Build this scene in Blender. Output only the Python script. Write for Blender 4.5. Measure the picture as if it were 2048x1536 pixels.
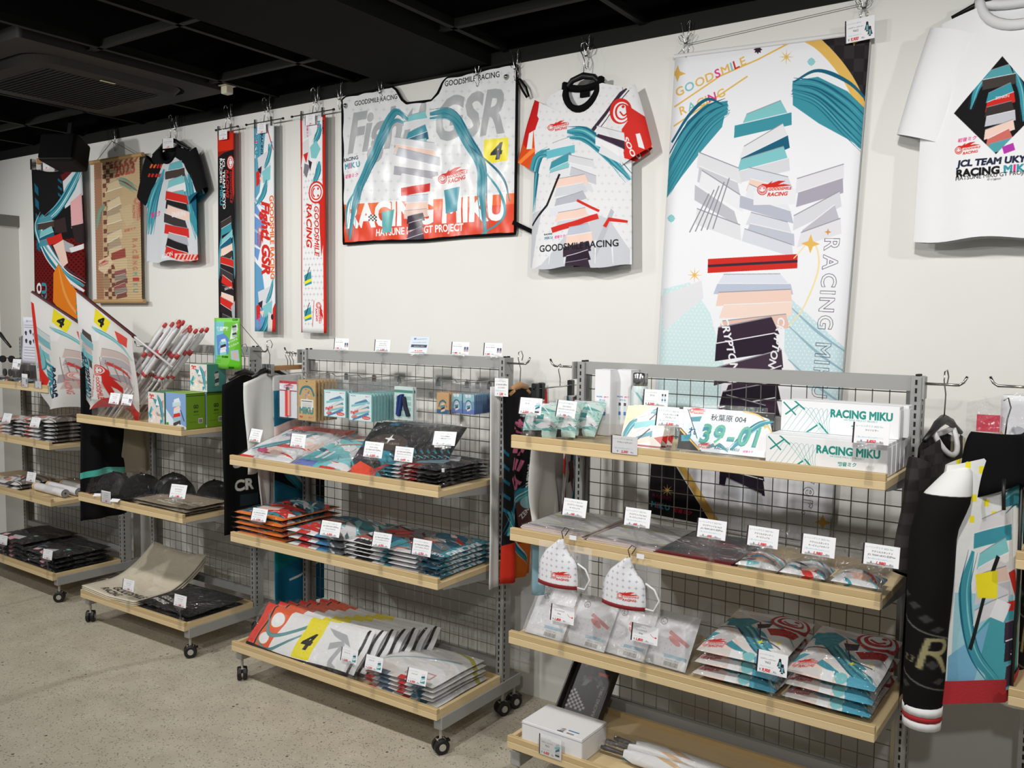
import bpy, bmesh, math, random
import numpy as np
from mathutils import Vector, Matrix, Euler

# ------------------------------------------------------------------ camera, world, lights, exposure
SC = bpy.context.scene
COL = SC.collection
for o in list(bpy.data.objects): bpy.data.objects.remove(o)

cam_d = bpy.data.cameras.new('camera'); cam = bpy.data.objects.new('camera', cam_d); COL.objects.link(cam)
cam_d.sensor_width = 36.0; cam_d.lens = 1754.59/2048*36.0; cam_d.clip_start = .05
YAW, PITCH, ROLL = .6025, -.0719, .0127
F = Vector((-math.sin(YAW)*math.cos(PITCH), math.cos(YAW)*math.cos(PITCH), math.sin(PITCH)))
R_ = Vector((math.cos(YAW), math.sin(YAW), 0)); U_ = R_.cross(F)
R2 = R_*math.cos(ROLL)+U_*math.sin(ROLL); U2 = U_*math.cos(ROLL)-R_*math.sin(ROLL)
m3 = Matrix((R2, U2, -F)).transposed().to_4x4(); m3.translation = (3.2078, -3.1425, 1.6392)
cam.matrix_world = m3
SC.camera = cam
SC.view_settings.view_transform = 'Standard'; SC.view_settings.look = 'None'
SC.view_settings.gamma = 1.0; SC.view_settings.use_curve_mapping = False
SC.view_settings.exposure = 0.06
SC.cycles.transparent_max_bounces = 40
SC.cycles.max_bounces = 6; SC.cycles.diffuse_bounces = 3; SC.cycles.glossy_bounces = 3
SC.cycles.caustics_reflective = False; SC.cycles.caustics_refractive = False

world = bpy.data.worlds.new('world'); SC.world = world; world.use_nodes = True
world.node_tree.nodes['Background'].inputs[0].default_value = (.90, .95, 1.0, 1)
world.node_tree.nodes['Background'].inputs[1].default_value = .20

def spot(x, y, z, tx, ty, tz, power, size=.05, angle=120, col=(1, .988, .962)):
    l = bpy.data.lights.new('ceiling_spot', 'SPOT'); l.energy = power; l.shadow_soft_size = size
    l.spot_size = math.radians(angle); l.spot_blend = .9; l.color = col
    o = bpy.data.objects.new('ceiling_spot', l); COL.objects.link(o); o.location = (x, y, z)
    o.rotation_euler = (Vector((tx, ty, tz))-Vector((x, y, z))).to_track_quat('-Z', 'Y').to_euler()
# shop track spots in the open ceiling in front of the display wall
spot(-2.7, -1.9, 2.66, -2.3, 0, 1.0, 78)
spot(-.5, -1.95, 2.66, -.3, 0, .9, 88)
spot(1.25, -2.0, 2.66, 1.2, 0, .9, 78)
spot(2.9, -1.95, 2.66, 2.5, 0, .9, 82)
spot(4.7, -1.9, 2.66, 3.4, 0, 1.0, 55)
spot(-2.0, -3.5, 2.66, -1.6, 0, .5, 72)
spot(.9, -3.9, 2.66, .9, 0, .5, 72)
spot(3.5, -4.3, 2.66, 2.5, 0, .5, 72)

# ------------------------------------------------------------------ materials
MATS = {}
def pbsdf(name):
    m = bpy.data.materials.new(name); m.use_nodes = True
    nt = m.node_tree; b = nt.nodes['Principled BSDF']
    return m, nt, b
def lin(c):
    return tuple((x/12.92 if x <= .04045 else ((x+.055)/1.055)**2.4) for x in [v/255.0 for v in c])
def mat(name, rgb, rough=.5, metal=0.0, bump=0.0, bscale=60.0, spec=.5, var=0.0):
    if name in MATS: return MATS[name]
    m, nt, b = pbsdf(name); c = lin(rgb)
    b.inputs['Base Color'].default_value = (*c, 1); b.inputs['Roughness'].default_value = rough
    b.inputs['Metallic'].default_value = metal; b.inputs['Specular IOR Level'].default_value = spec
    if bump or var:
        tc = nt.nodes.new('ShaderNodeTexCoord'); n = nt.nodes.new('ShaderNodeTexNoise')
        n.inputs['Scale'].default_value = bscale; n.inputs['Detail'].default_value = 4
        nt.links.new(tc.outputs['Object'], n.inputs['Vector'])
        if bump:
            bp = nt.nodes.new('ShaderNodeBump'); bp.inputs['Strength'].default_value = bump; bp.inputs['Distance'].default_value = .003
            nt.links.new(n.outputs['Fac'], bp.inputs['Height']); nt.links.new(bp.outputs['Normal'], b.inputs['Normal'])
        if var:
            r = nt.nodes.new('ShaderNodeMixRGB'); r.inputs[1].default_value = (*[x*(1-var) for x in c], 1); r.inputs[2].default_value = (*[min(1, x*(1+var)) for x in c], 1)
            nt.links.new(n.outputs['Fac'], r.inputs[0]); nt.links.new(r.outputs[0], b.inputs['Base Color'])
    MATS[name] = m
    return m
def img_mat(name, img, rough=.75, spec=.4, bump=0.0, bscale=25.0, alpha=None, bdist=.01):
    if name in MATS: return MATS[name]
    m, nt, b = pbsdf(name)
    t = nt.nodes.new('ShaderNodeTexImage'); t.image = img; t.extension = 'EXTEND'
    nt.links.new(t.outputs[0], b.inputs['Base Color'])
    b.inputs['Roughness'].default_value = rough; b.inputs['Specular IOR Level'].default_value = spec
    if bump:
        tc = nt.nodes.new('ShaderNodeTexCoord'); n = nt.nodes.new('ShaderNodeTexNoise'); n.inputs['Scale'].default_value = bscale
        n.inputs['Detail'].default_value = 3
        bp = nt.nodes.new('ShaderNodeBump'); bp.inputs['Strength'].default_value = bump; bp.inputs['Distance'].default_value = bdist
        nt.links.new(tc.outputs['Object'], n.inputs['Vector']); nt.links.new(n.outputs['Fac'], bp.inputs['Height'])
        nt.links.new(bp.outputs['Normal'], b.inputs['Normal'])
    if alpha:
        tr = nt.nodes.new('ShaderNodeBsdfTranslucent'); nt.links.new(t.outputs[0], tr.inputs[0])
        mx = nt.nodes.new('ShaderNodeMixShader'); mx.inputs[0].default_value = alpha
        out = [n for n in nt.nodes if n.type == 'OUTPUT_MATERIAL'][0]
        nt.links.new(b.outputs[0], mx.inputs[1]); nt.links.new(tr.outputs[0], mx.inputs[2]); nt.links.new(mx.outputs[0], out.inputs[0])
    MATS[name] = m
    return m
def film(name, tint=(1, 1, 1), base=.05, rough=.10, bump=.6, bscale=30.0, haze=0.0, fac=.22, bd=.02):
    """thin clear plastic: mostly see-through with crinkled glints"""
    if name in MATS: return MATS[name]
    m = bpy.data.materials.new(name); m.use_nodes = True; nt = m.node_tree; nt.nodes.clear()
    out = nt.nodes.new('ShaderNodeOutputMaterial'); tr = nt.nodes.new('ShaderNodeBsdfTransparent'); tr.inputs[0].default_value = (*tint, 1)
    gl = nt.nodes.new('ShaderNodeBsdfGlossy'); gl.inputs['Roughness'].default_value = rough
    lw = nt.nodes.new('ShaderNodeLayerWeight'); lw.inputs[0].default_value = .25
    ma = nt.nodes.new('ShaderNodeMath'); ma.operation = 'MULTIPLY_ADD'; ma.inputs[1].default_value = fac; ma.inputs[2].default_value = base
    tc = nt.nodes.new('ShaderNodeTexCoord'); n = nt.nodes.new('ShaderNodeTexNoise'); n.inputs['Scale'].default_value = bscale
    n.inputs['Detail'].default_value = 2; n.inputs['Distortion'].default_value = 1.2
    bp = nt.nodes.new('ShaderNodeBump'); bp.inputs['Strength'].default_value = bump; bp.inputs['Distance'].default_value = bd
    mx = nt.nodes.new('ShaderNodeMixShader')
    L = nt.links.new
    L(tc.outputs['Object'], n.inputs['Vector']); L(n.outputs['Fac'], bp.inputs['Height']); L(bp.outputs['Normal'], gl.inputs['Normal'])
    L(lw.outputs['Facing'], ma.inputs[0]); L(ma.outputs[0], mx.inputs[0]); L(tr.outputs[0], mx.inputs[1]); L(gl.outputs[0], mx.inputs[2])
    if haze:
        df = nt.nodes.new('ShaderNodeBsdfDiffuse'); df.inputs[0].default_value = (.93, .93, .93, 1); m2 = nt.nodes.new('ShaderNodeMixShader'); m2.inputs[0].default_value = haze
        L(mx.outputs[0], m2.inputs[1]); L(df.outputs[0], m2.inputs[2]); L(m2.outputs[0], out.inputs[0])
    else: L(mx.outputs[0], out.inputs[0])
    MATS[name] = m
    return m
def wood_mat(name, c1, c2):
    m, nt, b = pbsdf(name)
    tc = nt.nodes.new('ShaderNodeTexCoord'); mp = nt.nodes.new('ShaderNodeMapping'); mp.inputs['Scale'].default_value = (1.2, 14, 40)
    n = nt.nodes.new('ShaderNodeTexNoise'); n.inputs['Scale'].default_value = 3.5; n.inputs['Detail'].default_value = 6
    r = nt.nodes.new('ShaderNodeMixRGB'); r.inputs[1].default_value = (*lin(c1), 1); r.inputs[2].default_value = (*lin(c2), 1)
    nt.links.new(tc.outputs['Object'], mp.inputs[0]); nt.links.new(mp.outputs[0], n.inputs['Vector']); nt.links.new(n.outputs['Fac'], r.inputs[0])
    nt.links.new(r.outputs[0], b.inputs['Base Color']); b.inputs['Roughness'].default_value = .45
    MATS[name] = m
    return m
WOOD = wood_mat('beech_wood', (226, 203, 160), (212, 187, 142)); WOOD2 = wood_mat('beech_lip', (208, 182, 136), (190, 163, 116))
GREY = mat('grey_powder_coat', (158, 158, 156), .45, .0)
CHROME = mat('chrome_wire', (150, 150, 146), .28, .9)
STEEL = mat('bright_steel', (190, 190, 188), .2, 1.0)
SLOT = mat('slot_dark', (22, 22, 22), .8)
BLACKP = mat('black_plastic', (18, 18, 19), .4)
RUBBER = mat('black_rubber', (16, 16, 16), .5)
HUB = mat('hub_grey', (176, 172, 162), .35)
CLEAR = film('clear_acrylic', (.995, .995, .995), .05, .08, .2, 90, 0, .25)
FILM = film('clear_bag', (.985, .985, .985), .10, .11, 1.0, 22, .008, .06, .07)
FILM2 = film('clear_bag_fine', (.985, .985, .985), .10, .11, 1.0, 60, .008, .06, .03)
CAPFILM = film('clear_bag_tight', (.99, .99, .99), .06, .10, 1.0, 26, .0, .02, .06)
FROST = film('frosted_bag', (.99, .99, .99), .03, .22, .4, 30, .26, .08)
WHITEP = mat('white_card', (236, 236, 238), .55)
BLACKF = mat('black_fabric', (14, 14, 16), .9, spec=.1, bump=.3, bscale=200)
CEILB = mat('ceiling_black', (7, 7, 7), .9, spec=.1, bump=.3, bscale=20)
BARB = mat('ceiling_bar_black', (25, 25, 24), .6, spec=.15)
ACG = mat('dark_panel_paint', (38, 36, 33), .6, spec=.2)
CORD = mat('black_cord', (20, 20, 20), .7)

# ------------------------------------------------------------------ mesh helpers
class MB:
    def __init__(s): s.v = []; s.f = []; s.uv = []; s.mi = []
    def face(s, idx, uv=None, mi=0):
        s.f.append(tuple(idx)); s.uv.append(uv if uv else [(0, 0)]*len(idx)); s.mi.append(mi)
    def box(s, x0, x1, y0, y1, z0, z1, mi=0, mis=None, M=None):
        b = len(s.v)
        P = [(x0, y0, z0), (x1, y0, z0), (x1, y1, z0), (x0, y1, z0), (x0, y0, z1), (x1, y0, z1), (x1, y1, z1), (x0, y1, z1)]
        s.v += [tuple(M @ Vector(p)) for p in P] if M else P
        q = [(0, 0), (1, 0), (1, 1), (0, 1)]
        # order: front(-y), right(+x), back, left, top, bottom
        for k, fc in enumerate([(0, 1, 5, 4), (1, 2, 6, 5), (2, 3, 7, 6), (3, 0, 4, 7), (4, 5, 6, 7), (3, 2, 1, 0)]):
            s.face([b+i for i in fc], q, mis[k] if mis else mi)
        return s
    def grid(s, nx, ny, fn, mi=0, flip=False, uvfn=None):
        b = len(s.v)
        for j in range(ny+1):
            for i in range(nx+1): s.v.append(tuple(fn(i/nx, j/ny)))
        for j in range(ny):
            for i in range(nx):
                a = b+j*(nx+1)+i; idx = [a, a+1, a+nx+2, a+nx+1]
                uv = [(i/nx, j/ny), ((i+1)/nx, j/ny), ((i+1)/nx, (j+1)/ny), (i/nx, (j+1)/ny)]
                if uvfn: uv = [uvfn(s.v[k]) for k in idx]
                if flip: idx = idx[::-1]; uv = uv[::-1]
                s.face(idx, uv, mi)
        return s
    def tube(s, pts, r, n=6, mi=0, cap=True, closed=False):
        pts = [Vector(p) for p in pts]; m = len(pts); rs = r if isinstance(r, (list, tuple)) else [r]*m
        b = len(s.v); up = None
        for i, p in enumerate(pts):
            if closed: d = pts[(i+1) % m]-pts[i-1]
            else: d = pts[min(i+1, m-1)]-pts[max(i-1, 0)]
            d.normalize()
            if up is None:
                up = Vector((0, 0, 1)) if abs(d.z) < .9 else Vector((0, 1, 0))
            a = d.cross(up)
            if a.length < 1e-6: a = d.cross(Vector((1, 0, 0)))
            a.normalize(); up = a.cross(d).normalized()
            for k in range(n):
                t = 2*math.pi*k/n
                s.v.append(tuple(p+(a*math.cos(t)+up*math.sin(t))*rs[i]))
        for i in range(m if closed else m-1):
            for k in range(n):
                k2 = (k+1) % n; i2 = (i+1) % m
                s.face([b+i*n+k, b+i*n+k2, b+i2*n+k2, b+i2*n+k], [(k/n, i/max(1, m-1)), ((k+1)/n, i/max(1, m-1)), ((k+1)/n, (i+1)/max(1, m-1)), (k/n, (i+1)/max(1, m-1))], mi)
        if cap and not closed:
            s.face([b+k for k in range(n)][::-1], None, mi); s.face([b+(m-1)*n+k for k in range(n)], None, mi)
        return s
    def cyl(s, p0, p1, r, n=16, mi=0): return s.tube([p0, p1], r, n, mi)
    def prism(s, poly, y0, y1, mi=0, axis='y'):
        """extrude a 2D outline (x,z) from y0 to y1 (or other axis)"""
        b = len(s.v); n = len(poly)
        def P(p, t): return (p[0], t, p[1]) if axis == 'y' else ((t, p[0], p[1]) if axis == 'x' else (p[0], p[1], t))
        s.v += [P(p, y0) for p in poly]+[P(p, y1) for p in poly]
        s.face([b+i for i in range(n)], None, mi); s.face([b+n+i for i in range(n)][::-1], None, mi)
        for i in range(n):
            j = (i+1) % n; s.face([b+i, b+n+i, b+n+j, b+j], None, mi)
        return s
    def mesh(s, name, mats, smooth=False):
        me = bpy.data.meshes.new(name); me.from_pydata(s.v, [], s.f)
        ul = me.uv_layers.new(name='UVMap')
        ul.data.foreach_set('uv', [c for f in s.uv for u in f for c in u])
        for m in (mats if isinstance(mats, (list, tuple)) else [mats]): me.materials.append(m)
        me.polygons.foreach_set('material_index', s.mi)
        bm = bmesh.new(); bm.from_mesh(me); bmesh.ops.recalc_face_normals(bm, faces=bm.faces) if not getattr(s, 'keep', False) else None
        bm.to_mesh(me); bm.free()
        if smooth: me.polygons.foreach_set('use_smooth', [True]*len(me.polygons))
        me.update(); return me
def tag(o, label=None, category=None, group=None, kind=None):
    if label: o['label'] = label
    if category: o["category"] = category
    if group: o['group'] = group
    if kind: o['kind'] = kind
    return o
def link(name, data, parent=None, loc=None, rot=None):
    o = bpy.data.objects.new(name, data); COL.objects.link(o)
    if parent: o.parent = parent
    if loc is not None: o.location = loc
    if rot is not None: o.rotation_euler = rot
    return o
def obj(name, mb, mats, parent=None, loc=None, rot=None, smooth=False, **kw):
    me = mb.mesh(name, mats, smooth) if isinstance(mb, MB) else mb
    return tag(link(name, me, parent, loc, rot), **kw)
def empty(name, loc=(0, 0, 0), rot=(0, 0, 0), **kw):
    return tag(link(name, None, None, loc, rot), **kw)
def bevel(o, w=.002, seg=1):
    md = o.modifiers.new('bevel', 'BEVEL'); md.width = w; md.segments = seg; md.limit_method = 'ANGLE'; return o
def copy_tree(o):
    c = o.copy(); COL.objects.link(c)
    for ch in o.children:
        d = ch.copy(); COL.objects.link(d); d.parent = c; d.matrix_parent_inverse = ch.matrix_parent_inverse.copy()
        for g in ch.children:
            e = g.copy(); COL.objects.link(e); e.parent = d
    return c
ORD = ['topmost', 'second down', 'third down', 'fourth down', 'fifth down', 'sixth down']
NTH = ['frontmost']+[q+' from front' for q in 'second third fourth fifth sixth seventh eighth ninth tenth eleventh twelfth thirteenth'.split()]
# ------------------------------------------------------------------ flat prints: drawn as pixel rows by this script
T1, T2, T3 = (62, 146, 162), (28, 96, 122), (128, 196, 200)
WH, OFF, GR, GR2 = (232, 232, 234), (214, 214, 216), (172, 174, 180), (120, 120, 126)
RD, ORG, DK, PUR = (206, 46, 38), (230, 108, 40), (26, 25, 27), (58, 42, 58)
PE, AU, YE, PK, NAVY = (238, 206, 192), (228, 184, 96), (240, 224, 40), (222, 58, 130), (34, 40, 62)
_txt = {}
def glyph_edges(s, bold, shear):
    k = (s, bold, shear)
    if k in _txt: return _txt[k]
    cu = bpy.data.curves.new('t', 'FONT'); cu.body = s; cu.resolution_u = 3; cu.offset = bold; cu.shear = shear
    o = bpy.data.objects.new('t', cu); COL.objects.link(o)
    dg = bpy.context.evaluated_depsgraph_get(); ev = o.evaluated_get(dg); me = ev.to_mesh()
    V = np.array([v.co[:2] for v in me.vertices] or [(0, 0)], float); E = []
    for p in me.polygons:
        vs = list(p.vertices)
        for a, b in zip(vs, vs[1:]+vs[:1]): E.append((a, b) if a < b else (b, a))
    ev.to_mesh_clear(); bpy.data.objects.remove(o); bpy.data.curves.remove(cu)
    if not E: _txt[k] = (np.zeros((0, 4)), 1.0); return _txt[k]
    from collections import Counter
    c = Counter(E); E = [e for e, n in c.items() if n % 2 == 1]
    E = np.array(E); seg = np.hstack([V[E[:, 0]], V[E[:, 1]]])
    x0 = V[:, 0].min(); x1 = V[:, 0].max(); seg[:, [0, 2]] -= x0
    _txt[k] = (seg, max(x1-x0, 1e-3)); return _txt[k]
def homog(src, dst):
    A = []
    for (x, y), (u, v) in zip(src, dst):
        A.append([x, y, 1, 0, 0, 0, -u*x, -u*y, -u]); A.append([0, 0, 0, x, y, 1, -v*x, -v*y, -v])
    return np.linalg.svd(np.array(A, float))[2][-1].reshape(3, 3)
class Cv:
    """a little canvas: filled shapes with antialiasing, giving one generated image"""
    def __init__(s, name, W, H, bg, quad=None, box=None, ss=2):
        s.name = name; s.ss = ss; s.w, s.h = W*ss, H*ss; s.a = np.empty((s.h, s.w, 3), np.float32); s.a[:] = bg; s.clip = None
        if quad: s.H = homog(quad, [(0, 0), (s.w, 0), (s.w, s.h), (0, s.h)])
        else:
            x0, y0, x1, y1 = box or (0, 0, W, H); s.H = homog([(x0, y0), (x1, y0), (x1, y1), (x0, y1)], [(0, 0), (s.w, 0), (s.w, s.h), (0, s.h)])
    def T(s, pts):
        p = np.c_[np.array(pts, float).reshape(-1, 2), np.ones(np.array(pts).size//2)] @ s.H.T
        return p[:, :2]/p[:, 2:]
    def scl(s, p):
        a = s.T([p, (p[0]+1, p[1]), (p[0], p[1]+1)]); return (np.hypot(*(a[1]-a[0]))+np.hypot(*(a[2]-a[0])))/2
    def edges(s, seg, col, alpha=1.0, tomask=False):
        if len(seg) == 0: return
        xa = int(max(0, math.floor(min(seg[:, 0].min(), seg[:, 2].min())))); xb = int(min(s.w, math.ceil(max(seg[:, 0].max(), seg[:, 2].max()))+1))
        ya = int(max(0, math.floor(min(seg[:, 1].min(), seg[:, 3].min())))); yb = int(min(s.h, math.ceil(max(seg[:, 1].max(), seg[:, 3].max()))+1))
        if xb <= xa or yb <= ya: return np.zeros((s.h, s.w), bool) if tomask else None
        cnt = np.zeros((yb-ya, xb-xa+1), np.int32)
        for x0, y0, x1, y1 in seg:
            if y0 == y1: continue
            if y0 > y1: x0, y0, x1, y1 = x1, y1, x0, y0
            r0 = max(ya, math.ceil(y0-.5)); r1 = min(yb-1, math.ceil(y1-.5)-1)
            if r1 < r0: continue
            r = np.arange(r0, r1+1); xs = x0+(r+.5-y0)*(x1-x0)/(y1-y0)
            ci = np.clip(np.ceil(xs-.5).astype(int), xa, xb)-xa
            cnt[r-ya, ci] += 1
        m = (np.cumsum(cnt, 1)[:, :-1] & 1).astype(bool)
        if tomask:
            M = np.zeros((s.h, s.w), bool); M[ya:yb, xa:xb] = m; return M
        if s.clip is not None: m &= s.clip[ya:yb, xa:xb]
        sub = s.a[ya:yb, xa:xb]; c = np.array(col, np.float32)
        if alpha >= 1: sub[m] = c
        else: sub[m] = sub[m]*(1-alpha)+c*alpha
    def _seg(s, P): return np.hstack([P, np.roll(P, -1, 0)])
    def poly(s, pts, col, alpha=1.0): s.edges(s._seg(s.T(pts)), col, alpha); return s
    def rect(s, x0, y0, x1, y1, col, alpha=1.0): return s.poly([(x0, y0), (x1, y0), (x1, y1), (x0, y1)], col, alpha)
    def setclip(s, pts): s.clip = s.edges(s._seg(s.T(pts)), None, 1, True) if pts else None
    def ell(s, cx, cy, rx, ry, col, alpha=1.0, rot=0, n=40):
        t = np.linspace(0, 2*math.pi, n, endpoint=False); x = rx*np.cos(t); y = ry*np.sin(t); c, q = math.cos(rot), math.sin(rot)
        return s.poly(np.c_[cx+x*c-y*q, cy+x*q+y*c], col, alpha)
    def line(s, pts, w, col, alpha=1.0, smooth=0):
        P = np.array(pts, float)
        if smooth and len(P) > 2:
            Q = []
            ext = np.vstack([2*P[0]-P[1], P, 2*P[-1]-P[-2]])
            for i in range(1, len(ext)-2):
                for t in np.linspace(0, 1, smooth, endpoint=False):
                    a, b, c, d = ext[i-1:i+3]; Q.append(.5*((2*b)+(c-a)*t+(2*a-5*b+4*c-d)*t*t+(3*b-a-3*c+d)*t**3))
            Q.append(P[-1]); P = np.array(Q)
        n = len(P); ws = np.interp(np.linspace(0, 1, n), np.linspace(0, 1, len(w)), w) if isinstance(w, (list, tuple)) else np.full(n, w)
        d = np.gradient(P, axis=0); d /= np.maximum(np.hypot(d[:, 0], d[:, 1]), 1e-9)[:, None]; nn = np.c_[-d[:, 1], d[:, 0]]
        return s.poly(np.vstack([P+nn*ws[:, None]/2, (P-nn*ws[:, None]/2)[::-1]]), col, alpha)
    def star(s, cx, cy, r, col, n=4, inner=.32, ry=None):
        P = []
        for k in range(2*n):
            q = r if k % 2 == 0 else r*inner; t = math.pi*k/n-math.pi/2
            P.append((cx+q*math.cos(t), cy+q*(ry or 1)*math.sin(t)))
        return s.poly(P, col)
    def text(s, txt, p0, p1, col, bold=0.0, shear=0.0, vs=1.0, alpha=1.0, outline=0):
        seg, w = glyph_edges(txt, bold, shear); a, b = s.T([p0, p1]); d = b-a; L = np.hypot(*d); d = d/max(L, 1e-6); k = L/w
        n = np.array([d[1], -d[0]])
        def X(x, y): return a[None, :]+np.outer(x*k, d)+np.outer(y*k*vs, n)
        P = np.hstack([X(seg[:, 0], seg[:, 1]), X(seg[:, 2], seg[:, 3])])
        if outline:
            for x0, y0, x1, y1 in P:
                v = np.array([x1-x0, y1-y0]); l = np.hypot(*v)
                if l < 1e-6: continue
                q = np.array([-v[1], v[0]])/l*outline*s.ss/2; v = v/l*outline*s.ss*.3
                s.edges(s._seg(np.array([[x0, y0]-v+q, [x1, y1]+v+q, [x1, y1]+v-q, [x0, y0]-v-q])), col)
        else: s.edges(P, col, alpha)
        return s
    def ribbons(s, pts, w, cols, n=5, seed=0, jit=.3):
        r = random.Random(seed); P = np.array(pts, float)
        s.line(P, [w*.25, w, w*.8, w*.15], cols[0], smooth=10)
        for k in range(n):
            off = (k/(n-1)-.5)*w*.75 if n > 1 else 0
            d = np.gradient(P, axis=0); d /= np.maximum(np.hypot(d[:, 0], d[:, 1]), 1e-9)[:, None]; nn = np.c_[-d[:, 1], d[:, 0]]
            s.line(P+nn*off, [w*.02, w*r.uniform(.06, .2), w*.02], cols[(k+1) % len(cols)], smooth=10)
        return s
    def shards(s, box, cols, n, seed, size=.4):
        r = random.Random(seed); x0, y0, x1, y1 = box; W, H = x1-x0, y1-y0
        for k in range(n):
            cx, cy = r.uniform(x0, x1), r.uniform(y0, y1); a = r.uniform(0, 6.3); q = size*r.uniform(.4, 1)
            P = [(cx+W*q*r.uniform(.3, .6)*math.cos(a+t), cy+H*q*r.uniform(.3, .6)*math.sin(a+t)) for t in (0, 1.6+r.random(), 3.6+r.random())]
            s.poly(P, cols[k % len(cols)])
        return s
    def bands(s, box, cols, n, seed, ang=.4):
        """flowing curved stripes over a box: a generic fabric print"""
        r = random.Random(seed); x0, y0, x1, y1 = box; W, H = x1-x0, y1-y0
        for k in range(n):
            a = ang+r.uniform(-.5, .5); cx, cy = r.uniform(x0, x1), r.uniform(y0, y1); L = (W+H)*r.uniform(.2, .5); c = r.uniform(-.25, .25)
            pts = [(cx+L*t*math.cos(a)-c*L*(t*t-.25)*math.sin(a), cy+L*t*math.sin(a)+c*L*(t*t-.25)*math.cos(a)) for t in np.linspace(-.5, .5, 6)]
            w = min(W, H)*r.uniform(.04, .2)
            s.line(pts, [w*.2, w, w*.7, w*.1], cols[r.randrange(len(cols))], smooth=6)
        return s
    def img(s):
        a = s.a.reshape(s.h//s.ss, s.ss, s.w//s.ss, s.ss, 3).mean((1, 3))/255.0
        H, W = a.shape[:2]; im = bpy.data.images.new(s.name, W, H)
        px = np.ones((H, W, 4), np.float32); px[:, :, :3] = a[::-1]
        im.pixels.foreach_set(px.ravel()); im.update(); return im
def lerp2(p0, p1, up, x, y):
    return (p0[0]+(p1[0]-p0[0])*x+up[0]*y, p0[1]+(p1[1]-p0[1])*x+up[1]*y)
def frame(p0, p1):
    d = (p1[0]-p0[0], p1[1]-p0[1]); return lambda x, y: lerp2(p0, p1, (d[1], -d[0]), x, y)
def logo(c, p0, p1, col=RD, face=WH, letters=None):
    """round smiling badge with a flame tail and two lines of slanted lettering"""
    f = frame(p0, p1); L = math.hypot(p1[0]-p0[0], p1[1]-p0[1]); lt = letters or col
    c.poly([f(.02, .17), f(.05, .30), f(.16, .36), f(.30, .34), f(.45, .43), f(.40, .36), f(.62, .42), f(.82, .40), f(.70, .36), f(.60, .31), f(.76, .32), f(.98, .27), f(.80, .26), f(.5, .24), f(.30, .25), f(.2, .1)], col)
    cx, cy = f(.14, .19); r = .145*L
    def ring(r, q): c.ell(cx, cy, r, r, q)
    ring(r, col); ring(r*.84, face); ring(r*.70, col); ring(r*.58, face)
    for ex in (-.045, .045):
        e = f(.14+ex, .225); c.ell(e[0], e[1], .016*L, .016*L, col)
    c.line([f(.14+.06*math.cos(t), .185+.06*math.sin(t)) for t in np.linspace(3.5, 5.9, 9)], .02*L, col)
    c.text('GOODSMILE', f(.32, .155), f(.98, .155), lt, .02, .25, .95); c.text('RACING', f(.27, .0), f(.86, .0), lt, .03, .25, .95)
def rmiku(c, p0, p1, dark=NAVY, stack=True):
    f = frame(p0, p1)
    c.text('RACING', f(0, .50), f(1, .50), dark, .03, 0, .9)
    ctext(c, 'MIKU', f(0, 0), f(1, 0), [T1, PK, T1, T1], .05, .95, .08)
def hatsu(c, p0, p1, col=PK): c.text('初音ミク', p0, p1, col, .025, .15, .95)
def chev(c, box, cols, n, seed=1, skew=.35, gap=.0):
    """a column of slanted colour bands: plain abstract print"""
    r = random.Random(seed); x0, y0, x1, y1 = box; H = (y1-y0)/n; W = x1-x0
    for k in range(n):
        y = y0+k*H; a = r.uniform(0, .22)*W; b = r.uniform(0, .22)*W; t = skew*W*(1 if (k//2) % 2 else .6)
        c.poly([(x0+a, y+t), (x1-b, y), (x1-b*.4, y+H*(1.12-gap)), (x0+a*.6, y+t+H*(1.12-gap))], cols[k % len(cols)])
        c.line([(x0+a, y+t), (x1-b, y)], H*.07, (236, 236, 238) if k % 2 else (150, 150, 158))
def ctext(c, txt, p0, p1, cols, bold=0.0, vs=1.0, gap=.14, outline=0, shear=0):
    """letter by letter, each in its own colour"""
    ws = [glyph_edges(ch, bold, shear)[1] if ch != ' ' else .3 for ch in txt]; tot = sum(ws)+gap*(len(txt)-1); x = 0
    for i, ch in enumerate(txt):
        a, b = x/tot, (x+ws[i])/tot; x += ws[i]+gap
        if ch != ' ': c.text(ch, (p0[0]+(p1[0]-p0[0])*a, p0[1]+(p1[1]-p0[1])*a), (p0[0]+(p1[0]-p0[0])*b, p0[1]+(p1[1]-p0[1])*b), cols[i % len(cols)], bold, shear, vs, outline=outline)
def plusbg(c, box, nx, ny, col, r):
    x0, y0, x1, y1 = box
    for j in range(ny):
        for i in range(nx):
            c.star(x0+(i+.5+(j % 2)*.5)*(x1-x0)/nx, y0+(j+.5)*(y1-y0)/ny, r, col, 4, .35)
IM = {}

# tapestry ---------------------------------------------------------
c = Cv('tapestry_print', 560, 1420, (238, 238, 242), quad=[(1353, 110), (1742, 60), (1697, 1085), (1320, 1040)])
c.poly([(1600, 60), (1760, 40), (1750, 262), (1738, 215), (1690, 128), (1618, 75)], (36, 33, 36))
for j in range(9):
    for i in range(8):
        if (i+j) % 2: c.setclip([(1600, 60), (1760, 40), (1750, 262), (1738, 215), (1690, 128), (1618, 75)]); c.rect(1590+i*20, 40+j*25, 1610+i*20, 65+j*25, (50, 46, 49)); c.setclip(None)
c.line([(1590, 62), (1640, 88), (1690, 140), (1722, 195), (1740, 262)], [22, 20, 20, 22], AU, smooth=8)
c.line([(1600, 75), (1520, 117), (1445, 150), (1353, 212)], 3, AU); c.line([(1500, 150), (1353, 250)], 3, AU)
for txt, p0, p1 in (('GOODSMILE', (1358, 192), (1497, 126)), ('RACING', (1367, 228), (1457, 188))):
    ctext(c, txt, p0, p1, [AU, T3, AU, AU, PK, AU, T3, RD, AU], .015, .95, .12)
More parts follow.
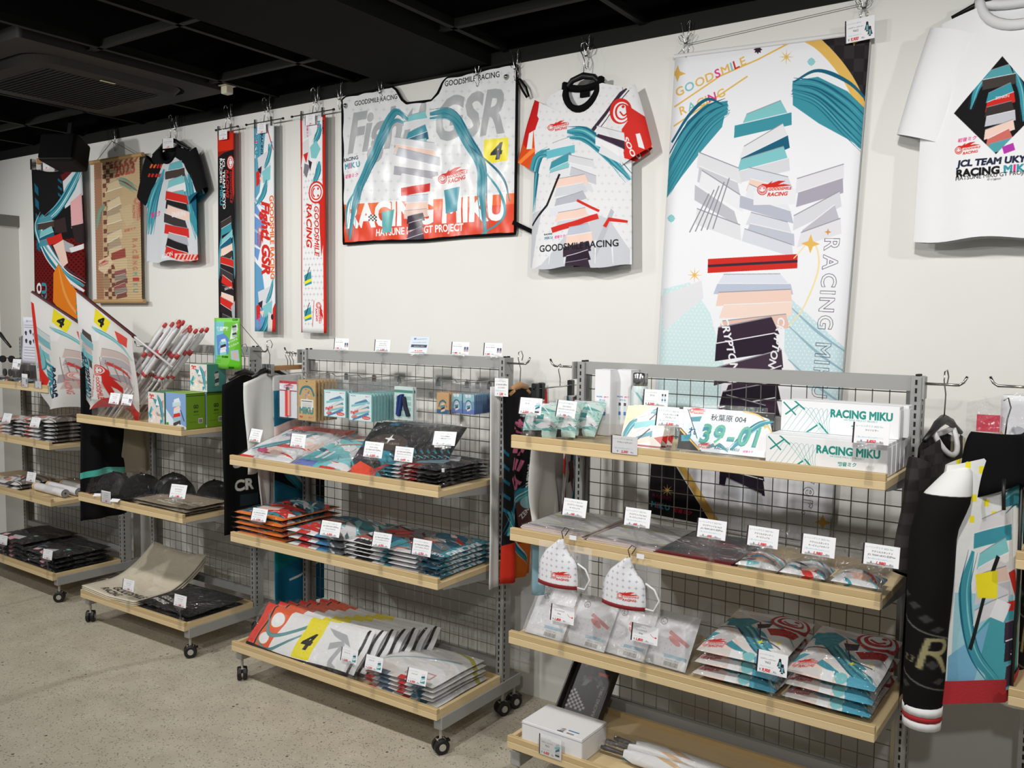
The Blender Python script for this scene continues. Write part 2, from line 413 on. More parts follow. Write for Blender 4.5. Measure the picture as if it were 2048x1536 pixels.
# pale dotted field low on the cloth
c.poly([(1340, 575), (1395, 560), (1440, 620), (1470, 720), (1462, 860), (1400, 900), (1330, 900)], (206, 230, 232))
c.poly([(1590, 575), (1728, 690), (1726, 800), (1640, 760), (1592, 690)], (200, 224, 230))
for j in range(44):
    for i in range(46):
        x, y = 1340+i*8.5+(j % 2)*4, 565+j*7.2
        if (x < 1466) or (y > 565+(x-1590)*.9 and y < 690+(x-1592)*.85 and x > 1592): c.ell(x, y, 1.5, 1.5, (232, 242, 244), n=8)
for y0 in (600, 640, 705): c.line([(1600, y0), (1660, y0+50), (1726, y0+92)], [2, 6, 2], (150, 182, 196), smooth=6)
c.poly([(1335, 590), (1420, 555), (1425, 590), (1345, 660)], (226, 226, 230))
# sweeping teal ribbons and pale facets: a generic racing pattern
c.poly([(1462, 198), (1420, 205), (1380, 240), (1344, 318), (1343, 392), (1372, 350), (1410, 300), (1452, 250)], T1); c.poly([(1590, 158), (1640, 150), (1700, 178), (1740, 215), (1738, 290), (1700, 268), (1645, 240), (1592, 205)], T1)
for dy, w in ((0, 34), (26, 26), (48, 16)):
    c.ribbons([(1462, 205+dy*.3), (1425, 222+dy*.6), (1385, 262+dy), (1344, 335+dy)], w, [T1, T2, (80, 164, 180), T2], 5, int(w))
    c.ribbons([(1590, 165+dy*.35), (1640, 172+dy*.6), (1695, 205+dy), (1738, 245+dy)], w, [T1, T2, (80, 164, 180), T2], 5, int(w)+3)
c.line([(1452, 206), (1420, 196), (1385, 226), (1350, 282)], [3, 7, 4], T2, smooth=8); c.line([(1592, 160), (1640, 138), (1700, 160), (1740, 196)], [3, 8, 4], T2, smooth=8)
chev(c, (1476, 196, 1592, 330), [T3, T1, (226, 226, 230), T2, T3, (214, 214, 220)], 6, 2, .4)
chev(c, (1400, 330, 1500, 470), [(222, 222, 226), (200, 200, 208), (232, 232, 236), (190, 190, 198)], 5, 3, -.5); chev(c, (1600, 318, 1700, 450), [(224, 223, 228), (168, 164, 178), (214, 214, 220), (190, 188, 198)], 5, 4, .5)
chev(c, (1492, 345, 1606, 500), [(214, 216, 224), PE, (226, 228, 234), (182, 186, 200), (214, 216, 224), (190, 194, 206)], 7, 5, -.25)
for k in range(5): c.line([(1470-k*10, 350+k*8), (1440-k*12, 452+k*2)], 2.2, (140, 138, 148))
c.poly([(1520, 374), (1604, 368), (1604, 398), (1520, 402)], (232, 232, 236)); logo(c, (1528, 386), (1598, 380))
c.poly([(1432, 512), (1612, 496), (1612, 524), (1432, 540)], RD); c.line([(1432, 526), (1612, 510)], 5, PUR)
chev(c, (1434, 536, 1610, 574), [(218, 222, 232), (186, 194, 212)], 2, 6, .05)
chev(c, (1444, 566, 1606, 640), [PE, (240, 216, 204), (228, 190, 176)], 3, 7, .12)
chev(c, (1450, 622, 1594, 815), [PUR, (44, 34, 48), (70, 54, 70), PUR, (36, 28, 40)], 6, 8, .3)
chev(c, (1468, 800, 1566, 1010), [(40, 32, 46), (214, 216, 222), (48, 40, 54), (150, 164, 190), (40, 32, 46)], 7, 9, -.3)
c.text('CRYPTON', (1461, 630), (1488, 738), (236, 236, 240), .03, .2, .9); c.text('CRYPTON', (1578, 622), (1560, 724), (236, 236, 240), .03, .2, .9)
c.line([(1604, 505), (1640, 470), (1655, 520), (1628, 600), (1598, 640)], [2, 4, 2], (240, 222, 170), smooth=8)
for (x, y, r, q) in ((1358, 146, 17, AU), (1637, 475, 19, AU), (1671, 451, 7, (210, 150, 90)), (1709, 84, 7, AU), (1682, 1028, 17, AU), (1352, 300, 0, AU)): c.star(x, y, r, q, 4, .38)
for x, y, r in ((1576, 112, 16), (1405, 545, 16), (1362, 982, 18)): c.star(x, y, r, AU, 8, .18)
for x, y in ((1626, 121), (1353, 433)):
    c.ell(x, y, 7, 7, T3); c.star(x, y, 9, (150, 205, 210), 4, .6)
for x, y in ((1519, 98), (1690, 738)): c.star(x, y, 9, PUR, 8, .6)
ctext(c, 'RACING MIKU 2023 ver.', (1666, 464), (1640, 1014), [(70, 66, 76)], .02, 1.0, .2, 1.3)
c.poly([(1318, 850), (1430, 1010), (1465, 1062), (1318, 1045)], (34, 31, 34)); c.line([(1322, 842), (1400, 950), (1478, 1066)], [10, 14, 16], AU)
rmiku(c, (1326, 1020), (1366, 1026), (120, 30, 60)); hatsu(c, (1374, 1027), (1414, 1032), (210, 40, 70)); c.star(1360, 985, 14, AU, 8, .2)
IM['tapestry'] = c.img()

# windshield shade -------------------------------------------------
c = Cv('shade_print', 800, 560, (226, 228, 229), quad=[(682, 193), (1036, 129), (1031, 465), (689, 488)])
plusbg(c, (690, 120, 1036, 480), 22, 20, (208, 210, 213), 5)
c.poly([(680, 411), (700, 409), (860, 399), (1034, 384), (1034, 480), (680, 495)], (222, 66, 32))
c.poly([(680, 411), (860, 399), (1034, 384), (1034, 405), (860, 420), (680, 432)], (232, 104, 48))
c.text('RACING MIKU', (696, 455), (1014, 434), (240, 240, 240), .045, 0, 1.05)
c.text('HATSUNE MIKU GT PROJECT', (757, 471), (930, 458), (240, 240, 240), .03, 0, 1.15)
c.text('GOODSMILE RACING', (708, 211), (796, 197), DK, .01, 0, 1.1); c.text('GOODSMILE RACING', (892, 173), (1001, 154), DK, .01, 0, 1.1)
c.text('Fight! GSR', (696, 305), (1012, 262), (170, 172, 174), .035, .25, 1.2)
rmiku(c, (692, 340), (721, 333)); hatsu(c, (692, 358), (718, 353))
c.poly([(971, 280), (1019, 275), (1018, 321), (970, 327)], YE); c.text('4', (983, 318), (1008, 315), DK, .05, .25, .85)
for dx, w in ((0, 20), (9, 10)):
    c.ribbons([(818, 240+dx), (790, 225+dx*2), (762, 285), (735, 345), (714, 400+dx), (704, 480)], w, [T1, T2, (70, 150, 150), T2], 4, 3+dx)
    c.ribbons([(862, 228+dx), (905, 228+dx), (940, 285), (965, 330+dx), (968, 400), (975, 470)], w+4, [T1, T2, (70, 150, 150), T2], 4, 9+dx)
c.line([(955, 320), (1000, 380), (1010, 430), (960, 470)], [2, 6, 2], T1, smooth=8); c.line([(940, 290), (1005, 350), (1022, 400)], [2, 5, 2], T2, smooth=8); c.line([(720, 370), (696, 420), (700, 470)], [2, 5, 2], T1, smooth=8)
chev(c, (808, 222, 862, 290), [T3, (222, 222, 226), T1, T2, T3], 5, 2, .3); chev(c, (786, 286, 884, 374), [(216, 216, 220), PE, (184, 186, 196), (226, 226, 228), (170, 168, 176)], 6, 3, -.2)
c.poly([(806, 376), (864, 366), (864, 382), (806, 392)], RD); chev(c, (812, 388, 862, 430), [(206, 210, 220), PE, (228, 196, 184)], 3, 4, .1); chev(c, (814, 424, 856, 478), [PUR, (44, 34, 48), (80, 64, 80)], 4, 5, .3)
c.poly([(868, 355), (938, 330), (955, 365), (905, 385), (890, 392)], (226, 224, 224)); logo(c, (884, 372), (944, 354), RD, (226, 224, 224))
c.poly([(892, 380), (922, 372), (918, 420), (896, 426)], T1); c.poly([(768, 424), (792, 418), (788, 462), (770, 466)], (90, 170, 170))
for j in range(4):
    for i in range(5): c.rect(741+i*3.2, 429+j*3.2, 744.2+i*3.2, 432.2+j*3.2, DK if (i+j) % 2 else WH)
IM['shade'] = c.img()

# white race jersey ------------------------------------------------
c = Cv('jersey_print', 420, 520, (226, 226, 228), quad=[(1032.6, 170.3), (1318.8, 121.3), (1308.8, 534.5), (1027.9, 541.9)])
plusbg(c, (1060, 170, 1270, 520), 16, 22, (210, 211, 214), 4)
c.poly([(1030, 200), (1073, 195), (1076, 300), (1076, 372), (1030, 372)], (214, 78, 26)); c.poly([(1060, 190), (1084, 200), (1078, 250), (1060, 300), (1050, 290)], (196, 30, 30)); c.poly([(1068, 250), (1076, 250), (1070, 300), (1058, 300)], (232, 232, 232)); c.line([(1040, 330), (1075, 300)], 8, (240, 130, 60))
c.poly([(1030, 175), (1075, 175), (1062, 215), (1050, 260), (1030, 300)], (222, 222, 226)); c.poly([(1066, 212), (1084, 240), (1078, 262), (1062, 270)], (198, 32, 32))
c.line([(1256, 178), (1222, 222), (1184, 272)], [7, 6, 7], PUR); c.line([(1262, 182), (1192, 276)], 1.5, PUR)
c.line([(1184, 272), (1222, 286), (1256, 312)], [7, 5, 6], RD)
c.ell(1247, 225, 22, 26, RD); c.ell(1249, 227, 17, 21, WH); c.ell(1250, 226, 14, 17, RD); c.ell(1251, 226, 11, 14, WH); c.ell(1252, 216, 3, 3, RD); c.line([(1246, 226), (1254, 234), (1262, 228)], 3, RD, smooth=6)
c.poly([(1256, 210), (1300, 240), (1306, 320), (1276, 325), (1254, 318), (1250, 262), (1262, 245)], RD); c.poly([(1276, 270), (1284, 268), (1294, 300), (1282, 296)], WH); c.text('SOO', (1252, 278), (1270, 318), WH, .04, .2, .6)
logo(c, (1104, 267), (1146, 258))
c.poly([(1090, 530), (1140, 470), (1200, 430), (1225, 440), (1262, 500), (1262, 545), (1060, 545)], (198, 200, 206))
c.poly([(1062, 430), (1090, 420), (1066, 540), (1055, 540)], (196, 198, 204)); c.poly([(1228, 418), (1234, 425), (1200, 520), (1196, 500)], (184, 186, 194)); c.line([(1216, 455), (1224, 440), (1258, 444)], [7, 8, 5], RD)
for k in range(6): c.line([(1080+k*30, 470+(k % 3)*12), (1072+k*32, 528)], [3, 6, 1], (228, 229, 232))
for d in (0, 12): c.ribbons([(1140, 265+d), (1175, 268+d), (1215, 300+d), (1262, 360)], 26-d, [T1, T2, T3, T2], 4, d); c.ribbons([(1105, 300+d), (1080, 320), (1070, 380), (1066, 425)], 18-d*.5, [T1, T2, T3, T2], 4, d+2)
chev(c, (1098, 276, 1156, 350), [(226, 224, 228), (104, 184, 198), T1, T3, (222, 222, 226)], 5, 2, .35); chev(c, (1140, 322, 1200, 385), [(214, 214, 218), (226, 226, 230), (196, 196, 204)], 4, 3, -.3); chev(c, (1196, 268, 1256, 330), [(222, 222, 226), PUR, (232, 232, 234)], 4, 4, -.4)
chev(c, (1106, 350, 1190, 450), [PE, (206, 208, 214), (180, 182, 192), (220, 222, 228)], 6, 5, .2); c.line([(1110, 462), (1204, 434)], 11, RD); c.line([(1160, 402), (1206, 424)], 5, RD)
chev(c, (1134, 448, 1196, 536), [(190, 194, 208), PE, PUR, (44, 34, 48), PUR], 5, 6, .2)
c.line([(1126, 350), (1100, 412), (1066, 452)], 4, DK); c.text('GOODSMILE RACING', (1086, 505), (1242, 493), DK, .015, 0, 1.05)
rmiku(c, (1096, 480), (1112, 478)); hatsu(c, (1116, 478), (1138, 475))
IM['jersey'] = c.img()

# white tee with dark diamond --------------------------------------
c = Cv('tee_print', 520, 600, (236, 236, 238), quad=[(1813.4, 17.5), (2317.8, -71.7), (2282.2, 487.7), (1792.1, 503.3)])
c.poly([(2008, 120), (2090, 218), (1996, 314), (1912, 232)], DK)
c.setclip([(2008, 120), (2090, 218), (1996, 314), (1912, 232)])
c.ribbons([(1985, 150), (1960, 180), (1945, 225)], 14, [T1, T2, T3], 4, 1); c.ribbons([(2030, 145), (2046, 190), (2050, 250)], 14, [T1, T2, T3], 4, 2)
chev(c, (1968, 136, 2036, 300), [(84, 160, 168), (70, 62, 60), T1, RD, (60, 52, 50), (196, 196, 204), PE, (206, 110, 100)], 9, 2, .3)
c.setclip(None); c.text('ZENRIN', (1994, 206), (2022, 201), WH, .02); c.poly([(2008, 300), (2030, 292), (2034, 306), (2012, 314)], (178, 60, 170))
hatsu(c, (1920, 290), (1958, 284)); logo(c, (1916, 317), (1968, 309))
c.text('JCL TEAM UKYO', (1917, 339), (2072, 328), NAVY, .05, .1, .95)
c.text('RACING', (1917, 359), (2003, 352), DK, .05, 0, .95); ctext(c, 'MIKU', (2011, 351), (2072, 346), [T1, PK, T1, T1], .05, .95, .08)
c.text('HATSUNE MIKU GT PROJECT', (1916, 366), (2072, 352), DK, 0, 0, 1.0); c.text('© crypton', (1979, 366), (2006, 364), DK)
IM['tee'] = c.img()

# black tee ---------------------------------------------------------
c = Cv('black_tee_print', 300, 330, (17, 17, 19), quad=[(283.1, 299.7), (410, 278), (413, 522.3), (287, 527.9)])
c.poly([(300, 420), (335, 330), (360, 316), (380, 330), (404, 385), (408, 525), (298, 528)], (206, 210, 214))
for k in range(3): c.ribbons([(338-k*4, 340+k*8), (322-k*5, 400), (312-k*6, 470)], 12, [T1, T2, T3], 3, k)
for k in range(3): c.ribbons([(372+k*8, 350), (386+k*6, 410), (402, 480)], 12, [T1, T2, (150, 190, 196)], 3, k+5)
chev(c, (340, 322, 382, 396), [(106, 178, 186), (72, 62, 58), T3, WH], 5, 2, .3); chev(c, (340, 392, 388, 524), [RD, (34, 30, 32), PE, (60, 54, 56), RD, GR, (34, 30, 32)], 8, 3, -.3)
c.text('ENRIN', (357, 436), (380, 433), WH, .02); c.text('音ミク', (312, 436), (332, 432), PK, .03)
for k in range(4):
    c.line([(312+k*6, 338), (315+k*6, 330)], 3.4, ORG if k < 2 else RD)
    c.line([(309+k*6, 356), (312+k*6, 349)], 3.4, RD)
c.rect(364, 508, 404, 522, (226, 190, 184))
for k in range(6): c.line([(367+k*6, 520), (371+k*6, 510)], 3, RD)
c.poly([(386, 395), (406, 385), (406, 470)], T2); c.text('ASION', (338, 520), (360, 512), WH, .02)
IM['btee'] = c.img()

# scarves ------------------------------------------------------------
def scarf_text(c, txt, y0, y1, x, col, bold, vs, shear=0): c.text(txt, (x, y0), (x, y1), col, bold, shear, vs)
c = Cv('scarf_black_print', 100, 700, DK, box=(0, 0, 100, 700))
c.rect(0, 0, 100, 60, (214, 48, 26)); c.poly([(0, 60), (0, 78), (40, 66), (100, 60)], (150, 30, 22))
scarf_text(c, 'JCL TEAM UKYO', 82, 245, 32, WH, .04, .95); scarf_text(c, 'RACING', 82, 160, 14, WH, .04, .95); scarf_text(c, 'MIKU', 168, 232, 14, T1, .04, .9)
logo(c, (52, 78), (52, 232), RD, WH)
c.ribbons([(22, 330), (10, 400), (4, 470)], 18, [T1, T2, T3], 3, 1); c.ribbons([(90, 330), (97, 400), (97, 470)], 16, [T1, T2, T3], 3, 2); chev(c, (14, 268, 88, 420), [(64, 54, 50), T1, T3, T2, PE], 7, 3, .4); chev(c, (10, 410, 92, 620), [RD, (40, 34, 36), (62, 56, 58), RD, (40, 34, 36), PE], 9, 4, -.3)
c.text('ZEN RIN', (38, 506), (76, 500), WH, .03); c.poly([(28, 622), (92, 610), (96, 680), (40, 690)], (228, 176, 160)); c.poly([(70, 560), (98, 540), (96, 620), (84, 618)], GR)
c.poly([(0, 690), (60, 680), (100, 690), (100, 700), (0, 700)], (222, 90, 50))
IM['scarf_a'] = c.img()
c = Cv('scarf_blue_print', 110, 720, (232, 233, 236), box=(0, 0, 110, 720))
c.poly([(0, 0), (70, 0), (50, 120), (30, 230), (0, 260)], (98, 160, 188)); c.poly([(0, 260), (60, 330), (20, 470), (0, 450)], (108, 150, 206)); c.poly([(0, 470), (40, 500), (60, 620), (70, 720), (0, 720)], (100, 156, 196))
for k in range(5): c.line([(20+k*16, 20+k*12), (5+k*16, 110+k*20)], 6, [WH, T1, T3][k % 3])
for k in range(4): c.line([(0, 250+k*55), (60, 290+k*50)], [10, 2], [(150, 190, 220), WH][k % 2])
rmiku(c, (6, 30), (6, 100)); c.line([(70, 0), (90, 50), (108, 90)], [3, 4, 3], RD)
for s_ in (0, 1):
    y = 90+s_*470
    c.poly([(20, y+20), (80, y), (95, y+60), (30, y+80)], (214, 214, 220)); c.poly([(44, y+70), (92, y+50), (90, y+100), (50, y+110)], T3); c.ribbons([(60, y+60), (84, y+20), (100, y-30)], 20, [T1, T2, T3], 4, s_); c.ribbons([(70, y+100), (50, y+150), (8, y+185)], 26, [T1, T2, T3], 4, s_+4); c.poly([(10, y+70), (34, y+60), (30, y+110), (12, y+120)], RD); c.poly([(20, y+60), (44, y+50), (40, y+80)], PUR); c.poly([(30, y+90), (50, y+84), (44, y+110)], PE)
scarf_text(c, 'Fight! GSR', 262, 520, 42, RD, .05, .95, .25); scarf_text(c, 'GOODSMILE RACING', 245, 535, 84, ORG, .03, 1.15); logo(c, (16, 352), (16, 424), RD, WH); hatsu(c, (22, 660), (22, 710), PK)
c.poly([(95, 640), (110, 620), (110, 720), (90, 720)], RD); c.poly([(70, 650), (92, 660), (84, 720), (66, 720)], (226, 214, 210)); c.ell(92, 668, 8, 10, PUR)
IM['scarf_b'] = c.img()
c = Cv('scarf_white_print', 120, 720, (233, 233, 234), box=(0, 0, 120, 720))
plusbg(c, (10, 180, 106, 700), 6, 26, (198, 198, 202), 7)
c.rect(108, 0, 120, 720, (206, 44, 34)); c.poly([(0, 0), (10, 0), (10, 120), (0, 170)], RD); c.line([(4, 160), (5, 720)], 4, RD)
c.poly([(10, 10), (40, 0), (60, 60), (20, 70)], (220, 220, 224)); hatsu(c, (34, 24), (34, 66), PK); rmiku(c, (86, 18), (86, 62))
c.ribbons([(70, 90), (90, 60), (100, 30)], 26, [T1, T2, T3], 4, 1); c.poly([(50, 100), (80, 80), (100, 110), (80, 140), (56, 136)], T3); c.poly([(10, 80), (44, 70), (50, 140), (20, 150)], (216, 214, 218)); c.poly([(14, 120), (40, 115), (30, 150)], RD); c.poly([(20, 150), (50, 160), (30, 200), (14, 180)], GR2); c.poly([(40, 140), (60, 150), (50, 180)], PUR); c.ribbons([(94, 150), (86, 190), (60, 230)], 26, [T1, T2, T3], 4, 4)
logo(c, (30, 215), (30, 470), (206, 44, 34), WH)
for y in (520, 640):
    c.poly([(18, y+6), (52, y-8), (56, y+34), (22, y+42)], T1); c.line([(24, y+28), (46, y-22)], 3, DK); c.poly([(20, y+26), (54, y+16), (55, y+26), (22, y+36)], YE)
c.poly([(66, 610), (100, 600), (108, 690), (60, 700)], (234, 234, 236)); c.line([(66, 610), (60, 700)], 2, RD); logo(c, (70, 618), (76, 692), RD, WH)
IM['scarf_c'] = c.img()

# towel + bamboo hanging --------------------------------------------
c = Cv('towel_print', 240, 700, DK, box=(0, 0, 240, 700))
c.rect(0, 300, 240, 700, (110, 22, 20))
for j in range(34):
    for i in range(14): c.ell(i*18+(j % 2)*9, 300+j*10, 4.6, 4, (60, 14, 14), n=8)
for y in (60, 120, 185, 300): c.poly([(12, y), (34, y+16), (34, y+52), (12, y+36)], T2)
for y in (30, 62, 94, 126): c.poly([(128, y), (146, y+18), (146, y+30), (128, y+12)], T2)
c.poly([(140, 20), (240, 0), (240, 90), (170, 110)], (100, 26, 30)); c.poly([(150, 50), (240, 10), (240, 140), (160, 170)], (214, 216, 220)); c.ribbons([(236, 30), (190, 90), (120, 170), (50, 230)], 48, [T1, T2, T3, WH], 6, 3)
c.ribbons([(60, 190), (30, 240), (60, 320), (130, 420), (236, 500)], 60, [T1, T2, WH, T3], 6, 8); c.line([(36, 300), (110, 400), (150, 450), (236, 520)], [4, 16, 10], WH, smooth=8)
chev(c, (20, 190, 112, 310), [(76, 148, 164), (74, 62, 56), T3, T2], 5, 2, .3); c.poly([(70, 290), (140, 270), (150, 305), (80, 320)], RD); c.poly([(106, 215), (160, 205), (170, 270), (110, 268)], (58, 44, 44)); c.poly([(186, 150), (236, 130), (238, 250), (190, 260)], (226, 170, 172)); c.poly([(100, 320), (150, 300), (175, 400), (140, 420)], PE); c.poly([(150, 300), (200, 330), (190, 360), (160, 350)], GR); c.poly([(190, 250), (240, 250), (240, 330), (205, 320)], (50, 40, 42)); c.poly([(180, 340), (238, 330), (238, 350), (190, 360)], WH)
c.poly([(120, 400), (210, 520), (238, 600), (238, 700), (150, 640), (90, 560), (96, 440)], (230, 128, 34)); c.line([(120, 410), (150, 520), (236, 650)], [2, 16, 4], (238, 160, 80), smooth=6)
for k in range(6): c.rect(205, 545+k*27, 236, 560+k*27, T1)
c.text('UKYO', (36, 640), (36, 480), WH, .05, 0, .62); c.text('MIKU', (64, 640), (64, 480), T1, .05, 0, .5); c.line([(60, 596), (130, 660), (238, 700)], 6, (90, 18, 18)); c.text('GOODSMILE', (88, 640), (210, 696), WH, .02, 0, .8)
IM['towel'] = c.img()
BM, BM2, BMD, BMG = (196, 170, 130), (176, 148, 108), (112, 62, 48), (126, 150, 128)
c = Cv('bamboo_print', 200, 620, BM, box=(0, 0, 200, 620))
c.rect(0, 0, 34, 620, (158, 108, 80))
for y in range(0, 620, 3): c.rect(0, y, 200, y+1, (186, 160, 120), .55)
for j in range(31):
    for i in range(3):
        if (i+j) % 2: c.rect(38+i*16, j*20, 54+i*16, j*20+20, BMD)
for k in range(6): c.line([(70+k*22, 26), (84+k*22, 2)], 9, (160, 84, 66))
c.text('2023', (92, 78), (182, 70), (178, 86, 70), .04, 0, 1.5)
c.ribbons([(100, 90), (140, 110), (188, 150)], 34, [BMG, (96, 124, 108), BMD], 3, 1); c.ribbons([(44, 190), (20, 230), (6, 300)], 24, [BMG, (96, 124, 108)], 3, 2)
chev(c, (46, 90, 124, 410), [(206, 186, 148), (190, 166, 126), (214, 194, 156), (170, 150, 120)], 9, 2, .3); c.poly([(110, 220), (160, 200), (170, 280), (140, 300)], (200, 178, 138)); c.poly([(70, 410), (132, 390), (134, 430), (74, 440)], (150, 66, 54)); c.poly([(74, 440), (140, 436), (140, 490), (90, 490)], (204, 180, 140)); chev(c, (80, 480, 140, 600), [(146, 84, 76), (140, 128, 116), (120, 70, 60)], 6, 3, .3)
logo(c, (168, 180), (168, 280), (184, 92, 76), BM); hatsu(c, (130, 320), (180, 312), (180, 86, 74))
for i, ch in enumerate('RACINGMIKU'): c.text(ch, (164, 352+i*24), (164, 368+i*24), [(178, 120, 84), (120, 150, 130), (180, 60, 50)][(i > 5)+(i == 7)], .04, 0, 1.2 if ch != 'I' else .4)
c.poly([(14, 440), (60, 420), (78, 450), (40, 500), (10, 480)], (216, 194, 160)); logo(c, (18, 470), (64, 450), (178, 70, 58), (216, 194, 160)); c.ell(46, 540, 18, 30, (160, 130, 100))
IM['bamboo'] = c.img()

# folded goods ---------------------------------------------------------
def fold_print(key, bg, cols, seed, n=26, extra=None, W=180, H=180):
    c = Cv('folded_print_'+key, W, H, bg, box=(0, 0, 100, 100)); c.bands((0, 0, 100, 100), cols, int(n*1.5), seed)
    if n > 20:
        r_ = random.Random(seed+1)
        for k in range(26): x, y, q = r_.uniform(0, 100), r_.uniform(0, 100), r_.uniform(4, 18); t_ = r_.uniform(0, 3.1); c.line([(x, y), (x+q*.5*math.cos(t_)+2, y+q*.5*math.sin(t_)), (x+q*math.cos(t_), y+q*math.sin(t_))], [.2, .9, .2], DK if sum(bg) > 240 else (150, 150, 154), smooth=4)
    if extra: extra(c)
    IM[key] = c.img()
def ex_white(c):
    c.rect(0, 0, 100, 16, (226, 66, 40)); c.poly([(0, 16), (60, 16), (40, 60), (0, 90)], WH); rmiku(c, (14, 36), (44, 36)); c.ribbons([(70, 24), (50, 50), (10, 84)], 16, [T1, T2, T3], 4, 2); c.ell(30, 82, 9, 5, PK); c.rect(0, 96, 30, 100, RD)
fold_print('f_white', WH, [WH, OFF, T1, WH, PE, RD, OFF], 3, 18, ex_white)
def ex_teal(c): c.poly([(0, 60), (60, 66), (50, 100), (0, 100)], (96, 182, 190)); c.rect(24, 58, 30, 80, WH); c.rect(36, 58, 40, 80, WH); c.rect(0, 88, 40, 100, (104, 120, 190)); c.line([(30, 40), (80, 34)], 3, RD)
fold_print('f_teal', (120, 188, 196), [T1, T2, WH, T3, WH, RD, PE, OFF], 7, 34, ex_teal)
def ex_black(c): c.rect(0, 0, 100, 40, DK); c.ell(50, 40, 36, 16, (66, 54, 48)); c.star(50, 34, 10, WH, 4, .3); c.text('JCL TEAM UKYO', (26, 46), (72, 44), (150, 140, 120), .02); c.rect(30, 0, 46, 6, T2); c.poly([(0, 100), (20, 78), (60, 92), (60, 100)], (224, 70, 36)); c.line([(50, 98), (90, 66)], 6, RD)
fold_print('f_black', DK, [T1, T2, DK, (40, 120, 134), PUR], 5, 24, ex_black)
def ex_dark(c): c.poly([(10, 20), (60, 16), (80, 40), (20, 60)], (170, 176, 184)); c.poly([(30, 50), (70, 46), (80, 70), (40, 80)], (110, 150, 158)); c.rect(0, 88, 30, 100, T1); c.rect(20, 88, 34, 100, WH); c.rect(34, 84, 64, 100, (150, 24, 24)); c.rect(64, 84, 100, 100, DK); c.rect(44, 92, 52, 100, (230, 200, 190)); c.line([(40, 30), (90, 30)], 2, (120, 90, 84))
fold_print('f_dark', (46, 42, 44), [DK, (60, 54, 56), (40, 36, 40), (90, 86, 90)], 9, 24, ex_dark)
def ex_orange(c): c.rect(0, 93, 100, 100, (230, 124, 40)); c.rect(0, 0, 3, 100, (200, 104, 40)); c.rect(96, 0, 100, 100, (200, 104, 40)); c.poly([(10, 60), (50, 56), (60, 86), (20, 90)], (226, 190, 180)); c.poly([(30, 76), (60, 70), (50, 92)], RD); c.ell(60, 88, 9, 7, T1)
fold_print('f_orange', T2, [T1, T2, DK, WH, RD, T3, (60, 60, 64)], 11, 36, ex_orange)
def ex_mix(c): c.rect(0, 92, 20, 100, WH); c.rect(20, 92, 40, 100, RD); c.rect(55, 90, 75, 100, (70, 140, 186)); c.poly([(0, 70), (40, 80), (70, 66), (60, 84), (10, 90)], RD)
fold_print('f_mix', (64, 100, 110), [T1, T2, WH, RD, GR2, (226, 200, 190), T3], 13, 36, ex_mix)
def ex_bw(c): c.rect(0, 92, 100, 100, WH); c.rect(20, 90, 60, 98, DK); c.line([(20, 40), (70, 30)], 14, RD); c.rect(86, 60, 100, 100, T1)
fold_print('f_bw', (96, 96, 100), [GR, GR2, WH, DK, T2, (120, 120, 124), (180, 90, 80)], 17, 32, ex_bw)
def ex_bt(c): c.rect(0, 92, 55, 100, WH); c.rect(60, 88, 100, 100, T2); c.text('UKYO', (70, 92), (96, 92), WH, .05); c.rect(84, 0, 100, 86, T1); c.text('RACING', (90, 20), (90, 80), WH, .05); c.line([(6, 46), (46, 60)], 9, RD)
fold_print('f_bt', (96, 104, 108), [T1, T2, GR2, (150, 150, 152), RD, PE, T2], 19, 32, ex_bt)
def ex_clear(c): c.line([(0, 70), (40, 40), (90, 30)], 4, (150, 180, 190), smooth=6); c.line([(60, 0), (90, 12), (100, 20)], 6, (190, 186, 90)); c.rect(50, 74, 86, 88, (196, 150, 150)); c.rect(52, 76, 84, 86, (226, 224, 220)); c.rect(0, 93, 12, 100, RD); c.rect(20, 93, 36, 100, (110, 130, 150)); c.rect(50, 93, 60, 100, RD); c.rect(70, 93, 84, 100, T2)
fold_print('f_clear', (226, 224, 220), [WH, OFF, WH, (216, 208, 204)], 23, 16, ex_clear)
def ex_hood(c):
    c.ell(78, 22, 24, 20, (176, 40, 40)); c.ell(78, 22, 20, 16, WH); c.ell(78, 22, 16, 13, (176, 40, 40)); c.ell(79, 21, 12.5, 10, WH); c.ell(84, 17, 3, 3, (176, 40, 40)); c.line([(70, 24), (80, 29), (88, 24)], 3, (176, 40, 40), smooth=6); c.poly([(60, 48), (96, 40), (94, 52), (70, 58)], (176, 40, 40)); c.poly([(44, 40), (62, 36), (62, 46), (50, 50)], PUR)
    c.ribbons([(10, 40), (40, 56), (70, 82), (96, 96)], 17, [T1, T2, T3, T2], 5, 3); c.poly([(4, 84), (22, 66), (36, 72), (28, 92), (6, 96)], (196, 194, 196)); c.poly([(8, 36), (28, 24), (44, 32), (36, 52), (14, 56)], T1)
    logo(c, (4, 96), (34, 92)); c.rect(70, 92, 100, 100, (84, 166, 190)); c.ell(62, 95, 7, 5, T3); c.rect(40, 92, 54, 100, WH); c.star(64, 70, 5, YE); c.star(84, 66, 4, YE); c.star(6, 12, 4, YE)
    c.line([(0, 60), (30, 58), (40, 66)], 1.4, PUR); c.line([(44, 32), (60, 64), (90, 74)], 1.4, PUR)
fold_print('f_hood', (226, 222, 218), [WH, (214, 208, 204), T1, (226, 222, 218), (200, 196, 196), PE], 29, 18, ex_hood)
def ex_mint(c): c.rect(0, 84, 60, 100, (40, 40, 44)); c.line([(10, 60), (60, 50), (96, 70)], 10, WH, smooth=6); c.rect(40, 40, 60, 54, (70, 150, 150))
fold_print('f_mint', (168, 208, 200), [(140, 190, 184), (196, 224, 218), WH, (90, 160, 158), (206, 220, 214)], 41, 22, ex_mint)
